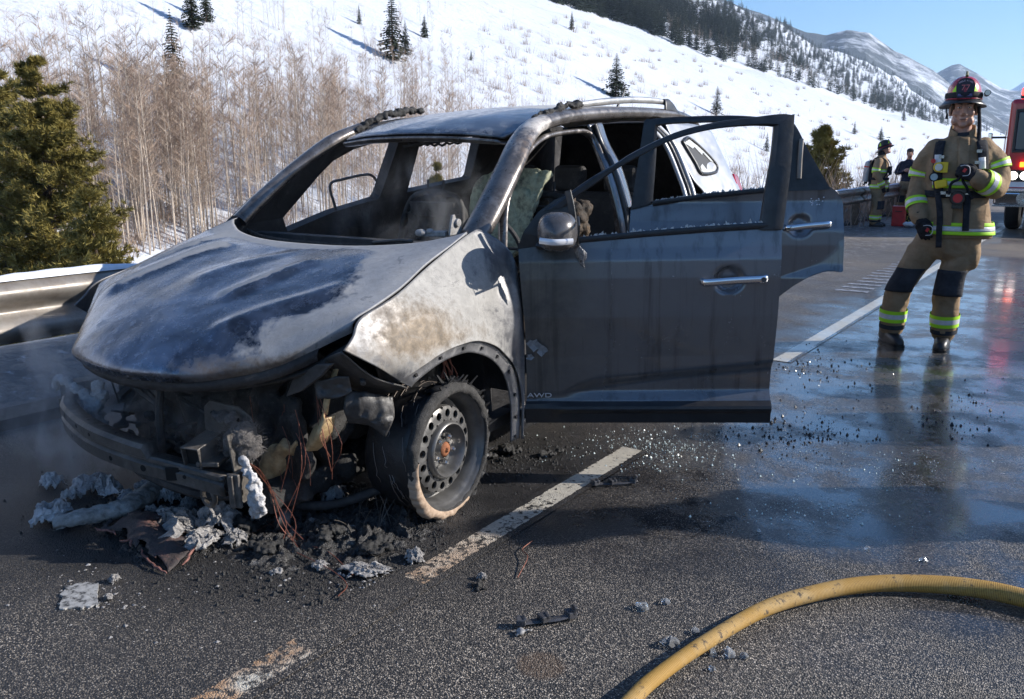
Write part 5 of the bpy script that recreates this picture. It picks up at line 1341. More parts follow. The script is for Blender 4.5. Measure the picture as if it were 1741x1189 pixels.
# bushy pines near the rail
def pine_tree(name, pos, h, R0, seed, label, tufts=11, needles=12, nl=.11, whorls=17, per=8):
    rr = random.Random(seed); t = MB(); c = MB()
    t.tube([(0, 0, -.5), (.05, 0, h * .5), (0, 0, h * .97)], [h * .022, h * .014, .012], 8)
    for w in range(whorls):
        q = w / (whorls - 1); z = h * (.05 + .93 * q) + rr.uniform(-.5, .5) * h / whorls
        L = R0 * (1 - q) ** .72 * rr.uniform(.82, 1.12) + .10
        for k in range(per if q < .85 else 5):
            a = 2 * math.pi * (k + rr.random()) / per + w * 1.3; l = L * rr.uniform(.62, 1.12)
            d = Vector((math.cos(a), math.sin(a), 0)); up = rr.uniform(.05, .38); z = h * (.04 + .94 * min(1, max(0, q + rr.uniform(-.03, .03))))
            pts = resample([(0, 0, z), tuple(d * l * .5 + Vector((0, 0, z + l * .02))), tuple(d * l + Vector((0, 0, z + l * up)))], 8)
            if w % 2 == 0 or k % 2: t.tube(pts, [.018, .004], 4, caps=False)
            for j in range(tufts):
                f = rr.uniform(.28, 1.03) if j else 1.0
                p = Vector(pts[min(7, int(f * 7))]) + Vector((rr.gauss(0, .09), rr.gauss(0, .09), rr.gauss(.02, .06))) * (l * .50 + .16)
                ax = (d * .6 + Vector((rr.gauss(0, .6), rr.gauss(0, .6), rr.uniform(.2, 1.1)))).normalized()
                t1 = ax.orthogonal().normalized(); t2 = ax.cross(t1)
                for n in range(needles):
                    b = rr.uniform(0, 6.28); e = (ax * rr.uniform(.2, 1.0) + (t1 * math.cos(b) + t2 * math.sin(b)) * rr.uniform(.35, .9)).normalized()
                    ln = nl * rr.uniform(.7, 1.25); s = e.cross(Vector((rr.random(), rr.random(), rr.random()))).normalized() * .011 * (nl / .11)
                    base = p + ax * rr.uniform(-.05, .05)
                    c.add([base - s, base + s, base + e * ln], [(0, 1, 2)])
    r = empty(name, pos, rr.uniform(0, 6), label, 'tree')
    t.build('trunk', BARK, r); c.build('crown', PINE, r, False)
    return r
def at_depth(u, v, D): return Vector((0, 0, CAM_H)) + sight(u, v) * D
def put_pine(u, vt, D, R0, seed, label, **kw):
    top = at_depth(u, vt, D); z0 = float(hill(top.x, top.y)) - .1
    return pine_tree('pine_tree', (top.x, top.y, z0), top.z - z0, R0, seed, label, **kw)
put_pine(58, 96, 16.0, 1.75, 1, 'big bushy olive green pine behind the guardrail at the left edge', tufts=36, needles=17, nl=.115, per=11, whorls=26)
put_pine(-30, 84, 17.0, 1.7, 2, 'second olive pine, half cut off by the left edge of the photo', tufts=32, needles=16, nl=.115, per=10, whorls=24)
put_pine(150, 330, 15.0, .95, 3, 'low bushy pine sprouting at the right foot of the big olive pine', tufts=18, needles=15, whorls=11, nl=.14)
put_pine(1402, 218, 26.0, 1.0, 4, 'rounded olive green pine behind the rear door and guardrail', nl=.17, tufts=18, whorls=13)
put_pine(741, 280, 30.0, .7, 5, 'small yellowish pine seen through the passenger rear window', nl=.18, tufts=14, whorls=9, per=7)
# aspens ------------------------------------------------------------
def aspen_meshes(seed, h=10.0):
    rr = random.Random(seed); t = MB(); c = MB()
    lean_ = Vector((rr.uniform(-.5, .5), rr.uniform(-.5, .5), 0))
    P = resample([(0, 0, -.3), tuple(lean_ * .3 + Vector((rr.uniform(-.1, .1), 0, h * .4))), tuple(lean_ * .8 + Vector((0, rr.uniform(-.1, .1), h * .75))), tuple(lean_ + Vector((0, 0, h)))], 9)
    t.tube(P, [.046, .038, .026, .008], 5)
    for k in range(30):
        q = rr.uniform(.30, .98); i = q * 8; p = Vector(P[int(i)]).lerp(Vector(P[min(8, int(i) + 1)]), i - int(i))
        a = rr.uniform(0, 6.28); l = (1.15 - q) * rr.uniform(.9, 2.0) + .25
        d = Vector((math.cos(a), math.sin(a), rr.uniform(.5, 1.3))).normalized()
        m = p + d * l * .55 + Vector((0, 0, .1)); e = p + d * l + Vector((0, 0, l * .2))
        t.tube([p, m, e], [.011, .007, .003], 3, caps=False)
        for j in range(13):
            f = rr.uniform(.2, 1); b = p.lerp(e, f); g = (d + Vector((rr.gauss(0, .6), rr.gauss(0, .6), rr.uniform(0, .8)))).normalized() * rr.uniform(.25, .7)
            s = g.cross(Vector((rr.random(), rr.random(), .3))).normalized() * .0065
            c.add([b - s, b + s, b + g], [(0, 1, 2)])
            if rr.random() < .6:
                b2 = b + g * .5; g2 = (g + Vector((rr.gauss(0, .3), rr.gauss(0, .3), rr.gauss(0, .3)))) * .6
                c.add([b2 - s * .8, b2 + s * .8, b2 + g2], [(0, 1, 2)])
    return t, c
ASP = []; ASPF = []
for s in range(7):
    t, c = aspen_meshes(80 + s)
    a = t.build('trunk', ASPB, None); b = c.build('crown', TWIG, None, False); ASP.append((a.data, b.data))
    ASPF.append((np.array(t.v), t.f, np.array(c.v), c.f))
    bpy.data.objects.remove(a); bpy.data.objects.remove(b)
def asp_density(u, v):
    d = 0.16 * float(sstep(1250, 700, u)) + .05
    d += .95 * math.exp(-((u - 330) / 190) ** 2 - ((v - 395) / 85) ** 2)
    d += .55 * math.exp(-((u - 480) / 200) ** 2 - ((v - 250) / 90) ** 2)
    d += .6 * math.exp(-((u - 720) / 170) ** 2 - ((v - 190) / 70) ** 2)
    d += .45 * math.exp(-((u - 520) / 160) ** 2 - ((v - 40) / 40) ** 2)
    d += .25 * math.exp(-((u - 900) / 120) ** 2 - ((v - 120) / 40) ** 2)
    d += .30 * math.exp(-((u - 1480) / 120) ** 2 - ((v - 275) / 25) ** 2)
    d *= (1 - .75 * math.exp(-((u - 120) / 120) ** 2 - ((v - 90) / 60) ** 2)) * (.35 + .65 * float(sstep(90, 230, v)))
    return d
cand = []
rr = random.Random(77)
while len(cand) < 900:
    u, v = rr.uniform(-60, 1700), rr.uniform(-150, 445)
    if rr.random() > asp_density(u, v) * (.25 + 1.6 * float(sstep(.42, .62, fbm(np.array([[u * .011, v * .022, 0]]), 5, 3)[0]))): continue
    hit = on_hill(u, v)
    if not hit or hit[0].x < -108: continue
    p, D = hit
    if D > 330: continue
    h = rr.triangular(3.5, 8.8, 7.2) if v > 340 else (rr.triangular(2.5, 6.5, 5.0) if v > 200 else rr.uniform(1.6, 4.2))
    if u > 880: h = rr.uniform(.8, 2.4) * (1 if D > 45 else .6)
    cand.append((h / D, p, h, u, v))
cand.sort(key=lambda q: -q[0])
for k, (_, p, h, u, v) in enumerate(cand[:300]):
    tree('aspen_tree', p, h, ASP[k % 7], 'bare pale aspen with thin twigs standing in the snow of the slope', 'bare aspens on the snowy slope', wide=rr.uniform(.85, 1.2) * 8 / max(h, 5))
tv, tf, cv, cf, n1_, n2_ = [], [], [], [], 0, 0
for k, (_, p, h, u, v) in enumerate(cand[300:]):
    a, f, c, g = ASPF[k % 7]; an = rr.uniform(0, 6.28); R_ = np.array([[math.cos(an), -math.sin(an), 0], [math.sin(an), math.cos(an), 0], [0, 0, 1]]) * (h / 10)
    tv.append(a @ R_.T + np.array(p)); tf += [tuple(n1_ + i for i in q) for q in f]; n1_ += len(a)
    cv.append(c @ R_.T + np.array(p)); cf += [tuple(n2_ + i for i in q) for q in g]; n2_ += len(c)
def bulk(name, vs, fs, mat):
    me = bpy.data.meshes.new(name); me.from_pydata(np.concatenate(vs).tolist(), [], fs); me.materials.append(mat)
    return tag(obj(name, me), kind='stuff')
bulk('aspen_grove', tv, tf, ASPB); bulk('aspen_grove_twigs', cv, cf, TWIG)
# low willow brush in the hollow and along the slope
bv, bf, nb = [], [], 0
rr = random.Random(91)
for k in range(1500):
    while True:
        u, v = rr.uniform(-40, 1700), rr.uniform(20, 450)
        if u > 860 and k % 5 < 3: break
        if rr.random() < asp_density(u, v) + .10: break
    hit = on_hill(u, v)
    if not hit or hit[0].x < -100: continue
    p = hit[0]; h = rr.uniform(.5, 1.7) * (1.25 if u > 860 else 1); ws_ = .010 * max(1, hit[1] / 70)
    for j in range(30):
        a = rr.uniform(0, 6.28); d = Vector((math.cos(a) * .5, math.sin(a) * .5, 1)).normalized(); b = p + Vector((rr.gauss(0, .35), rr.gauss(0, .35), -.05))
        s = Vector((-d.y, d.x, 0)).normalized() * ws_
        bv.append([tuple(b - s), tuple(b + s), tuple(b + d * h * rr.uniform(.5, 1.1))]); bf.append((nb, nb + 1, nb + 2)); nb += 3
bulk('willow_brush', [np.array(q) for q in bv], bf, TWIG)
# conifer forest on the farther slope, seen over the snow crest
def near_crest(u): return np.interp(u, [900, 940, 1080, 1200, 1380, 1500, 1600, 1741], [-20, 0, 45, 95, 150, 185, 208, 235])
def forest_ok(u, v):
    top = np.interp(u, [900, 1270, 1340, 1400, 1460, 1540, 1620, 1741], [-60, -5, 38, 64, 98, 130, 162, 190])
    if v < top or v > near_crest(u) + 4: return 0
    d = .85
    d *= 1 - .9 * math.exp(-((u - 1335) / 70) ** 2 - ((v - 152) / 16) ** 2)
    d *= 1 - .75 * math.exp(-((u - 1290) / 60) ** 2 - ((v - 100) / 22) ** 2)
    d *= 1 - .7 * math.exp(-((u - 1200) / 60) ** 2 - ((v - 8) / 14) ** 2)
    if v > near_crest(u) - 26 and 1120 < u < 1480: d *= .22
    d *= float(sstep(1740, 1640, u)) * .9 + .1
    return d
rr = random.Random(123); far = []
while len(far) < 2700:
    u, v = rr.uniform(930, 1760), rr.uniform(-60, 238)
    if rr.random() > forest_ok(u, v): continue
    hit = on_hill(u, v)
    if not hit or hit[0].x > -112: continue
    h = rr.uniform(7, 13.5) * (1.15 if u < 1250 else 1)
    far.append((h / hit[1], hit[0], h))
for k in range(60):                                         # dark trees whose feet are behind the crest
    u = rr.uniform(960, 1560); v = near_crest(u) - 3
    hit = on_hill(u, v)
    if hit and hit[0].x < -112: far.append((10 / hit[1], hit[0], rr.uniform(8, 12)))
far.sort(key=lambda q: -q[0])
for k, (_, p, h) in enumerate(far[:270]):
    tree('spruce_tree', p, h, FAR_ME[k % 6], 'dark conifer in the forest on the farther slope above the snow crest', 'conifers of the far forest', wide=rr.uniform(1.2, 1.6))
FARV = [(np.array([v.co[:] for v in me.vertices]), [tuple(p.vertices) for p in me.polygons]) for me in FAR_ME]
vs, fs, n = [], [], 0
for k, (_, p, h) in enumerate(far[270:]):
    a, f = FARV[k % 6]; an = rr.uniform(0, 6.28); R_ = np.diag([1.35, 1.35, 1.0]) @ np.array([[math.cos(an), -math.sin(an), 0], [math.sin(an), math.cos(an), 0], [0, 0, 1]]) * (h / 10)
    vs.append(a @ R_.T + np.array(p)); fs += [tuple(n + i for i in q) for q in f]; n += len(a)
bulk('conifer_forest', vs, fs, SPRUCE)
# brown aspen belt at the crest below the forest
vs, fs, n = [], [], 0; ws, gs, m_n = [], [], 0
for k in range(420):
    u = rr.uniform(1110, 1500); v = near_crest(u) - rr.uniform(1, 30) * (1 if u < 1340 else .6)
    if rr.random() < .25: u = rr.uniform(1150, 1420); v = near_crest(u) - rr.uniform(30, 85)
    hit = on_hill(u, v)
    if not hit or hit[0].x > -112: continue
    a, f, c, g = ASPF[k % 7]; h = rr.uniform(5, 9); R_ = np.eye(3) * (h / 10)
    vs.append(a @ R_.T + np.array(hit[0])); fs += [tuple(n + i for i in q) for q in f]; n += len(a)
    c2 = c.copy(); ws.append(c2 @ R_.T + np.array(hit[0])); gs += [tuple(m_n + i for i in q) for q in g]; m_n += len(c)
bulk('aspen_belt', vs, fs, ASPB); bulk('aspen_belt_twigs', ws, gs, TWIG)
# ------------------------------------------------------------------ people
def cloth(name, a, b, scale=7.0, rough=.85, bump=.55, dist=.02):
    m = NT(name, a, rough); n = m.noise(scale, m.obj, 5, .6, .4)
    m.set('Base Color', m.ramp(n, [(.32, a), (.68, b)]))
    w_ = m.noise(160, m.obj, 2, .5)
    m.bump(m.math('ADD', m.math('MULTIPLY', m.noise(9, m.mapped(m.obj, (1, 1, 1.9)), 4, .55, .7), 1.0), m.math('MULTIPLY', w_, .06)), bump, dist)
    m.set('Specular IOR Level', .25)
    return m.m
TAN = cloth('turnout_tan', (0.205, 0.135, 0.075), (0.33, 0.235, 0.145))
DARKC = cloth('dark_canvas', (0.018, 0.020, 0.025), (0.045, 0.048, 0.058))
NAVY = cloth('navy_jersey', (0.016, 0.019, 0.036), (0.032, 0.036, 0.062))
LIME = NT('lime_trim', (0.42, 0.78, 0.02), .6); LIME.set('Emission Strength', 0.0); LIME = LIME.m
SILV = simple('reflective_silver', (0.60, 0.61, 0.63), .35, .1, var=.12, scale=30)
GLOVE = cloth('black_glove', (0.010, 0.010, 0.012), (0.030, 0.030, 0.034), 20)
BOOT = simple('black_rubber_boot', (0.016, 0.016, 0.017), .38, var=.4, scale=20, bump=.15)
SKIN = NT('skin', (0.46, 0.25, 0.175), .5); SKIN.set('Base Color', SKIN.ramp(SKIN.noise(14), [(.3, (.40, .205, .145)), (.7, (.52, .30, .215))])); SKIN.set('Subsurface Weight', .08); SKIN.set('Subsurface Radius', (.02, .008, .004)); SKIN = SKIN.m
HAIR = simple('brown_hair', (0.055, 0.032, 0.018), .7, var=.4, scale=60, bump=.6, bscale=120)
HRED = simple('helmet_red', (0.36, 0.022, 0.030), .28, var=.35, scale=14, bump=.06, Coat_Weight=.4)
HBLK = simple('helmet_black', (0.020, 0.019, 0.018), .35, var=.4, scale=18, bump=.1)
YELL = simple('yellow_plastic', (0.80, 0.56, 0.02), .4, var=.1)
REDP = simple('red_plastic', (0.52, 0.018, 0.022), .35, var=.15)
STRAP = cloth('black_webbing', (0.012, 0.013, 0.016), (0.034, 0.036, 0.044), 30)
WHITEP = simple('white_print', (.62, .62, .62), .6, var=.1)
LENS = simple('lens_glass', (.55, .57, .58), .12, .3, var=.1)

def rings(rows, n=32, p=2.4):
    """rows of (cx, cy, z, rx, ry) -> superellipse rings"""
    R = catmull(np.array(rows, float), 4 * len(rows)); G = []
    for cx, cy, z, rx, ry in R:
        a = np.linspace(0, 2 * math.pi, n, endpoint=False); c, s = np.cos(a), np.sin(a)
        k = (np.abs(c) ** p + np.abs(s) ** p) ** (-1 / p)
        G.append(np.stack([cx + rx * c * k, cy + ry * s * k, np.full(n, z)], 1))
    return np.array(G)
def closed_rings(b, rows, n=32, p=2.4, mi=0):
    G = rings(rows, n, p); base = b.n; b.grid(G, mi, closed=True)
    b.f += [tuple(base + k for k in reversed(range(n))), tuple(base + (len(G) - 1) * n + k for k in range(n))]; b.m += [mi, mi]
def limb(b, pts, radii, n=18):
    radii = [q * .92 for q in radii]
    P = resample(pts, 5 * len(pts)); r = np.interp(np.linspace(0, 1, len(P)), np.linspace(0, 1, len(radii)), radii)
    b.tube(P, list(r), n)
    for i in (0, -1): b.ell(tuple(P[i]), (r[i], r[i], r[i]), 12, 8)
    return P, r
def cuff(P, r, t0, t1, grow, mats, name, parent, rows=((0, .30, 0), (.30, .70, 1), (.70, 1, 0))):
    """trim band round a limb between two fractions of its length: lime / silver / lime"""
    b = MB()
    for a0, a1, mi in rows:
        ts = np.linspace(t0 + (t1 - t0) * a0, t0 + (t1 - t0) * a1, 4)
        q = np.linspace(0, 1, len(P)); pts = np.stack([np.interp(ts, q, P[:, k]) for k in range(3)], 1); rr_ = np.interp(ts, q, r)
        b.tube(pts, list(rr_ + grow + (.001 if mi else 0)), 24, mi, caps=False)
    return b.build(name, mats, parent, True, 60)
def torso_band(rows, z0, z1, grow, name, parent, x0=-9, x1=9, p=2.4, parts=((0, .30, 0), (.30, .70, 1), (.70, 1, 0))):
    R = np.array(rows, float); b = MB(); a = np.linspace(0, 2 * math.pi, 72)
    keep = None
    for a0, a1, mi in parts:
        G = []
        for z in np.linspace(z0 + (z1 - z0) * a0, z0 + (z1 - z0) * a1, 4):
            o = np.argsort(R[:, 2]); cx, cy, rx, ry = [np.interp(z, R[o, 2], R[o, k]) for k in (0, 1, 3, 4)]
            c, s = np.cos(a), np.sin(a); k = (np.abs(c) ** p + np.abs(s) ** p) ** (-1 / p); g = grow + (.001 if mi else 0)
            X = cx + (rx + g) * c * k; Y = cy + (ry + g) * s * k
            if keep is None: keep = (X >= x0) & (X <= x1) & ((s < .2) if x0 > -9 or x1 < 9 else (s < 9))
            G.append(np.stack([X, Y, np.full_like(X, z)], 1)[keep])
        b.grid(np.array(G), mi)
    o = b.build(name, [LIME, SILV], parent, True, 60)
    m = o.modifiers.new('solid', 'SOLIDIFY'); m.thickness = .004
    return o
def front_y(rows, x, z, grow=.012, p=2.4):
    R = np.array(rows, float); o = np.argsort(R[:, 2]); cx, cy, rx, ry = [np.interp(z, R[o, 2], R[o, k]) for k in (0, 1, 3, 4)]
    t = min(.985, abs((x - cx) / (rx + grow)))
    return cy - (ry + grow) * (1 - t ** p) ** (1 / p)
def strap(rows, pts, w, name, parent, mat=None, grow=.016, thick=.010):
    """webbing lying over the coat front, given by (x, z)"""
    Q = resample(pts, 26); G = []
    for i, (x, z) in enumerate(Q):
        t = Q[min(i + 1, 25)] - Q[max(i - 1, 0)]; t = t / (np.linalg.norm(t) + 1e-9); nx, nz = -t[1], t[0]
        row = []
        for k in (-1, -.5, 0, .5, 1):
            xx, zz = x + nx * w * k / 2, z + nz * w * k / 2
            row.append((xx, front_y(rows, xx, zz, grow), zz))
        G.append(row)
    o = MB().grid(G).build(name, mat or STRAP, parent, True, 60)
    m = o.modifiers.new('solid', 'SOLIDIFY'); m.thickness = thick; m.offset = 0
    return o
def hand(name, M, curl, parent, mat, side=1, spread=.012, size=1.0):
    """hand in local space: wrist at the origin, fingers along +y, palm facing -z, thumb on the +x*side edge"""
    b = MB(); T = lambda x, y, z: tuple(M @ Vector((x * side * size, y * size, z * size)))
    def tube(pts, rr_): b.tube(resample([T(*p) for p in pts], 12), [q * size for q in rr_], 10); b.ell(T(*pts[-1]), (rr_[-1] * size,) * 3, 8, 6)
    for k in range(5): b.ell(T(-.028 + .014 * k, .055, .0), (.022 * size, .022 * size, .022 * size), 8, 6)
    tube([(0, -.05, 0), (0, .0, 0), (0, .03, 0)], [.040, .034, .036])
    tube([(-.026, .02, 0), (-.028, .095, 0)], [.019, .016]); tube([(-.009, .02, 0), (-.009, .10, 0)], [.02, .017]); tube([(.009, .02, 0), (.010, .10, 0)], [.02, .017]); tube([(.026, .02, 0), (.029, .095, 0)], [.02, .017])
    for x, l, sp in [(.030, .072, .4), (.010, .082, .12), (-.010, .076, -.15), (-.028, .060, -.45)]:
        a = 0; p = [x, .095, 0]; pts = [tuple(p)]; r_ = [.0125, .0115, .0105, .009]
        for j, f in enumerate((.45, .32, .23)):
            a += curl * (.9 if j == 0 else 1.0)
            p = [p[0] + sp * spread * .5, p[1] + l * f * math.cos(a), p[2] - l * f * math.sin(a)]; pts.append(tuple(p))
        tube(pts, r_)
    c2 = min(curl, .8)
    tube([(.030, .015, -.004), (.052, .045, -.012), (.058, .075, -.016 - .02 * c2), (.050 - .02 * c2, .098, -.020 - .03 * c2)], [.016, .014, .0125, .010])
    o = b.build(name, mat, parent, True, 180)
    return fuse(o, .0055 * size, 2)
def boot(name, x, y, rz, parent, h=.16):
    M = Matrix.Translation((x, y, 0)) @ Matrix.Rotation(rz, 4, 'Z')
    b = MB()
    closed_rings(b, [(0, .02, .05, .060, .075), (0, .02, .10, .058, .072), (0, .025, h, .062, .066)], 20)
    closed_rings(b, [(0, -.055, .012, .056, .150), (0, -.055, .04, .056, .150), (0, -.05, .075, .050, .128), (0, -.03, .10, .04, .09)], 24, 2.6)
    o = b.build(name, BOOT, parent, True, 180); fuse(o, .010, 3); o.matrix_local = M
    b = MB(); closed_rings(b, [(0, -.055, .0, .060, .155), (0, -.055, .022, .061, .157)], 24, 2.8)
    b.build('boot_sole', HBLK, o, True, 50)
    return o
def head_mesh(b, c, s=1.0, yaw=0.0, pitch=0.0):
    """head with face, looking to -y; c = centre between the ears"""
    M = Matrix.Translation(c) @ Matrix.Rotation(yaw, 4, 'Z') @ Matrix.Rotation(pitch, 4, 'X')
    T = lambda x, y, z: tuple(M @ Vector((x * s, y * s, z * s))); R3 = M.to_3x3()
    E = lambda p, r: b.ell(T(*p), tuple(q * s for q in r), 18, 12, 0, R3)
    E((0, .012, .045), (.076, .096, .085)); E((0, -.015, -.02), (.066, .078, .085)); E((0, -.045, -.075), (.040, .042, .036)); E((0, -.076, -.092), (.022, .016, .018))
    for sx in (-1, 1):
        E((sx * .048, -.03, -.07), (.022, .048, .028)); E((sx * .040, -.066, -.018), (.026, .02, .022)); E((sx * .031, -.080, .036), (.026, .014, .010))
        E((sx * .078, .012, -.005), (.010, .020, .032)); E((sx * .078, .010, -.026), (.008, .013, .014))
        E((sx * .011, -.100, -.028), (.010, .011, .009)); E((sx * .031, -.082, .014), (.015, .010, .010))
    b.tube([T(0, -.088, .03), T(0, -.100, .0), T(0, -.112, -.022)], [.009 * s, .011 * s, .014 * s], 10)
    E((0, -.088, -.052), (.026, .010, .006)); E((0, -.086, -.064), (.022, .010, .007))
    return M
def face_details(M, s, parent, brow=True):
    T = lambda x, y, z: tuple(M @ Vector((x * s, y * s, z * s)))
    b = MB(); d = MB(); l = MB()
    for sx in (-1, 1):
        b.ell(T(sx * .031, -.088, .017), (.011 * s, .006 * s, .0045 * s), 10, 6); d.ell(T(sx * .030, -.093, .017), (.0045 * s, .002 * s, .004 * s), 8, 5)
        l.tube(resample([T(sx * .014, -.094, .036), T(sx * .032, -.095, .042), T(sx * .050, -.082, .036)], 8), [.003 * s, .005 * s, .002 * s], 6)
    b.build('eye', simple('eye_white', (.7, .67, .63), .25, var=0), parent); d.build('iris', simple('iris_brown', (.05, .03, .02), .2, var=0), parent); l.build('eyebrow', HAIR, parent)
    m = MB(); m.tube(resample([T(-.022, -.096, -.058), T(0, -.1005, -.0565), T(.022, -.096, -.058)], 10), [.0015 * s, .0028 * s, .0015 * s], 6); m.build('mouth', simple('mouth_dark', (.11, .035, .03), .5, var=0), parent)
def fire_helmet(parent, c, yaw, pitch, shell, texts=True, s=1.0):
    """traditional fire helmet: ribbed dome, wide brim, front shield, goggle strap"""
    h = empty('helmet'); h.parent = parent; h.matrix_local = Matrix.Translation(c) @ Matrix.Rotation(yaw, 4, 'Z') @ Matrix.Rotation(pitch, 4, 'X') @ Matrix.Scale(s, 4)
    b = MB(); G = []
    for v in np.linspace(0, 1, 18):
        a = v * math.pi / 2; row = []
        for t in np.linspace(0, 2 * math.pi, 64, endpoint=False):
            rib = 1 + .030 * max(0, math.cos(4 * t)) ** 10 * math.sin(a + .2)
            row.append((.118 * math.cos(t) * math.cos(a) ** .8 * rib, .150 * math.sin(t) * math.cos(a) ** .8 * rib, .165 * math.sin(a) ** .95))
        G.append(row)
    b.grid(np.array(G), closed=True); b.build('helmet_shell', shell, h, True, 60)
    G = []
    for f, dz in [(.98, .012), (1.0, .0), (1.15, -.014), (1.33, -.022), (1.34, -.030), (1.2, -.030), (.98, -.018)]:
        row = []
        for t in np.linspace(0, 2 * math.pi, 64, endpoint=False):
            back = max(0, math.sin(t)); k = f + (f - 1) * .75 * back
            row.append((.118 * k * math.cos(t) + .0, .150 * (f + (f - 1) * .5 * back) * math.sin(t), dz - .03 * (f - 1) * 3 * back - .02 * (f - 1) * 3 * abs(math.cos(t)) ** 2))
        G.append(row)
    b = MB(); b.grid(np.array(G), closed=True); b.build('helmet_brim', HBLK, h, True, 60)
    b = MB(); b.tube([(.121 * math.cos(t), .153 * math.sin(t), .026) for t in np.linspace(0, 2 * math.pi, 60, endpoint=False)], .020, 8, closed=True, flat=(.3, 1.0)); b.build('goggle_strap', STRAP, h)
    b = MB(); b.tube([(.124 * math.cos(t), .156 * math.sin(t), .0) for t in np.linspace(0, 2 * math.pi, 60, endpoint=False)], .005, 6, closed=True); b.build('shell_trim', HRED, h)
    # shield
    b = MB(); q = [(-.050, .005), (.050, .005), (.058, .05), (.062, .10), (.050, .128), (.030, .145), (0, .152), (-.030, .145), (-.050, .128), (-.062, .10), (-.058, .05)]
    MS = Matrix.Translation((0, -.158, .0)) @ Matrix.Rotation(rad(-14), 4, 'X') @ Matrix(((1, 0, 0, 0), (0, 0, 1, 0), (0, 1, 0, 0), (0, 0, 0, 1)))
    b.prism(q, .008, MS); sh = b.build('helmet_shield', simple('shield_leather', (.016, .017, .026), .5, var=.3, scale=30, bump=.1), h, False)
    MB().tube([(0, -.165, .155), (0, -.135, .185), (0, -.09, .19)], [.012, .009, .006], 8).build('shield_finial', simple('brass', (.45, .36, .16), .3, .8, var=.2), h)
    if texts:
        MT = Matrix.Translation((0, -.1605, .0)) @ Matrix.Rotation(rad(-14), 4, 'X')
        pale_red = simple('pale_red_figures', (.60, .16, .15), .6, var=.1); lett = simple('shield_lettering', (.62, .50, .58), .6, var=.1)
        text('shield_number', '77', .058, pale_red, sh, MT @ Matrix.Translation((0, 0, .078)) @ FACE, .001)
        text('shield_title', 'FIREFIGHTER', .0150, lett, sh, MT @ Matrix.Translation((0, 0, .026)) @ FACE, .001)
        b = MB(); b.box((0, 0, .026), (.094, .002, .019)); o = b.build('shield_plate', simple('shield_plate_purple', (.10, .085, .20), .5, var=.1), sh, False); o.matrix_local = MT
        word = 'EAGLE'
        for i, ch in enumerate('EAGLE RIVER'):
            if ch == ' ': continue
            a = (i - 5) * .125
            text('shield_letter', ch, .0155, lett, sh, MT @ Matrix.Translation((.072 * math.sin(a) * 1.0, 0, .052 + .078 * math.cos(a))) @ FACE @ Matrix.Rotation(-a, 4, 'Z'), .001)
    # lime reflective patches and lamp
    b = MB()
    for t in (-2.05, -1.09, .3, 2.8):
        G = []
        for u in np.linspace(0, 1, 5):
            row = []
            for w_ in np.linspace(-1, 1, 5):
                a = (.28 + .5 * u) ; tt = t + w_ * .17 * (1 - .75 * u) + .12 * (1 if math.cos(t) > 0 else -1) * (1 - u)
                row.append((.1205 * math.cos(tt) * math.cos(a) ** .8 * 1.03, .153 * math.sin(tt) * math.cos(a) ** .8 * 1.03, .168 * math.sin(a) ** .95))
            G.append(row)
        b.grid(np.array(G))
    b.build('lime_patch', LIME, h)
    MB().cyl((.150, .03, .035), (.150, -.075, .040), .020, .022, 14).build('helmet_torch', HBLK, h); MB().cyl((.150, -.0755, .040), (.150, -.079, .040), .018, n=14).build('torch_lens', LENS, h)
    return h
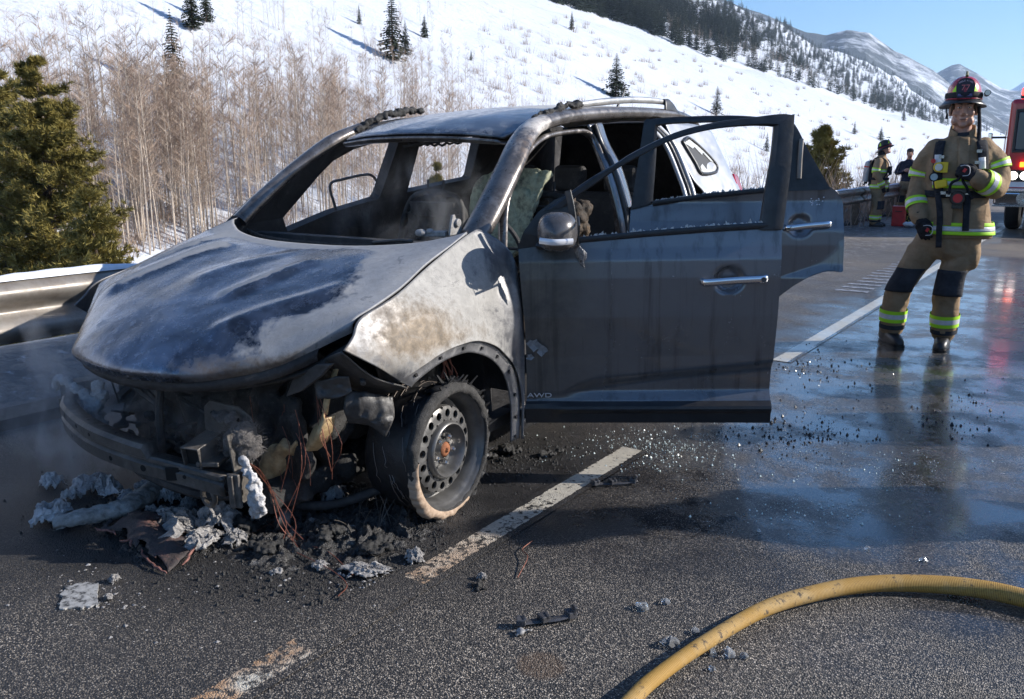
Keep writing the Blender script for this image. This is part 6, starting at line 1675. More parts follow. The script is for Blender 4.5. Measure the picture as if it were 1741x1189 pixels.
def turnout(root, sp, detail=True):
    """bunker-gear figure from a table of joints (local metres, facing -y)"""
    T = sp['torso']; vox = .012 if detail else .02
    # body: one continuous figure under the clothes
    b = MB(); hc = Vector(sp['head'])
    M = head_mesh(b, hc, sp.get('hs', 1.0), sp.get('hyaw', 0), sp.get('hpitch', 0))
    nb = Vector(sp['neck'])
    b.tube([nb + Vector((0, .02, -.08)), nb, hc + Vector((0, .015, -.04))], [.075, .062, .058], 16)
    closed_rings(b, [(q[0], q[1], q[2], q[3] * .62, q[4] * .62) for q in T[:-1]], 20)
    for key in ('armL', 'armR'): limb(b, sp[key][0], [q * .55 for q in sp[key][1]], 12)
    for key in ('legL', 'legR'): limb(b, sp[key][0], [q * .55 for q in sp[key][1]], 12)
    body = b.build('body', SKIN, root, True, 180); fuse(body, .0065 if detail else .012, 2)
    if detail: face_details(M, sp.get('hs', 1.0), body)
    b = MB()
    if sp.get('hair', True):
        E = lambda p, r: b.ell(tuple(M @ Vector(p)), r, 14, 10)
        E((0, .035, .03), (.084, .098, .085))
        for sx in (-1, 1): E((sx * .074, .025, .002), (.016, .045, .045)); E((sx * .068, -.035, .030), (.016, .022, .028))
        o = b.build('hair', HAIR, root, True, 180); fuse(o, .007, 1, (.02, .012))
    # trousers
    tr = MB(); closed_rings(tr, sp['pelvis'], 28)
    L = {}
    for key in ('legL', 'legR'): L[key] = limb(tr, *sp[key], n=22)
    for q in sp.get('pockets', []): tr.ell(*q)
    o = tr.build('trousers', sp.get('trouser_mat', TAN), root, True, 180); fuse(o, vox, 3, (.10, .028))
    trousers = o
    if sp.get('cuffs', True):
        for key in ('legL', 'legR'):
            P, r = L[key]; cuff(P, r, sp.get('cf', (.80, .92))[0], sp.get('cf', (.80, .92))[1], .010, [LIME, SILV], 'reflective_band', trousers)
            cuff(P, r, .955, 1.0, .006, [DARKC, DARKC], 'cuff_binding', trousers, ((0, 1, 0),))
    if sp.get('knees', True):
        for key in ('legL', 'legR'):
            P, r = L[key]; G = []; qn = np.linspace(0, 1, len(P))
            for t in np.linspace(sp.get('kn', (.36, .62))[0], sp.get('kn', (.36, .62))[1], 12):
                c = [np.interp(t, qn, P[:, k]) for k in range(3)]; rr_ = np.interp(t, qn, r) + .011
                G.append([(c[0] + rr_ * math.sin(a), c[1] - rr_ * math.cos(a), c[2]) for a in np.linspace(-1.15, 1.0, 12)])
            k_ = MB().grid(G).build('knee_pad', DARKC, trousers, True, 180)
            m = k_.modifiers.new('solid', 'SOLIDIFY'); m.thickness = .008
    for (x, y, rz) in sp['boots']: boot('boot', x, y, rz, root)
    # coat
    ct = MB(); closed_rings(ct, T, 36)
    A = {}
    for key in ('armL', 'armR'): A[key] = limb(ct, *sp[key], n=22)
    cm = sp.get('coat_mat', TAN)
    coat = ct.build('coat', cm, root, True, 180); fuse(coat, vox, 3, (.11, .030 if detail else .02))
    if sp.get('bands', True):
        for key, lst in (('armL', sp['bandL']), ('armR', sp['bandR'])):
            for t0, t1 in lst: cuff(A[key][0], A[key][1], t0, t1, .013, [LIME, SILV], 'reflective_band', coat)
        for z0, z1, x0, x1 in sp['tb']: torso_band(T, z0, z1, .016, 'reflective_band', coat, x0, x1)
    return body, coat, trousers, M, A

# the firefighter standing on the wet road, facing us -------------------------------------------------
ffp = on_road(1592, 592)
FF = empty('person', ffp, math.atan2(-ffp.x, -ffp.y) * -1 + 0.0, 'firefighter in tan turnout coat and red helmet facing us, gloved hand on chest strap', 'person')
FF.rotation_euler.z = math.atan2(-ffp.x, ffp.y)
def W(x, z): return .912 * (x - .112 * z)              # offset measured in the photograph -> metres across the body
def W3(p): return (W(p[0], p[2]),) + tuple(p[1:])
def WR(rows): return [(W(q[0], q[2]), q[1], q[2], q[3] * .93, q[4]) for q in rows]
T1 = [(.155, .0, .865, .262, .185), (.155, .0, .95, .258, .18), (.15, .0, 1.06, .246, .172), (.155, .0, 1.18, .228, .158), (.165, .0, 1.32, .238, .165), (.178, .0, 1.43, .246, .160), (.19, .01, 1.515, .235, .140), (.196, .015, 1.560, .195, .118), (.20, .015, 1.595, .125, .10), (.203, .015, 1.618, .092, .086)]
T1 = WR(T1)
sp = dict(torso=T1, head=W3((.208, -.02, 1.795)), neck=W3((.203, .01, 1.63)), hs=1.10, hyaw=.05, hpitch=.06,
    armL=([W3(q) for q in [(.02, .01, 1.505), (-.06, .02, 1.415), (-.105, .03, 1.30), (-.135, -.03, 1.16), (-.12, -.115, 1.02)]], [.105, .098, .088, .080, .076]),
    armR=([W3(q) for q in [(.35, .01, 1.505), (.425, .02, 1.43), (.455, -.0, 1.31), (.435, -.07, 1.245), (.375, -.17, 1.275), (.315, -.225, 1.305)]], [.102, .098, .092, .094, .085, .076]),
    pelvis=WR([(.10, 0, .70, .10, .11), (.10, 0, .76, .20, .145), (.11, 0, .86, .225, .165), (.13, 0, .96, .22, .16), (.14, 0, 1.04, .21, .15)]),
    legL=([W3(q) for q in [(-.03, .0, .86), (-.115, -.01, .72), (-.205, -.03, .59), (-.275, -.03, .47), (-.325, .0, .32), (-.352, .02, .135)]], [.120, .120, .100, .104, .102, .097]),
    legR=([W3(q) for q in [(.19, .0, .88), (.175, -.01, .72), (.125, -.03, .60), (.095, -.03, .46), (.07, .0, .30), (.055, .02, .125)]], [.122, .118, .102, .108, .106, .097]),
    pockets=[(W3((-.15, .0, .735)), (.075, .10, .105), 16, 10), (W3((.265, .0, .735)), (.065, .10, .115), 16, 10)],
    boots=[(W(-.382, .05), .02, .55), (W(.045, .05), .02, -.05)], cf=(.80, .925), kn=(.34, .60),
    bandL=[(.30, .42), (.74, .87)], bandR=[(.22, .32), (.80, .95)], tb=[(.895, .985, -9, 9), (1.235, 1.305, W(-.02, 1.27), W(.30, 1.27))])
body, coat, trs, HM, A1 = turnout(FF, sp)
# cargo pocket flaps and seam lines
for (x, z, w_, h_) in [(.285, 1.02, .085, .10)]:
    pass
b = MB()
for cx, cz, w_, h_ in [(W(.285, 1.03), 1.03, .07, .085), (W(.06, 1.045), 1.045, .06, .08)]:
    G = []
    for j in np.linspace(-1, 1, 6):
        G.append([(cx + w_ * i, front_y(T1, cx + w_ * i, cz + h_ * j, .022 + .012 * (1 - abs(i)) * (1 - abs(j))), cz + h_ * j) for i in np.linspace(-1, 1, 8)])
    b.grid(G)
b.build('coat_pocket', TAN, coat, True, 180)
fl = MB()
fl.grid([[(x, front_y(T1, x, z, .016), z) for x in np.linspace(W(.145 + .04 * (z - .9), z), W(.225 + .04 * (z - .9), z), 6)] for z in np.linspace(1.32, 1.60, 12)])
o = fl.build('storm_flap', TAN, coat, True, 180); m_ = o.modifiers.new('solid', 'SOLIDIFY'); m_.thickness = .012
# collar standing open over a dark neck gaiter
b = MB(); G = []
for v in np.linspace(0, 1, 5):
    G.append([(W(.203, 1.64) + (.098 - .012 * v) * math.sin(a), .012 - (.094 - .004 * v) * math.cos(a), 1.585 + .085 * v + .035 * abs(math.sin(a / 2)) - .055 * (1 - abs(math.sin(a / 2)))) for a in np.linspace(.55, 2 * math.pi - .42, 30)])
b.grid(G); o = b.build('collar', TAN, coat, True, 180); m_ = o.modifiers.new('solid', 'SOLIDIFY'); m_.thickness = .012
b = MB(); b.tube([W3(q) for q in [(.203, .0, 1.55), (.204, .0, 1.60), (.205, .0, 1.635)]], [.086, .078, .072], 20); b.build('neck_gaiter', DARKC, FF)
h = fire_helmet(FF, W3((.208, -.005, 1.872)), .04, .02, HRED, True, .99)
b = MB(); b.tube(resample([W3(q) for q in [(.085, -.01, 1.815), (.088, -.01, 1.77), (.086, -.005, 1.735)]], 10), [.004, .005, .011], 8); b.build('helmet_tassel', STRAP, h).matrix_parent_inverse = h.matrix_local.inverted()
b = MB(); b.tube(resample([W3(q) for q in [(.318, -.02, 1.82), (.322, -.02, 1.70), (.318, -.05, 1.60), (.325, -.12, 1.52)]], 24), [.012, .013, .016, .014], 10); b.build('radio_mic_lead', STRAP, FF)
# breathing apparatus
bsp = empty('breathing_apparatus'); bsp.parent = FF
strap(T1, [(W(x, z), z) for x, z in [(.045, 1.575), (.03, 1.50), (.022, 1.42), (.02, 1.34), (.025, 1.24), (.03, 1.19)]], .062, 'shoulder_strap', bsp)
strap(T1, [(W(x, z), z) for x, z in [(.335, 1.575), (.345, 1.50), (.345, 1.42), (.342, 1.34), (.335, 1.24), (.325, 1.19)]], .066, 'shoulder_strap', bsp)
strap(T1, [(W(x, z), z) for x, z in [(.025, 1.475), (.020, 1.40)]], .044, 'strap_print', bsp, WHITEP, .024, .004)
strap(T1, [(W(x, z), z) for x, z in [(.338, 1.455), (.340, 1.375)]], .044, 'strap_print', bsp, WHITEP, .024, .004)
torso_b = MB(); a = np.linspace(0, 2 * math.pi, 60, endpoint=False)
R_ = []
for z in (1.165, 1.185, 1.215):
    c, s_ = np.cos(a), np.sin(a); k = (np.abs(c) ** 2.4 + np.abs(s_) ** 2.4) ** (-1 / 2.4); R_.append(np.stack([W(.155, 1.19) + .228 * c * k, .175 * s_ * k, np.full(60, z)], 1))
torso_b.grid(np.array(R_), closed=True); o = torso_b.build('waist_belt', STRAP, bsp); m_ = o.modifiers.new('solid', 'SOLIDIFY'); m_.thickness = .01
for pts, w_ in [([(.02, 1.20), (.035, 1.05), (.03, .92), (.025, .80)], .040), ([(.235, 1.19), (.228, 1.05), (.22, .93)], .046)]:
    strap(T1, [(W(x, z), z) for x, z in pts], w_, 'hanging_strap', bsp, None, .035, .006)
def fr(x, z, g): return (W(x, z), front_y(T1, W(x, z), z, g), z)
b = MB(); p = Vector(fr(.030, 1.385, .02)); b.cyl(p + Vector((0, -.045, 0)), p, .034, .038, 18).box(p + Vector((.035, -.02, 0)), (.05, .05, .075)); o = b.build('yellow_light', YELL, bsp, True, 40)
MB().cyl(p + Vector((0, -.052, 0)), p + Vector((0, -.045, 0)), .026, n=16).build('light_lens', LENS, o)
p = Vector(fr(-.005, 1.315, .02)); b = MB(); b.cyl(p + Vector((0, -.03, 0)), p, .034, n=18); o = b.build('pressure_gauge', STRAP, bsp, True, 40); MB().cyl(p + Vector((0, -.033, 0)), p + Vector((0, -.03, 0)), .025, n=16).build('gauge_face', simple('gauge_face', (.35, .45, .48), .3, var=.1), o)
p = Vector(fr(-.01, 1.43, .02)); MB().cyl(p + Vector((0, -.03, 0)), p, .016, n=14).build('red_button', REDP, bsp)
p = Vector(fr(.045, 1.265, .02)); b = MB(); b.box(p, (.085, .04, .06), Matrix.Rotation(-.2, 3, 'Y')); o = b.build('yellow_pouch', YELL, bsp, False); bevel(o, .012, 3)
p = Vector(fr(.165, 1.165, .03)); b = MB(); b.cyl(p + Vector((0, -.05, 0)), p, .045, .055, 24).box(p + Vector((0, -.01, -.05)), (.07, .04, .05)).box(p + Vector((0, -.01, .05)), (.10, .04, .03)); o = b.build('regulator', HBLK, bsp, True, 40); MB().cyl(p + Vector((0, -.058, 0)), p + Vector((0, -.05, 0)), .032, n=20).build('regulator_knob', REDP, o)
b = MB(); b.tube(resample([fr(.10, 1.19, .04), fr(.12, 1.27, .05), W3((.17, -.23, 1.30)), W3((.195, -.27, 1.34))], 20), .010, 8).tube(resample([fr(.27, 1.16, .04), fr(.23, 1.24, .05), W3((.20, -.20, 1.30)), W3((.215, -.24, 1.36))], 20), .010, 8); b.build('air_hose', STRAP, bsp)
b = MB()
for x, z in [(.06, 1.20), (.10, 1.185), (.235, 1.19), (.05, 1.46), (.305, 1.42), (.32, 1.50)]: b.box(Vector(fr(x, z, .028)), (.035, .012, .022))
o = b.build('metal_buckle', LUG, bsp, False); tag(o, kind='stuff')
b = MB(); b.cyl((.04, .27, .98), (.02, .27, 1.50), .085, .085, 24).ell((.02, .27, 1.50), (.085, .085, .07)).box((.03, .19, 1.25), (.22, .05, .55)); b.build('air_cylinder', HBLK, bsp, True, 40)
# gloved hands
def aim(pos, ydir, zdir):
    y = Vector(ydir).normalized(); z = Vector(zdir); z = (z - y * z.dot(y)).normalized(); x = y.cross(z)
    return Matrix(((x.x, y.x, z.x, pos[0]), (x.y, y.y, z.y, pos[1]), (x.z, y.z, z.z, pos[2]), (0, 0, 0, 1)))
g1 = hand('glove', aim(W3((-.112, -.150, 1.005)), (.30, -.30, -.95), (-.45, -.85, .10)), .35, FF, GLOVE, -1)
g2 = hand('glove', aim(W3((.300, -.235, 1.315)), (-.86, -.12, .46), (.10, -.93, .30)), .95, FF, GLOVE, 1, size=1.12)
for g, p, d in [(g1, W3((-.055, -.245, .93)), (.3, -.3, -.95)), (g2, W3((.215, -.285, 1.365)), (-.9, -.1, .4))]:
    MB().tube(resample([tuple(Vector(p) + Vector((-.03, 0, .03))), tuple(Vector(p) + Vector((.0, -.005, .035))), tuple(Vector(p) + Vector((.03, 0, .02))), tuple(Vector(p) + Vector((.03, 0, -.03))), tuple(Vector(p) + Vector((-.01, -.003, -.04)))], 20), .0025, 5, closed=False).build('glove_piping', WHITEP, g)
    MB().box(p, (.02, .006, .028), Matrix.Rotation(.5, 3, 'Y')).build('glove_badge', REDP, g, False)

# second firefighter by the guardrail, seen from the side, looking down --------------------------------
def stand(lean_=0.0):
    T = [(0, 0, .84, .22, .18), (0, 0, .95, .225, .18), (0, 0, 1.12, .20, .16), (0, -.01, 1.30, .215, .17), (0, -.01, 1.42, .225, .165), (0, 0, 1.50, .20, .14), (0, 0, 1.56, .14, .11), (0, -.01, 1.61, .085, .09), (0, -.02, 1.655, .08, .085)]
    return dict(torso=T, head=(0, -.07, 1.74), neck=(0, -.02, 1.62), hpitch=-.45, hair=False,
        armL=([(-.19, 0, 1.48), (-.25, .02, 1.38), (-.265, .03, 1.24), (-.245, -.05, 1.08), (-.20, -.12, .93)], [.095, .09, .082, .075, .07]),
        armR=([(.19, 0, 1.48), (.25, .02, 1.38), (.265, .03, 1.24), (.245, -.05, 1.08), (.20, -.12, .93)], [.095, .09, .082, .075, .07]),
        pelvis=[(0, 0, .70, .10, .12), (0, 0, .77, .20, .16), (0, 0, .88, .205, .17), (0, 0, .98, .195, .16)],
        legL=([(-.10, 0, .86), (-.12, 0, .70), (-.13, -.01, .48), (-.14, .01, .30), (-.145, .02, .11)], [.13, .125, .108, .105, .10]),
        legR=([(.10, 0, .86), (.12, 0, .70), (.13, -.01, .48), (.14, .01, .30), (.145, .02, .11)], [.13, .125, .108, .105, .10]),
        boots=[(-.145, .01, .12), (.145, .01, -.12)], bandL=[(.28, .40), (.82, .95)], bandR=[(.28, .40), (.82, .95)], tb=[(.875, .96, -9, 9), (1.22, 1.30, -9, 9)])
def kit(root, s, helm=True):
    if helm:
        h = fire_helmet(root, (0, -.055, 1.80), 0, -.38, HBLK, False); 
        b = MB(); b.tube([(0, .02, 1.60), (0, -.01, 1.66), (0, -.02, 1.72)], [.085, .09, .088], 16); b.build('hood', DARKC, root)
    b = MB(); b.cyl((0, .30, 1.02), (0, .27, 1.40), .085, .085, 20).ell((0, .265, 1.42), (.085, .085, .08), 16, 10); o = b.build('air_cylinder', simple('cylinder_grey', (.33, .33, .35), .4, .2, var=.2), root)
    MB().cyl((0, .275, 1.345), (0, .272, 1.375), .088, n=20).build('cylinder_band', REDP, o); MB().cyl((0, .30, .97), (0, .30, 1.02), .04, n=12).cyl((-.05, .33, .96), (.05, .33, .96), .018, n=8).build('cylinder_valve', HBLK, o)
    b = MB(); b.box((0, .19, 1.22), (.24, .05, .58))
    for sx in (-1, 1): b.tube(resample([(sx * .13, .17, 1.42), (sx * .13, .10, 1.555), (sx * .13, -.08, 1.545), (sx * .135, -.185, 1.42), (sx * .14, -.19, 1.25), (sx * .16, -.12, 1.10)], 24), .024, 8, flat=(1.2, .5))
    b.tube([(.235 * math.cos(t), -.0 + .195 * math.sin(t), 1.09) for t in np.linspace(0, 2 * math.pi, 40, endpoint=False)], .028, 8, closed=True, flat=(.4, 1)); b.box((.02, -.20, 1.30), (.20, .06, .14)).ell((-.06, -.23, 1.22), (.04, .04, .05))
    o = b.build('harness', STRAP, root); tag(o, kind='stuff')
p2 = on_road(1489, 374) * .90; p2.z = 0; P2 = empty('person', p2, 0, 'firefighter in tan gear with air tank on his back, looking down by the guardrail', 'person'); P2.rotation_euler.z = math.atan2(-p2.x, p2.y) + rad(78)
turnout(P2, stand(), False); kit(P2, None)
for sx in (-1, 1): hand('glove', aim((sx * .195, -.13, .92), (-sx * .1, -.25, -1), (sx * .9, .1, 0)), .5, P2, GLOVE, -sx)
P2.scale = (.96, .96, .96)
# third person: navy shirt, cap, tan trousers, hands at the chest
p3 = on_road(1538, 357) * .88; p3.z = 0; P3 = empty('person', p3, 0, 'man in navy shirt and dark cap, tan trousers, hands raised to his chest', 'person'); P3.rotation_euler.z = math.atan2(-p3.x, p3.y)
s3 = stand(); s3.update(coat_mat=NAVY, bands=False, hair=True, hpitch=-.25, torso=[(0, 0, .93, .185, .135), (0, 0, 1.02, .18, .13), (0, 0, 1.15, .175, .125), (0, 0, 1.30, .20, .135), (0, 0, 1.42, .21, .135), (0, 0, 1.50, .19, .115), (0, 0, 1.55, .12, .09), (0, -.01, 1.59, .07, .075)],
    armL=([(-.18, 0, 1.47), (-.25, .03, 1.36), (-.30, .02, 1.22), (-.22, -.12, 1.22), (-.11, -.20, 1.27)], [.08, .075, .066, .058, .05]), armR=([(.18, 0, 1.47), (.25, .03, 1.36), (.30, .02, 1.22), (.22, -.12, 1.22), (.11, -.20, 1.27)], [.08, .075, .066, .058, .05]))
turnout(P3, s3, False); P3.scale = (.93, .93, .93)
for sx in (-1, 1): hand('hand', aim((sx * .10, -.21, 1.275), (-sx * .75, -.35, .35), (sx * .3, -.9, .3)), 1.0, P3, SKIN, -sx, size=.9)
b = MB(); b.ell((0, -.045, 1.815), (.092, .105, .075), 18, 10).ell((0, -.15, 1.80), (.075, .07, .012), 14, 6); b.build('cap', DARKC, P3)
b = MB(); b.tube([(.19 * math.cos(t), .145 * math.sin(t), .965) for t in np.linspace(0, 2 * math.pi, 40, endpoint=False)], .022, 8, closed=True, flat=(.4, 1)); b.build('belt', STRAP, P3)
# bystanders out of the frame on the right, whose long shadows fall across the road
def bystander(u, v, rz, label, first=[None]):
    tip = on_road(u, v); foot = tip + _r * (1.86 / math.tan(SUN_EL)); foot.z = 0
    if first[0] is None:
        r = empty('person', foot, rz, label, 'person', None); s = stand(); s['hpitch'] = 0; turnout(r, s, False); kit(r, None); first[0] = r
    else: r = dup(first[0], foot, (0, 0, rz), None, label)
    return r
bystander(905, 884, .3, 'firefighter with air tank standing nearest, out of frame to the right of the hose')
bystander(1215, 733, 1.0, 'firefighter with air tank, out of frame, second nearest of those on the right')
bystander(1440, 664, -.4, 'firefighter with air tank, out of frame, third nearest of those on the right')
bystander(1480, 614, .8, 'firefighter with air tank, out of frame, farthest of those on the right')
# ------------------------------------------------------------------ fire engine at the right edge
TY = 20.34
TK = empty('fire_truck', (-.62, TY, 0), 0, 'red and white fire engine with headlights lit, cut off by the right edge', 'fire truck')
TRED = NT('engine_red', (0.34, 0.010, 0.022), .22, 0, Coat_Weight=.6).m
TWHT = simple('engine_white', (.72, .72, .73), .3, var=.06)
TGLS = NT('windscreen_glass', (.025, .06, .09), .05, 0).m
W2 = 1.24
def rbox(name, c, size, mat, parent, r=.05):
    o = MB().box(c, size).build(name, mat, parent, False); bevel(o, r, 3); return o
rbox('cab', (0, 1.6, 1.85), (2 * W2, 3.2, 1.60), TRED, TK, .10)
rbox('cab_lower', (0, 1.3, .98), (2 * W2, 2.6, .20), TWHT, TK, .02)
rbox('body_box', (0, 6.0, 1.75), (2.45, 5.4, 2.2), TRED, TK, .04)
rbox('white_stripe', (0, -.02, 1.00), (2 * W2 - .02, .08, .36), TWHT, TK, .01)
rbox('red_pinstripe', (0, -.065, .90), (2 * W2 - .04, .01, .025), TRED, TK, .002); rbox('red_pinstripe', (0, -.065, 1.03), (2 * W2 - .04, .01, .018), TRED, TK, .002)
ws = rbox('windscreen', (0, -.01, 2.02), (2 * W2 - .34, .06, .76), TGLS, TK, .03)
for c, s in [((0, -.03, 2.42), (2 * W2 - .26, .05, .05)), ((0, -.03, 1.62), (2 * W2 - .26, .05, .05)), ((-W2 + .15, -.03, 2.02), (.05, .05, .82)), ((W2 - .15, -.03, 2.02), (.05, .05, .82)), ((0, -.03, 2.02), (.05, .05, .80))]: rbox('windscreen_seal', c, s, BLACKP, ws, .012)
rbox('front_bumper', (0, -.30, .70), (2 * W2 + .10, .55, .26), CHROME, TK, .04)
rbox('bumper_shelf', (0, -.25, .85), (2 * W2 + .12, .66, .035), LUG, TK, .01)
rbox('bumper_lower_edge', (0, -.28, .555), (2 * W2 + .12, .62, .03), LUG, TK, .01)
lamp = NT('headlight_glow', (1, 1, 1), .2); lamp.set('Emission Color', (1, .97, .9)); lamp.set('Emission Strength', 3.0)
amber = NT('amber_glow', (1, .2, .02), .3); amber.set('Emission Color', (1, .11, .01)); amber.set('Emission Strength', 5.0)
redg = NT('red_beacon_glow', (.9, .03, .03), .2); redg.set('Emission Color', (1, .05, .04)); redg.set('Emission Strength', 3.0)
for sx in (-1, 1):
    f = rbox('headlight', (sx * .93, -.065, 1.14), (.44, .05, .23), HBLK, TK, .02)
    for dx in (-.1, .1): MB().ell((sx * .93 + dx, -.085, 1.14), (.085, .035, .085), 20, 12).build('headlight_lens', lamp.m, f)
    rbox('turn_signal', (sx * .86, -.07, 1.36), (.16, .05, .10), amber.m, TK, .015)
    MB().lathe([(0, -.03), (.05, -.035), (.055, -.02), (.095, -.02), (.10, -.035), (.125, -.035), (.13, 0)], 36, 0, Matrix.Translation((sx * .76, -.58, .70)) @ Matrix.Rotation(math.pi / 2, 4, 'X') @ Matrix.Scale(-1, 4, (0, 0, 1))).build('siren_grille', LUG, TK)
    rbox('mirror_arm', (sx * (W2 + .16), .15, 1.9), (.30, .04, .04), BLACKP, TK, .01)
    rbox('door_mirror', (sx * (W2 + .30), .13, 1.82), (.08, .14, .34), CHROME, TK, .02)
    for y_ in (1.05, 6.2):
        M = Matrix.Translation((sx * 1.02, y_, .52)) @ Matrix.Rotation(math.pi / 2, 4, 'Y')
        w_ = MB().lathe([(.28, -.15), (.44, -.15), (.50, -.12), (.52, -.06), (.52, .06), (.50, .12), (.44, .15), (.28, .15)], 40, 0, M).build('tyre', TYM, TK, True, 40)
        MB().lathe([(0, .10), (.10, .10), (.12, .05), (.24, .04), (.28, .14), (.29, .15)], 32, 0, Matrix.Translation((sx * 1.02, y_, .52)) @ Matrix.Rotation(sx * math.pi / 2, 4, 'Y')).build('rim', LUG, w_)
    rbox('door_panel', (sx * (W2 + .005), .9, 1.7), (.02, .9, 1.2), TRED, TK, .01); rbox('door_window', (sx * (W2 + .016), .9, 2.05), (.015, .7, .55), TGLS, TK, .005); rbox('grab_rail', (sx * (W2 + .05), .38, 1.6), (.025, .025, .9), CHROME, TK, .01)
g = rbox('grille', (0, -.04, 1.25), (1.1, .06, .42), BLACKP, TK, .02)
for k in range(6): rbox('grille_bar', (0, -.08, 1.08 + .065 * k), (1.05, .02, .022), CHROME, g, .006)
lb = rbox('light_bar', (0, .45, 2.70), (2.2, .35, .06), BLACKP, TK, .02)
for k in range(6): rbox('beacon', (-.92 + .368 * k, .45, 2.80), (.34, .32, .15), redg.m if k in (0, 5) else NT('red_lens', (.5, .015, .02), .15).m, lb, .03)
rbox('chassis', (0, 3.5, .60), (.9, 7.0, .22), SOOT, TK, .02)
b = MB()
for sx in (-1, 1): b.box((sx * .3, -.5, .42), (.06, .3, .1))
o = b.build('tow_eye', SOOT, TK, False); tag(o, kind='stuff')
bpy.context.view_layer.update()
# ------------------------------------------------------------------ gear heaped on the shoulder beyond
p = on_road(1527, 384); rr = random.Random(5)
bx = empty('red_crate', p, .1, 'red plastic crate standing on the shoulder beside the yellow netting bundle', 'crate')
b = MB(); t = .012
b.box((0, 0, .015), (.26, .34, .03))
for sx in (-1, 1): b.box((sx * .13, 0, .22), (t, .34, .40))
for sy in (-1, 1): b.box((0, sy * .17, .22), (.26, t, .40))
b.box((0, 0, .425), (.29, .37, .03)); o = b.build('crate_body', REDP, bx, False); bevel(o, .006)
b = MB(); b.tube(resample([(-.06, -.182, .34), (-.06, -.205, .33), (.06, -.205, .33), (.06, -.182, .34)], 12), .008, 6); b.build('handle', HBLK, bx)
NET = NT('yellow_black_netting', (.5, .5, .05), .7); NET.set('Base Color', NET.ramp(NET.voro(26), [(.25, (.62, .62, .10)), (.42, (.10, .11, .03)), (.6, (.012, .014, .012))]))
b = MB()
for k in range(22): b.ell((rr.uniform(-.16, .18), rr.uniform(-.12, .12), .08 + rr.uniform(0, .26) * (1 if k % 3 else .4)), (rr.uniform(.08, .14), .10, rr.uniform(.06, .12)), 10, 7)
p = on_road(1543, 383); o = b.build('netting_bundle', NET.m, None, True, 180, p); fuse(o, .02, 1, (.05, .06)); tag(o, 'bundle of yellow and black netting heaped against the red crate', 'bundle')
p = on_road(1563, 380); b = MB()
for k in range(16): b.ell((rr.uniform(-.18, .18), rr.uniform(-.1, .1), .14 + rr.uniform(0, .12)), (rr.uniform(.08, .13), .09, .08), 10, 7)
b.box((0, 0, .14), (.36, .2, .22))
o = b.build('tan_sack', cloth('tan_sack_cloth', (.30, .17, .09), (.45, .28, .16)), None, True, 180, p); fuse(o, .02, 2, (.08, .03)); tag(o, 'tan cloth sack slumped behind the white bag on the shoulder', 'sack')
p = on_road(1562, 388); b = MB()
for k in range(14): b.ell((rr.uniform(-.24, .24), rr.uniform(-.08, .08), .06 + rr.uniform(0, .05)), (rr.uniform(.07, .12), .09, .05), 10, 7)
o = b.build('white_bag', cloth('white_bag_cloth', (.50, .52, .56), (.68, .70, .74)), None, True, 180, p); fuse(o, .018, 2, (.07, .04)); tag(o, 'white bag lying flat at the front of the gear heap', 'bag')
# ------------------------------------------------------------------ fire hose
HOSEM = NT('yellow_woven_hose', (.45, .27, .06), .75)
uvn = HOSEM.node('UVMap'); ux, uy, _z = HOSEM.xyz(uvn.outputs[0])[:]
wv = HOSEM.math('MULTIPLY', HOSEM.math('ADD', HOSEM.math('MULTIPLY', HOSEM.math('SINE', HOSEM.math('MULTIPLY', ux, 6.2832)), .5), .5), HOSEM.math('ADD', HOSEM.math('MULTIPLY', HOSEM.math('SINE', HOSEM.math('MULTIPLY', uy, 6.2832)), .5), .5))
n_ = HOSEM.noise(5, HOSEM.pos, 5, .65); n2_ = HOSEM.noise(45, HOSEM.pos, 5, .7)
c_ = HOSEM.mix(HOSEM.map(wv, .15, .6), (.24, .125, .020), (.56, .35, .085))
c_ = HOSEM.mix(HOSEM.map(n_, .45, .75, 0, .5), c_, (.50, .40, .24))
c_ = HOSEM.mix(HOSEM.map(HOSEM.math('ADD', HOSEM.math('MULTIPLY', n2_, .6), HOSEM.math('MULTIPLY', n_, .4)), .545, .61), c_, (.05, .036, .024))
HOSEM.set('Base Color', c_); HOSEM.bump(HOSEM.math('ADD', wv, HOSEM.math('MULTIPLY', n2_, 1.5)), .35, .002)
HR = .035
hp = [tuple(on_road(u, v, HR))[:2] for u, v in [(960, 1330), (1010, 1260), (1074, 1189), (1113, 1152), (1195, 1094), (1300, 1034), (1400, 1004), (1480, 992), (1560, 991), (1650, 998), (1741, 1016)]] + [(.28, 3.02), (.8, 2.85), (1.6, 2.9), (2.6, 3.6)]
P = resample([(x, y, HR * .92) for x, y in hp], 220); n = 28; b = MB()
b.tube(P, [HR * np.interp(i, [0, 25, 50, 80, 110, 219], [.60, .62, .74, .92, 1.03, 1.08]) * (1 + .10 * (q - .5)) for i, q in enumerate(fbm(P * 5, 4, 3))], n, flat=(1.05, .92)); me_o = b.build('fire_hose', HOSEM.m, None, True, 180)
me = me_o.data; uvl = me.uv_layers.new(name='UVMap'); L_ = np.concatenate([[0], np.cumsum(np.linalg.norm(np.diff(P, axis=0), axis=1))])
for poly in me.polygons:
    for li in poly.loop_indices:
        vi = me.loops[li].vertex_index; ring_i = vi // n; k = vi % n
        if k == 0 and any((me.loops[q].vertex_index % n) == n - 1 for q in poly.loop_indices): k = n
        uvl.data[li].uv = (L_[min(ring_i, 219)] / .0055, k / n * 46)
tag(me_o, 'yellow woven fire hose curving over the asphalt in the lower right corner', 'hose')
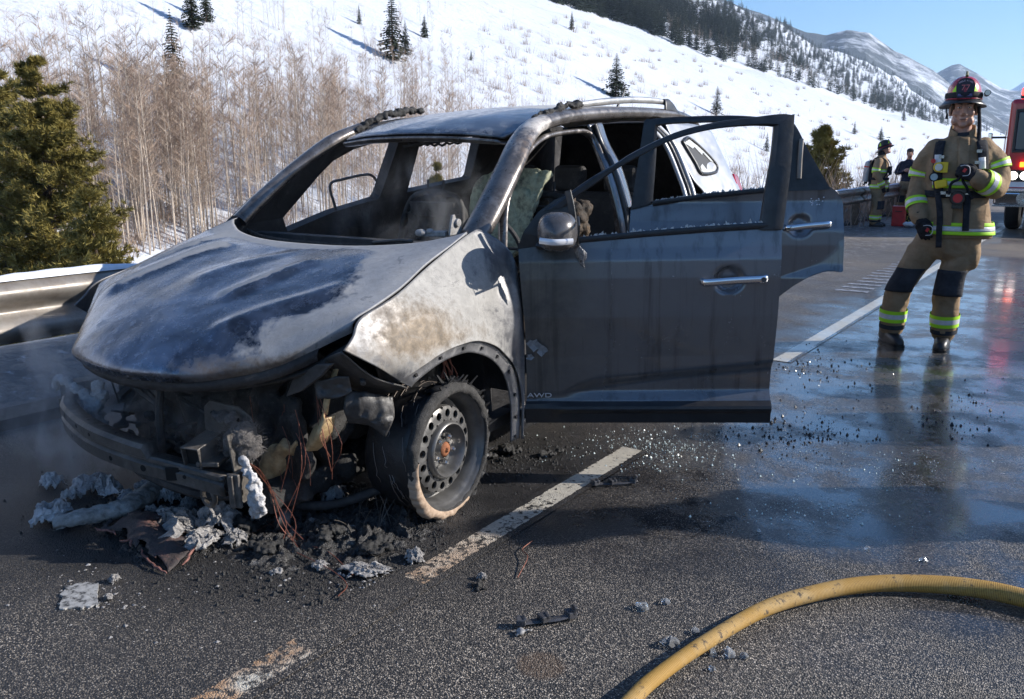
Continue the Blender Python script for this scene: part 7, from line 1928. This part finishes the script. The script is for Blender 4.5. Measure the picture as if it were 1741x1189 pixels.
# ------------------------------------------------------------------ bits and pieces on the road
def blob(name, pos, size, mat, seed, label, cat, group=None, voxel=.006, disp=(.03, .03), n=12, flat=.6):
    rr = random.Random(seed); b = MB()
    for k in range(n):
        b.ell((rr.uniform(-.5, .5) * size[0], rr.uniform(-.5, .5) * size[1], size[2] * rr.uniform(.15, .8)), (size[0] * rr.uniform(.12, .30), size[1] * rr.uniform(.12, .32), size[2] * rr.uniform(.2, .5) * flat), 9, 6)
    o = b.build(name, mat, None, True, 180, (pos[0], pos[1], .0), (0, 0, rr.uniform(0, 6.28))); fuse(o, voxel, 1, disp)
    return tag(o, label, cat, group)
def crumple(name, pos, size, mat, seed, label, cat):
    """crinkled, folded skin of ash standing on the ground"""
    rr = random.Random(seed); n = 46; U, V_ = np.meshgrid(np.linspace(-1, 1, n), np.linspace(-1, 1, n))
    P = np.stack([U * 2.3, V_ * 2.3, U * 0 + seed * 1.7], -1)
    ridg = lambda q, s: 1 - np.abs(2 * fbm(q, s, 3) - 1) * 2
    dome = np.clip(1 - (U ** 2 + V_ ** 2) * .8, 0, 1) ** .6
    z = dome * (.35 + .75 * ridg(P * .7, seed)) * .75 + .22 * (ridg(P * 2.2, seed + 5) - .4) * dome
    x = U + .38 * (fbm(P * 1.3, seed + 2, 3) - .5) * 2 + .18 * (fbm(P * 4, seed + 3, 2) - .5) * 2; y = V_ + .38 * (fbm(P * 1.3, seed + 4, 3) - .5) * 2 + .18 * (fbm(P * 4, seed + 6, 2) - .5) * 2
    ragged = fbm(P * 1.6, seed + 9, 3)
    G = np.stack([x * size[0] * .55, y * size[1] * .55, np.maximum(z * size[2] * 1.15, -.002)], -1)
    b = MB(); b.grid(G)
    keep = (U ** 2 + V_ ** 2 + (ragged - .5) * 2.2) < 1.05
    kf = keep.ravel(); b.f = [f for f in b.f if all(kf[i] for i in f)]; b.m = [0] * len(b.f)
    used = sorted({i for f in b.f for i in f}); mp = {j: i for i, j in enumerate(used)}; b.v = [b.v[j] for j in used]; b.f = [tuple(mp[i] for i in f) for f in b.f]
    o = b.build(name, mat, None, True, 38, (pos[0], pos[1], .002), (0, 0, rr.uniform(0, 6.28)))
    m = o.modifiers.new('solid', 'SOLIDIFY'); m.thickness = .004; m.offset = 0
    return tag(o, label, cat)
ASHL = soot('grey_white_ash', (.10, .095, .09), (.36, .345, .335), (.62, .60, .58), .95, 16, 1.0)
def OR(u, v): q = on_road(u, v); return (q.x, q.y)
for k, (u, v, sx, sy, sz, mt_, lab) in enumerate([
    (300, 905, .20, .16, .10, ASHL, 'pale ash lump in the middle of the debris, left of the pulley ring'),
    (372, 905, .15, .13, .13, ASHL, 'tallest rounded ash lump, under the end of the bumper beam'),
    (345, 930, .16, .11, .07, ASHL, 'crumbling ash lump at the point of the bent red sheet'),
    (385, 880, .13, .10, .09, CHAR, 'blackened lump behind the tallest ash lump'),
    (420, 905, .09, .08, .07, CHAR, 'small charred lump right of the tallest ash lump'),
    (145, 835, .13, .10, .07, ASHW, 'blue-white ash tuft in shade at the far left of the debris'),
    (185, 838, .14, .09, .08, ASHW, 'blue-white ash tuft in shade under the bumper beam'),
    (90, 825, .10, .08, .06, ASHW, 'leftmost small ash tuft in the shade beside the smoke'),
    (290, 855, .08, .07, .08, ASHW, 'narrow pale ash tuft standing under the middle of the beam'),
    (92, 890, .13, .12, .10, ASHW, 'ragged white head of ash at the end of the burnt pipe'),
    (565, 855, .10, .08, .10, ASHW, 'white ash lump in the shade in front of the wheel'),
    (622, 975, .17, .09, .035, ASHL, 'flat Y-shaped strip of pale ash on the asphalt before the wheel'),
    (705, 952, .08, .06, .045, ASHL, 'small isolated ash clod right of the debris, near the edge line'),
    (500, 880, .10, .08, .06, CHAR, 'charred lump below the copper wires'),
    (560, 915, .16, .12, .06, CHAR, 'wide charred clod in front of the wheel'),
    (640, 935, .14, .10, .05, CHAR, 'low charred clod at the right end of the debris'),
    (455, 940, .12, .09, .05, CHAR, 'low charred clod in front of the pulleys'),
    (860, 775, .16, .10, .05, CHAR, 'charred crust on the asphalt right behind the wheel'),
    (935, 775, .12, .06, .03, CHAR, 'thin charred crust under the front door beside the edge line'),
    (815, 1000, .05, .03, .02, CHAR, 'small black crumb beside the worn edge line'),
]):
    if mt_ is CHAR: blob('charred_lump', OR(u, v), (sx, sy, sz), mt_, 200 + k, lab, 'debris', None, .005, (.018, .03))
    else: crumple('ash_lump', OR(u, v), (sx, sy, sz), mt_, 200 + k, lab, 'debris')
rr = random.Random(88)
wd_ = ['torn', 'curled', 'thin', 'flaky', 'rounded', 'ragged', 'narrow', 'flat']
for k, (u, v, s_, m_, lab) in enumerate([
    (120, 850, .07, ASHW, 'curled ash scrap just above the head of the burnt duct'), (215, 850, .06, ASHW, 'small ash scrap between the duct and the bumper beam'), (245, 830, .07, ASHW, 'ash scrap touching the far side of the duct'),
    (165, 815, .06, ASHW, 'faint ash scrap farthest back in the shade under the beam'), (320, 870, .08, ASHL, 'upright torn ash skin behind the pulley ring'), (345, 885, .07, ASHL, 'ash curl between the pulley ring and the tallest lump'),
    (265, 890, .09, ASHL, 'ash sheet lying on the back edge of the scorched panel'), (240, 905, .06, ASHL, 'ash flake on the middle of the scorched panel'), (400, 925, .06, ASHL, 'ash crumb in front of the tallest lump'),
    (440, 890, .05, ASHL, 'ash crumb under the copper wires'), (530, 895, .05, ASHL, 'pale crumb behind the metal ring'), (628, 935, .045, ASHL, 'upright pale crumb in the sunlit rubble before the wheel'),
    (598, 905, .04, ASHL, 'pale crumb at the back of the rubble before the wheel'), (545, 965, .05, ASHL, 'thin ash flake at the front edge of the rubble'), (470, 975, .04, ASHL, 'small ash flake on bare asphalt before the pulleys'),
    (195, 990, .03, ASHL, 'tiny ash flake right of the melted metal splash'), (185, 1020, .03, ASHL, 'tiny ash flake below right of the melted metal splash'), (820, 985, .03, ASHL, 'tiny ash flake beside the worn edge line'),
    (575, 840, .06, ASHW, 'bluish ash scrap deep in the shade left of the wheel'), (545, 835, .05, ASHW, 'small bluish ash scrap behind the rubble, left of the wheel')]):
    crumple('ash_scrap', OR(u, v), (s_ * rr.uniform(.8, 1.4), s_ * rr.uniform(.7, 1.2), s_ * rr.uniform(.4, .9)), m_, 420 + k, lab, 'debris')
# burnt pipe / trim section with ash skin
b = MB(); q = [on_road(u, v) for u, v in [(95, 905), (150, 900), (215, 885), (262, 850), (300, 815), (330, 800)]]
PT = resample([(p.x, p.y, .045 + .012 * math.sin(i)) for i, p in enumerate(q)], 30)
b.tube(PT, [.030, .040, .046, .042, .034, .022], 14, flat=(1.2, .8)); o = b.build('burnt_duct', soot('ash_skinned_duct', (.13, .125, .115), (.34, .33, .31), (.55, .53, .50), .9, 9, .8), None, True, 180); fuse(o, .007, 1, (.03, .02))
tag(o, 'long ash-grey burnt duct lying bent across the debris under the bumper', 'debris')
# bent red-edged panel
q = [on_road(u, v) for u, v in [(160, 905), (225, 940), (290, 978), (345, 938), (250, 900)]]
b = MB(); top = [(p.x, p.y, z) for p, z in zip(q, (.03, .035, .012, .05, .09))]
G = loft([[top[0], top[1], top[2]], [tuple(np.array(top[0]) * .5 + np.array(top[4]) * .5), tuple(np.array(top[1]) * .5 + np.array(top[4]) * .5 + np.array((0, 0, .02))), tuple(np.array(top[2]) * .5 + np.array(top[3]) * .5)], [top[4], tuple(np.array(top[4]) * .5 + np.array(top[3]) * .5), top[3]]], 24, 14)
G += (fbm(G * 16, 3)[..., None] - .5) * .05
REDB = soot('scorched_red_paint', (.014, .013, .013), (.050, .036, .034), (.24, .105, .085), .7, 8, .7)
mb_ = MB(); mb_.grid(G); rg_ = fbm(G.reshape(-1, 3) * 26, 12, 3); ev = np.minimum(np.minimum(np.arange(14)[:, None], 13 - np.arange(14)[:, None]) / 13., np.minimum(np.arange(24)[None], 23 - np.arange(24)[None]) / 23.).ravel()
ok_ = (ev + (rg_ - .5) * .75) > .0; mb_.f = [f for f in mb_.f if all(ok_[i] for i in f)]; mb_.m = [0] * len(mb_.f)
sh = mb_.build('scorched_panel', REDB, None, True, 40); m_ = sh.modifiers.new('solid', 'SOLIDIFY'); m_.thickness = .005; tag(sh, 'bent panel with scorched reddish edges lying before the ash lumps', 'debris')
e = MB(); TP = resample([top[0], top[1], top[2], top[3]], 60) + (fbm(resample([top[0], top[1], top[2], top[3]], 60) * 30, 3)[..., None] - .5) * .03
for a_, c_ in ((2, 14), (17, 24), (27, 44), (47, 57)): e.tube(TP[a_:c_], [.002, .0055, .004, .006, .002], 6)
e.build('panel_edge', soot('pinkish_edge', (.03, .02, .02), (.22, .095, .075), (.60, .34, .28), .8, 26, .5), sh)
# pulleys
def pulley(u, v, z, R0, tilt, lab, mat):
    p = on_road(u, v); b = MB(); M = Matrix.Translation((p.x, p.y, z)) @ Matrix.Rotation(tilt[0], 4, 'X') @ Matrix.Rotation(tilt[1], 4, 'Y')
    b.lathe([(R0 * .25, .0), (R0 * .3, .012), (R0 * .82, .010), (R0 * .86, .022), (R0, .022), (R0 * .93, .008), (R0, -.004), (R0 * .93, -.014), (R0, -.022), (R0 * .86, -.022), (R0 * .82, -.006), (R0 * .3, -.008)], 36, 0, M)
    o = b.build('pulley', mat, None, True, 40); return tag(o, lab, 'pulley')
pulley(290, 930, .06, .055, (.5, -.3), 'grey pulley ring lying among the ash lumps by the red-edged panel', ASHL)
pulley(482, 905, .055, .045, (1.2, -.6), 'dark disc-shaped pulley leaning under the copper wires', GREYST)
p = on_road(505, 878); b = MB(); b.tube([(p.x + .040 * math.cos(a), p.y + .020 * math.sin(a), .085 + .045 * math.sin(a)) for a in np.linspace(0, 2 * math.pi, 36, endpoint=False)], .0075, 8, closed=True, flat=(1, 1.6)).tube(resample([(p.x - .04, p.y, .08), (p.x - .09, p.y - .01, .09), (p.x - .12, p.y - .03, .05), (p.x - .10, p.y - .02, 0)], 12), .007, 6)
tag(b.build('metal_ring', GREYST, None), 'upright metal ring clamp standing behind the dark pulley', 'ring')
# copper wires strewn over the ground
def wire(pts, lab, r=.0018):
    q = [on_road(u, v) for u, v in pts]
    o = MB().tube(resample([(p.x, p.y, .006 + .012 * abs(math.sin(i * 1.9))) for i, p in enumerate(q)], 40), r, 5).build('copper_wire', WIRE, None); tag(o, lab, 'wire')
wire([(430, 870), (470, 905), (520, 930), (560, 945), (600, 985)], 'longest copper wire trailing from the pulleys towards the edge line')
wire([(310, 945), (360, 925), (420, 915), (470, 890)], 'copper wire running from the pulley ring to the wires under the beam')
wire([(500, 940), (560, 975), (590, 1000), (575, 1020)], 'short copper wire curling in front of the charred clods')
wire([(880, 985), (897, 955), (888, 940), (905, 925)], 'single thin wire lying on bare asphalt right of the edge line')
# tyre cord bristles by the wheel
b = MB(); rr = random.Random(6)
for k in range(40):
    u, v = rr.uniform(600, 700), rr.uniform(845, 905); p = on_road(u, v)
    d = Vector((rr.gauss(0, .05), rr.gauss(0, .05), rr.uniform(.02, .13))); b.tube(resample([p, tuple(p + d * .6 + Vector((0, 0, .01))), tuple(p + d)], 6), .0012, 4)
tag(b.build('tyre_cord_bristles', simple('cord_wire', (.16, .14, .12), .6, .5, var=.3), None), kind='stuff')
# heap of burnt rubble and melted plastic under the nose
q = np.array([[(x, y) for x in np.linspace(-3.35, -1.75, 230)] for y in np.linspace(1.45, 3.0, 220)])
core = np.zeros(q.shape[:2])
for (u, v, rx_, h_) in [(290, 900, .22, .05), (420, 905, .20, .045), (540, 915, .20, .05), (630, 905, .20, .05), (680, 890, .14, .05), (480, 940, .18, .030), (580, 950, .15, .025), (200, 860, .25, .03), (400, 860, .3, .05), (560, 860, .3, .04), (840, 800, .10, .03), (880, 775, .10, .035), (820, 760, .12, .05)]:
    p = on_road(u, v); core = np.maximum(core, h_ * np.exp(-(((q[..., 0] - p.x) ** 2 + (q[..., 1] - p.y) ** 2) / rx_ ** 2)))
P3_ = np.stack([q[..., 0] * 40, q[..., 1] * 40, q[..., 0] * 0], -1)
n1_ = fbm(P3_, 5, 4); n2_ = fbm(P3_ * .35, 6, 3); rg = 1 - np.abs(2 * fbm(P3_ * 1.6, 8, 3) - 1)
zz = core * (.16 + 1.7 * np.clip(n1_ - .30, 0, 1) * 1.2 + .6 * (rg - .5)) * (.4 + 1.3 * n2_) - .012 - .012 * (n2_ < .35)
G = np.stack([q[..., 0], q[..., 1], zz], -1); b = MB(); b.grid(G)
hi = (zz > -.004).ravel(); b.f = [f for f in b.f if any(hi[i] for i in f)]; b.m = [0] * len(b.f)
tag(b.build('burnt_rubble', soot('rubble_black', (.008, .008, .009), (.034, .032, .031), (.30, .29, .28), .36, 26, .8), None, True, 30), kind='stuff')
# soot grit: crumbs spread round the nose and in front of the wheel
crumb = []
def scatter(name, mat, regions, n, s0, s1, seed, rise=.5):
    rr = random.Random(seed); V_, F_ = [], []; k = 0
    while len(F_) < n * 8:
        u0, v0, u1, v1 = rr.choice(regions); u, v = rr.gauss((u0 + u1) / 2, (u1 - u0) / 3.4), rr.gauss((v0 + v1) / 2, (v1 - v0) / 3.4)
        if v < 420: continue
        p = on_road(u, v); s = rr.uniform(s0, s1) * (.5 + rr.random() ** 3)
        P6 = [(s, 0, 0), (0, s, 0), (-s, 0, 0), (0, -s, 0), (0, 0, s * rise * 1.3), (0, 0, -s * .2)]; a = rr.uniform(0, 6.28)
        for x, y, z in P6:
            x *= rr.uniform(.6, 1.3); y *= rr.uniform(.6, 1.3)
            V_.append((p.x + x * math.cos(a) - y * math.sin(a), p.y + x * math.sin(a) + y * math.cos(a), z + s * .15))
        F_ += [tuple(k + i for i in q) for q in ((0, 1, 4), (1, 2, 4), (2, 3, 4), (3, 0, 4), (1, 0, 5), (2, 1, 5), (3, 2, 5), (0, 3, 5))]; k += 6
    me = bpy.data.meshes.new(name); me.from_pydata(V_, [], F_); me.materials.append(mat); return tag(obj(name, me), kind='stuff')
scatter('soot_crumbs', CHAR, [(240, 860, 720, 990), (440, 900, 720, 960), (100, 820, 420, 960), (620, 860, 760, 930), (820, 740, 1000, 820), (300, 950, 640, 1030)], 5200, .0015, .0085, 1, .9)
scatter('ash_flakes', ASHL, [(0, 940, 700, 1100), (240, 870, 480, 960), (60, 960, 250, 1060), (560, 960, 720, 1010)], 520, .002, .008, 2, .4)
BLKC = simple('wet_black_crumb', (.012, .013, .016), .25, var=.3)
scatter('wet_black_crumbs', BLKC, [(1315, 595, 1520, 680), (1300, 690, 1500, 770), (1240, 720, 1440, 760), (1320, 600, 1420, 640), (1180, 690, 1420, 800), (1550, 650, 1700, 760)], 900, .002, .0085, 3, 1.0)
GLS = NT('tempered_glass_bits', (.62, .72, .70), .15); GLS.set('Specular IOR Level', .8)
scatter('glass_bits', GLS.m, [(1000, 720, 1260, 800), (1250, 760, 1700, 820), (1240, 840, 1500, 900), (1080, 740, 1240, 780), (950, 720, 1300, 790), (1000, 730, 1200, 800)], 1000, .002, .0055, 4, 1.0)
# ice / glass chunks
ICE = NT('clear_ice', (.88, .90, .92), .08); ICE.set('Transmission Weight', .85); ICE.set('IOR', 1.31); ICE = ICE.m
for k, (u, v, s, lab) in enumerate([(1140, 1097, .030, 'largest clear ice chunk beside the lower end of the fire hose'), (1092, 1036, .024, 'clear ice chunk on the asphalt left of the hose bend'), (1132, 1026, .016, 'small clear ice chip above the chunk left of the hose'),
        (1208, 1112, .020, 'clear ice chip just below the hose, left of a pair'), (1238, 1115, .024, 'clear ice chunk below the hose, middle of three'), (1265, 1118, .014, 'small ice chip below the hose, right of three'),
        (1183, 1077, .018, 'ice chip touching the upper side of the hose'), (1210, 1140, .012, 'lone tiny ice chip well below the hose'), (1290, 905, .012, 'tiny ice chip in the long shadow band'), (1475, 935, .012, 'ice chip on lit asphalt under the long shadow'), (1570, 955, .016, 'ice chip on lit asphalt just above the hose')]):
    rr = random.Random(300 + k); p = on_road(u, v); bm = bmesh.new(); bmesh.ops.create_icosphere(bm, subdivisions=2, radius=s)
    for vv in bm.verts: vv.co = Vector((vv.co.x * rr.uniform(.6, 1.2), vv.co.y * rr.uniform(.55, 1.15), max(-.004, vv.co.z * rr.uniform(.5, 1.15)) + .004))
    me = bpy.data.meshes.new('ice_chunk'); bm.to_mesh(me); bm.free(); me.materials.append(ICE); tag(obj('ice_chunk', me, None, (p.x, p.y, 0)), lab, 'ice chunk')
# black plastic clips
def clip(u, v, rz, L0, lab, seed):
    rr = random.Random(seed); p = on_road(u, v); b = MB()
    b.tube(resample([(-L0, 0, .014), (-L0 * .3, .006, .010), (L0 * .4, -.004, .013), (L0, .004, .020)], 16), [.008, .010, .009, .008], 6, flat=(1.7, .6))
    for f in (-.85, -.1, .8):
        b.box((f * L0, .004, .020), (.030, .036, .022), Matrix.Rotation(rr.uniform(-.4, .4), 3, 'Z')); b.box((f * L0 + .01, .0, .034 if f > .5 else .028), (.012, .028, .026 if f > .5 else .014), Matrix.Rotation(.4 * f, 3, 'Y'))
    o = b.build('plastic_clip', simple('grey_black_plastic', (.055, .055, .06), .35, var=.4, scale=30), None, False, 0, (p.x, p.y, 0), (0, 0, rz)); bevel(o, .003); return tag(o, lab, 'plastic clip')
clip(930, 1060, YAW + .28, .100, 'broken grey plastic clip strip lying in the sun in front, right of the edge line', 1)
clip(1045, 826, YAW + .12, .105, 'broken black plastic clip strip lying over the edge line in shade', 2)
blob('plastic_scrap', OR(888, 1078), (.05, .025, .02), simple('pale_scrap', (.30, .29, .28), .6), 401, 'pale scrap of plastic under the sunlit clip strip', 'scrap')
# melted aluminium splash
q = [on_road(u, v) for u, v in [(112, 1000), (140, 993), (166, 994), (165, 1032), (128, 1036), (100, 1034)]]; rr = random.Random(2)
outl = []
for i in range(6):
    a, c = q[i], q[(i + 1) % 6]
    for t in np.linspace(0, 1, 9, endpoint=False):
        m_ = a.lerp(c, t); j = .004 if i in (1, 2) else .014; outl.append((m_.x + rr.uniform(-j, j), m_.y + rr.uniform(-j, j)))
MELT = NT('melted_aluminium', (.5, .5, .5), .5, .3); n_ = MELT.noise(40, MELT.pos, 6, .7); MELT.set('Base Color', MELT.ramp(n_, [(.40, (.07, .068, .066)), (.50, (.42, .41, .39)), (.75, (.60, .59, .57))])); MELT.bump(n_, .5, .004)
o = MB().prism(outl, .006, Matrix.Translation((0, 0, .001))).build('metal_splash', MELT.m, None, False); tag(o, 'flat square splash of melted silvery metal on the asphalt, lower left', 'metal scrap')
# ------------------------------------------------------------------ smoke and steam round the nose and in the cabin
def smoke(name, c, size, dens, scale, seed, thr=(.46, .72), col=(.80, .82, .86)):
    m = bpy.data.materials.new('smoke_' + name); m.use_nodes = True; t = m.node_tree; t.nodes.clear()
    out = t.nodes.new('ShaderNodeOutputMaterial'); v = t.nodes.new('ShaderNodeVolumePrincipled'); v.inputs['Color'].default_value = (*col, 1); v.inputs['Anisotropy'].default_value = .25
    tc = t.nodes.new('ShaderNodeTexCoord'); mp = t.nodes.new('ShaderNodeMapping'); mp.inputs['Location'].default_value = (seed * 3.1, seed * 1.7, -seed); mp.inputs['Scale'].default_value = (1, 1, .62)
    nz = t.nodes.new('ShaderNodeTexNoise'); nz.inputs['Scale'].default_value = scale; nz.inputs['Detail'].default_value = 5; nz.inputs['Roughness'].default_value = .58; nz.inputs['Distortion'].default_value = 1.1
    t.links.new(tc.outputs['Object'], mp.inputs[0]); t.links.new(mp.outputs[0], nz.inputs['Vector'])
    mr = t.nodes.new('ShaderNodeMapRange'); mr.interpolation_type = 'SMOOTHSTEP'; mr.inputs[1].default_value = thr[0]; mr.inputs[2].default_value = thr[1]; t.links.new(nz.outputs['Fac'], mr.inputs[0])
    # fades out towards the hull of the plume
    dv = t.nodes.new('ShaderNodeVectorMath'); dv.operation = 'DIVIDE'; dv.inputs[1].default_value = tuple(q / 2 for q in size); t.links.new(tc.outputs['Object'], dv.inputs[0])
    ln = t.nodes.new('ShaderNodeVectorMath'); ln.operation = 'LENGTH'; t.links.new(dv.outputs[0], ln.inputs[0])
    fd = t.nodes.new('ShaderNodeMapRange'); fd.interpolation_type = 'SMOOTHSTEP'; fd.inputs[1].default_value = .35; fd.inputs[2].default_value = 1.0; fd.inputs[3].default_value = 1; fd.inputs[4].default_value = 0; t.links.new(ln.outputs['Value'], fd.inputs[0])
    mu = t.nodes.new('ShaderNodeMath'); mu.operation = 'MULTIPLY'; t.links.new(mr.outputs[0], mu.inputs[0]); t.links.new(fd.outputs[0], mu.inputs[1])
    m2 = t.nodes.new('ShaderNodeMath'); m2.operation = 'MULTIPLY'; m2.inputs[1].default_value = dens; t.links.new(mu.outputs[0], m2.inputs[0])
    t.links.new(m2.outputs[0], v.inputs['Density']); t.links.new(v.outputs[0], out.inputs['Volume'])
    o = MB().ell((0, 0, 0), tuple(q / 2 for q in size), 24, 16).build('smoke', m, None, True, 180, c)
    return tag(o, kind='stuff')
smoke('nose', (-3.55, 2.15, .42), (1.6, 1.6, 1.05), 7.5, 3.2, 1, (.52, .74))
smoke('bay', (-2.85, 1.95, .55), (1.3, .9, .75), 1.2, 3.8, 2, (.50, .74))
smoke('road', (-3.9, 1.55, .20), (1.8, 1.5, .65), 1.0, 2.8, 3, (.50, .76))
smoke('cabin', (-3.1, 3.55, 1.22), (1.3, 1.2, .75), 2.4, 3.4, 4, (.48, .72))
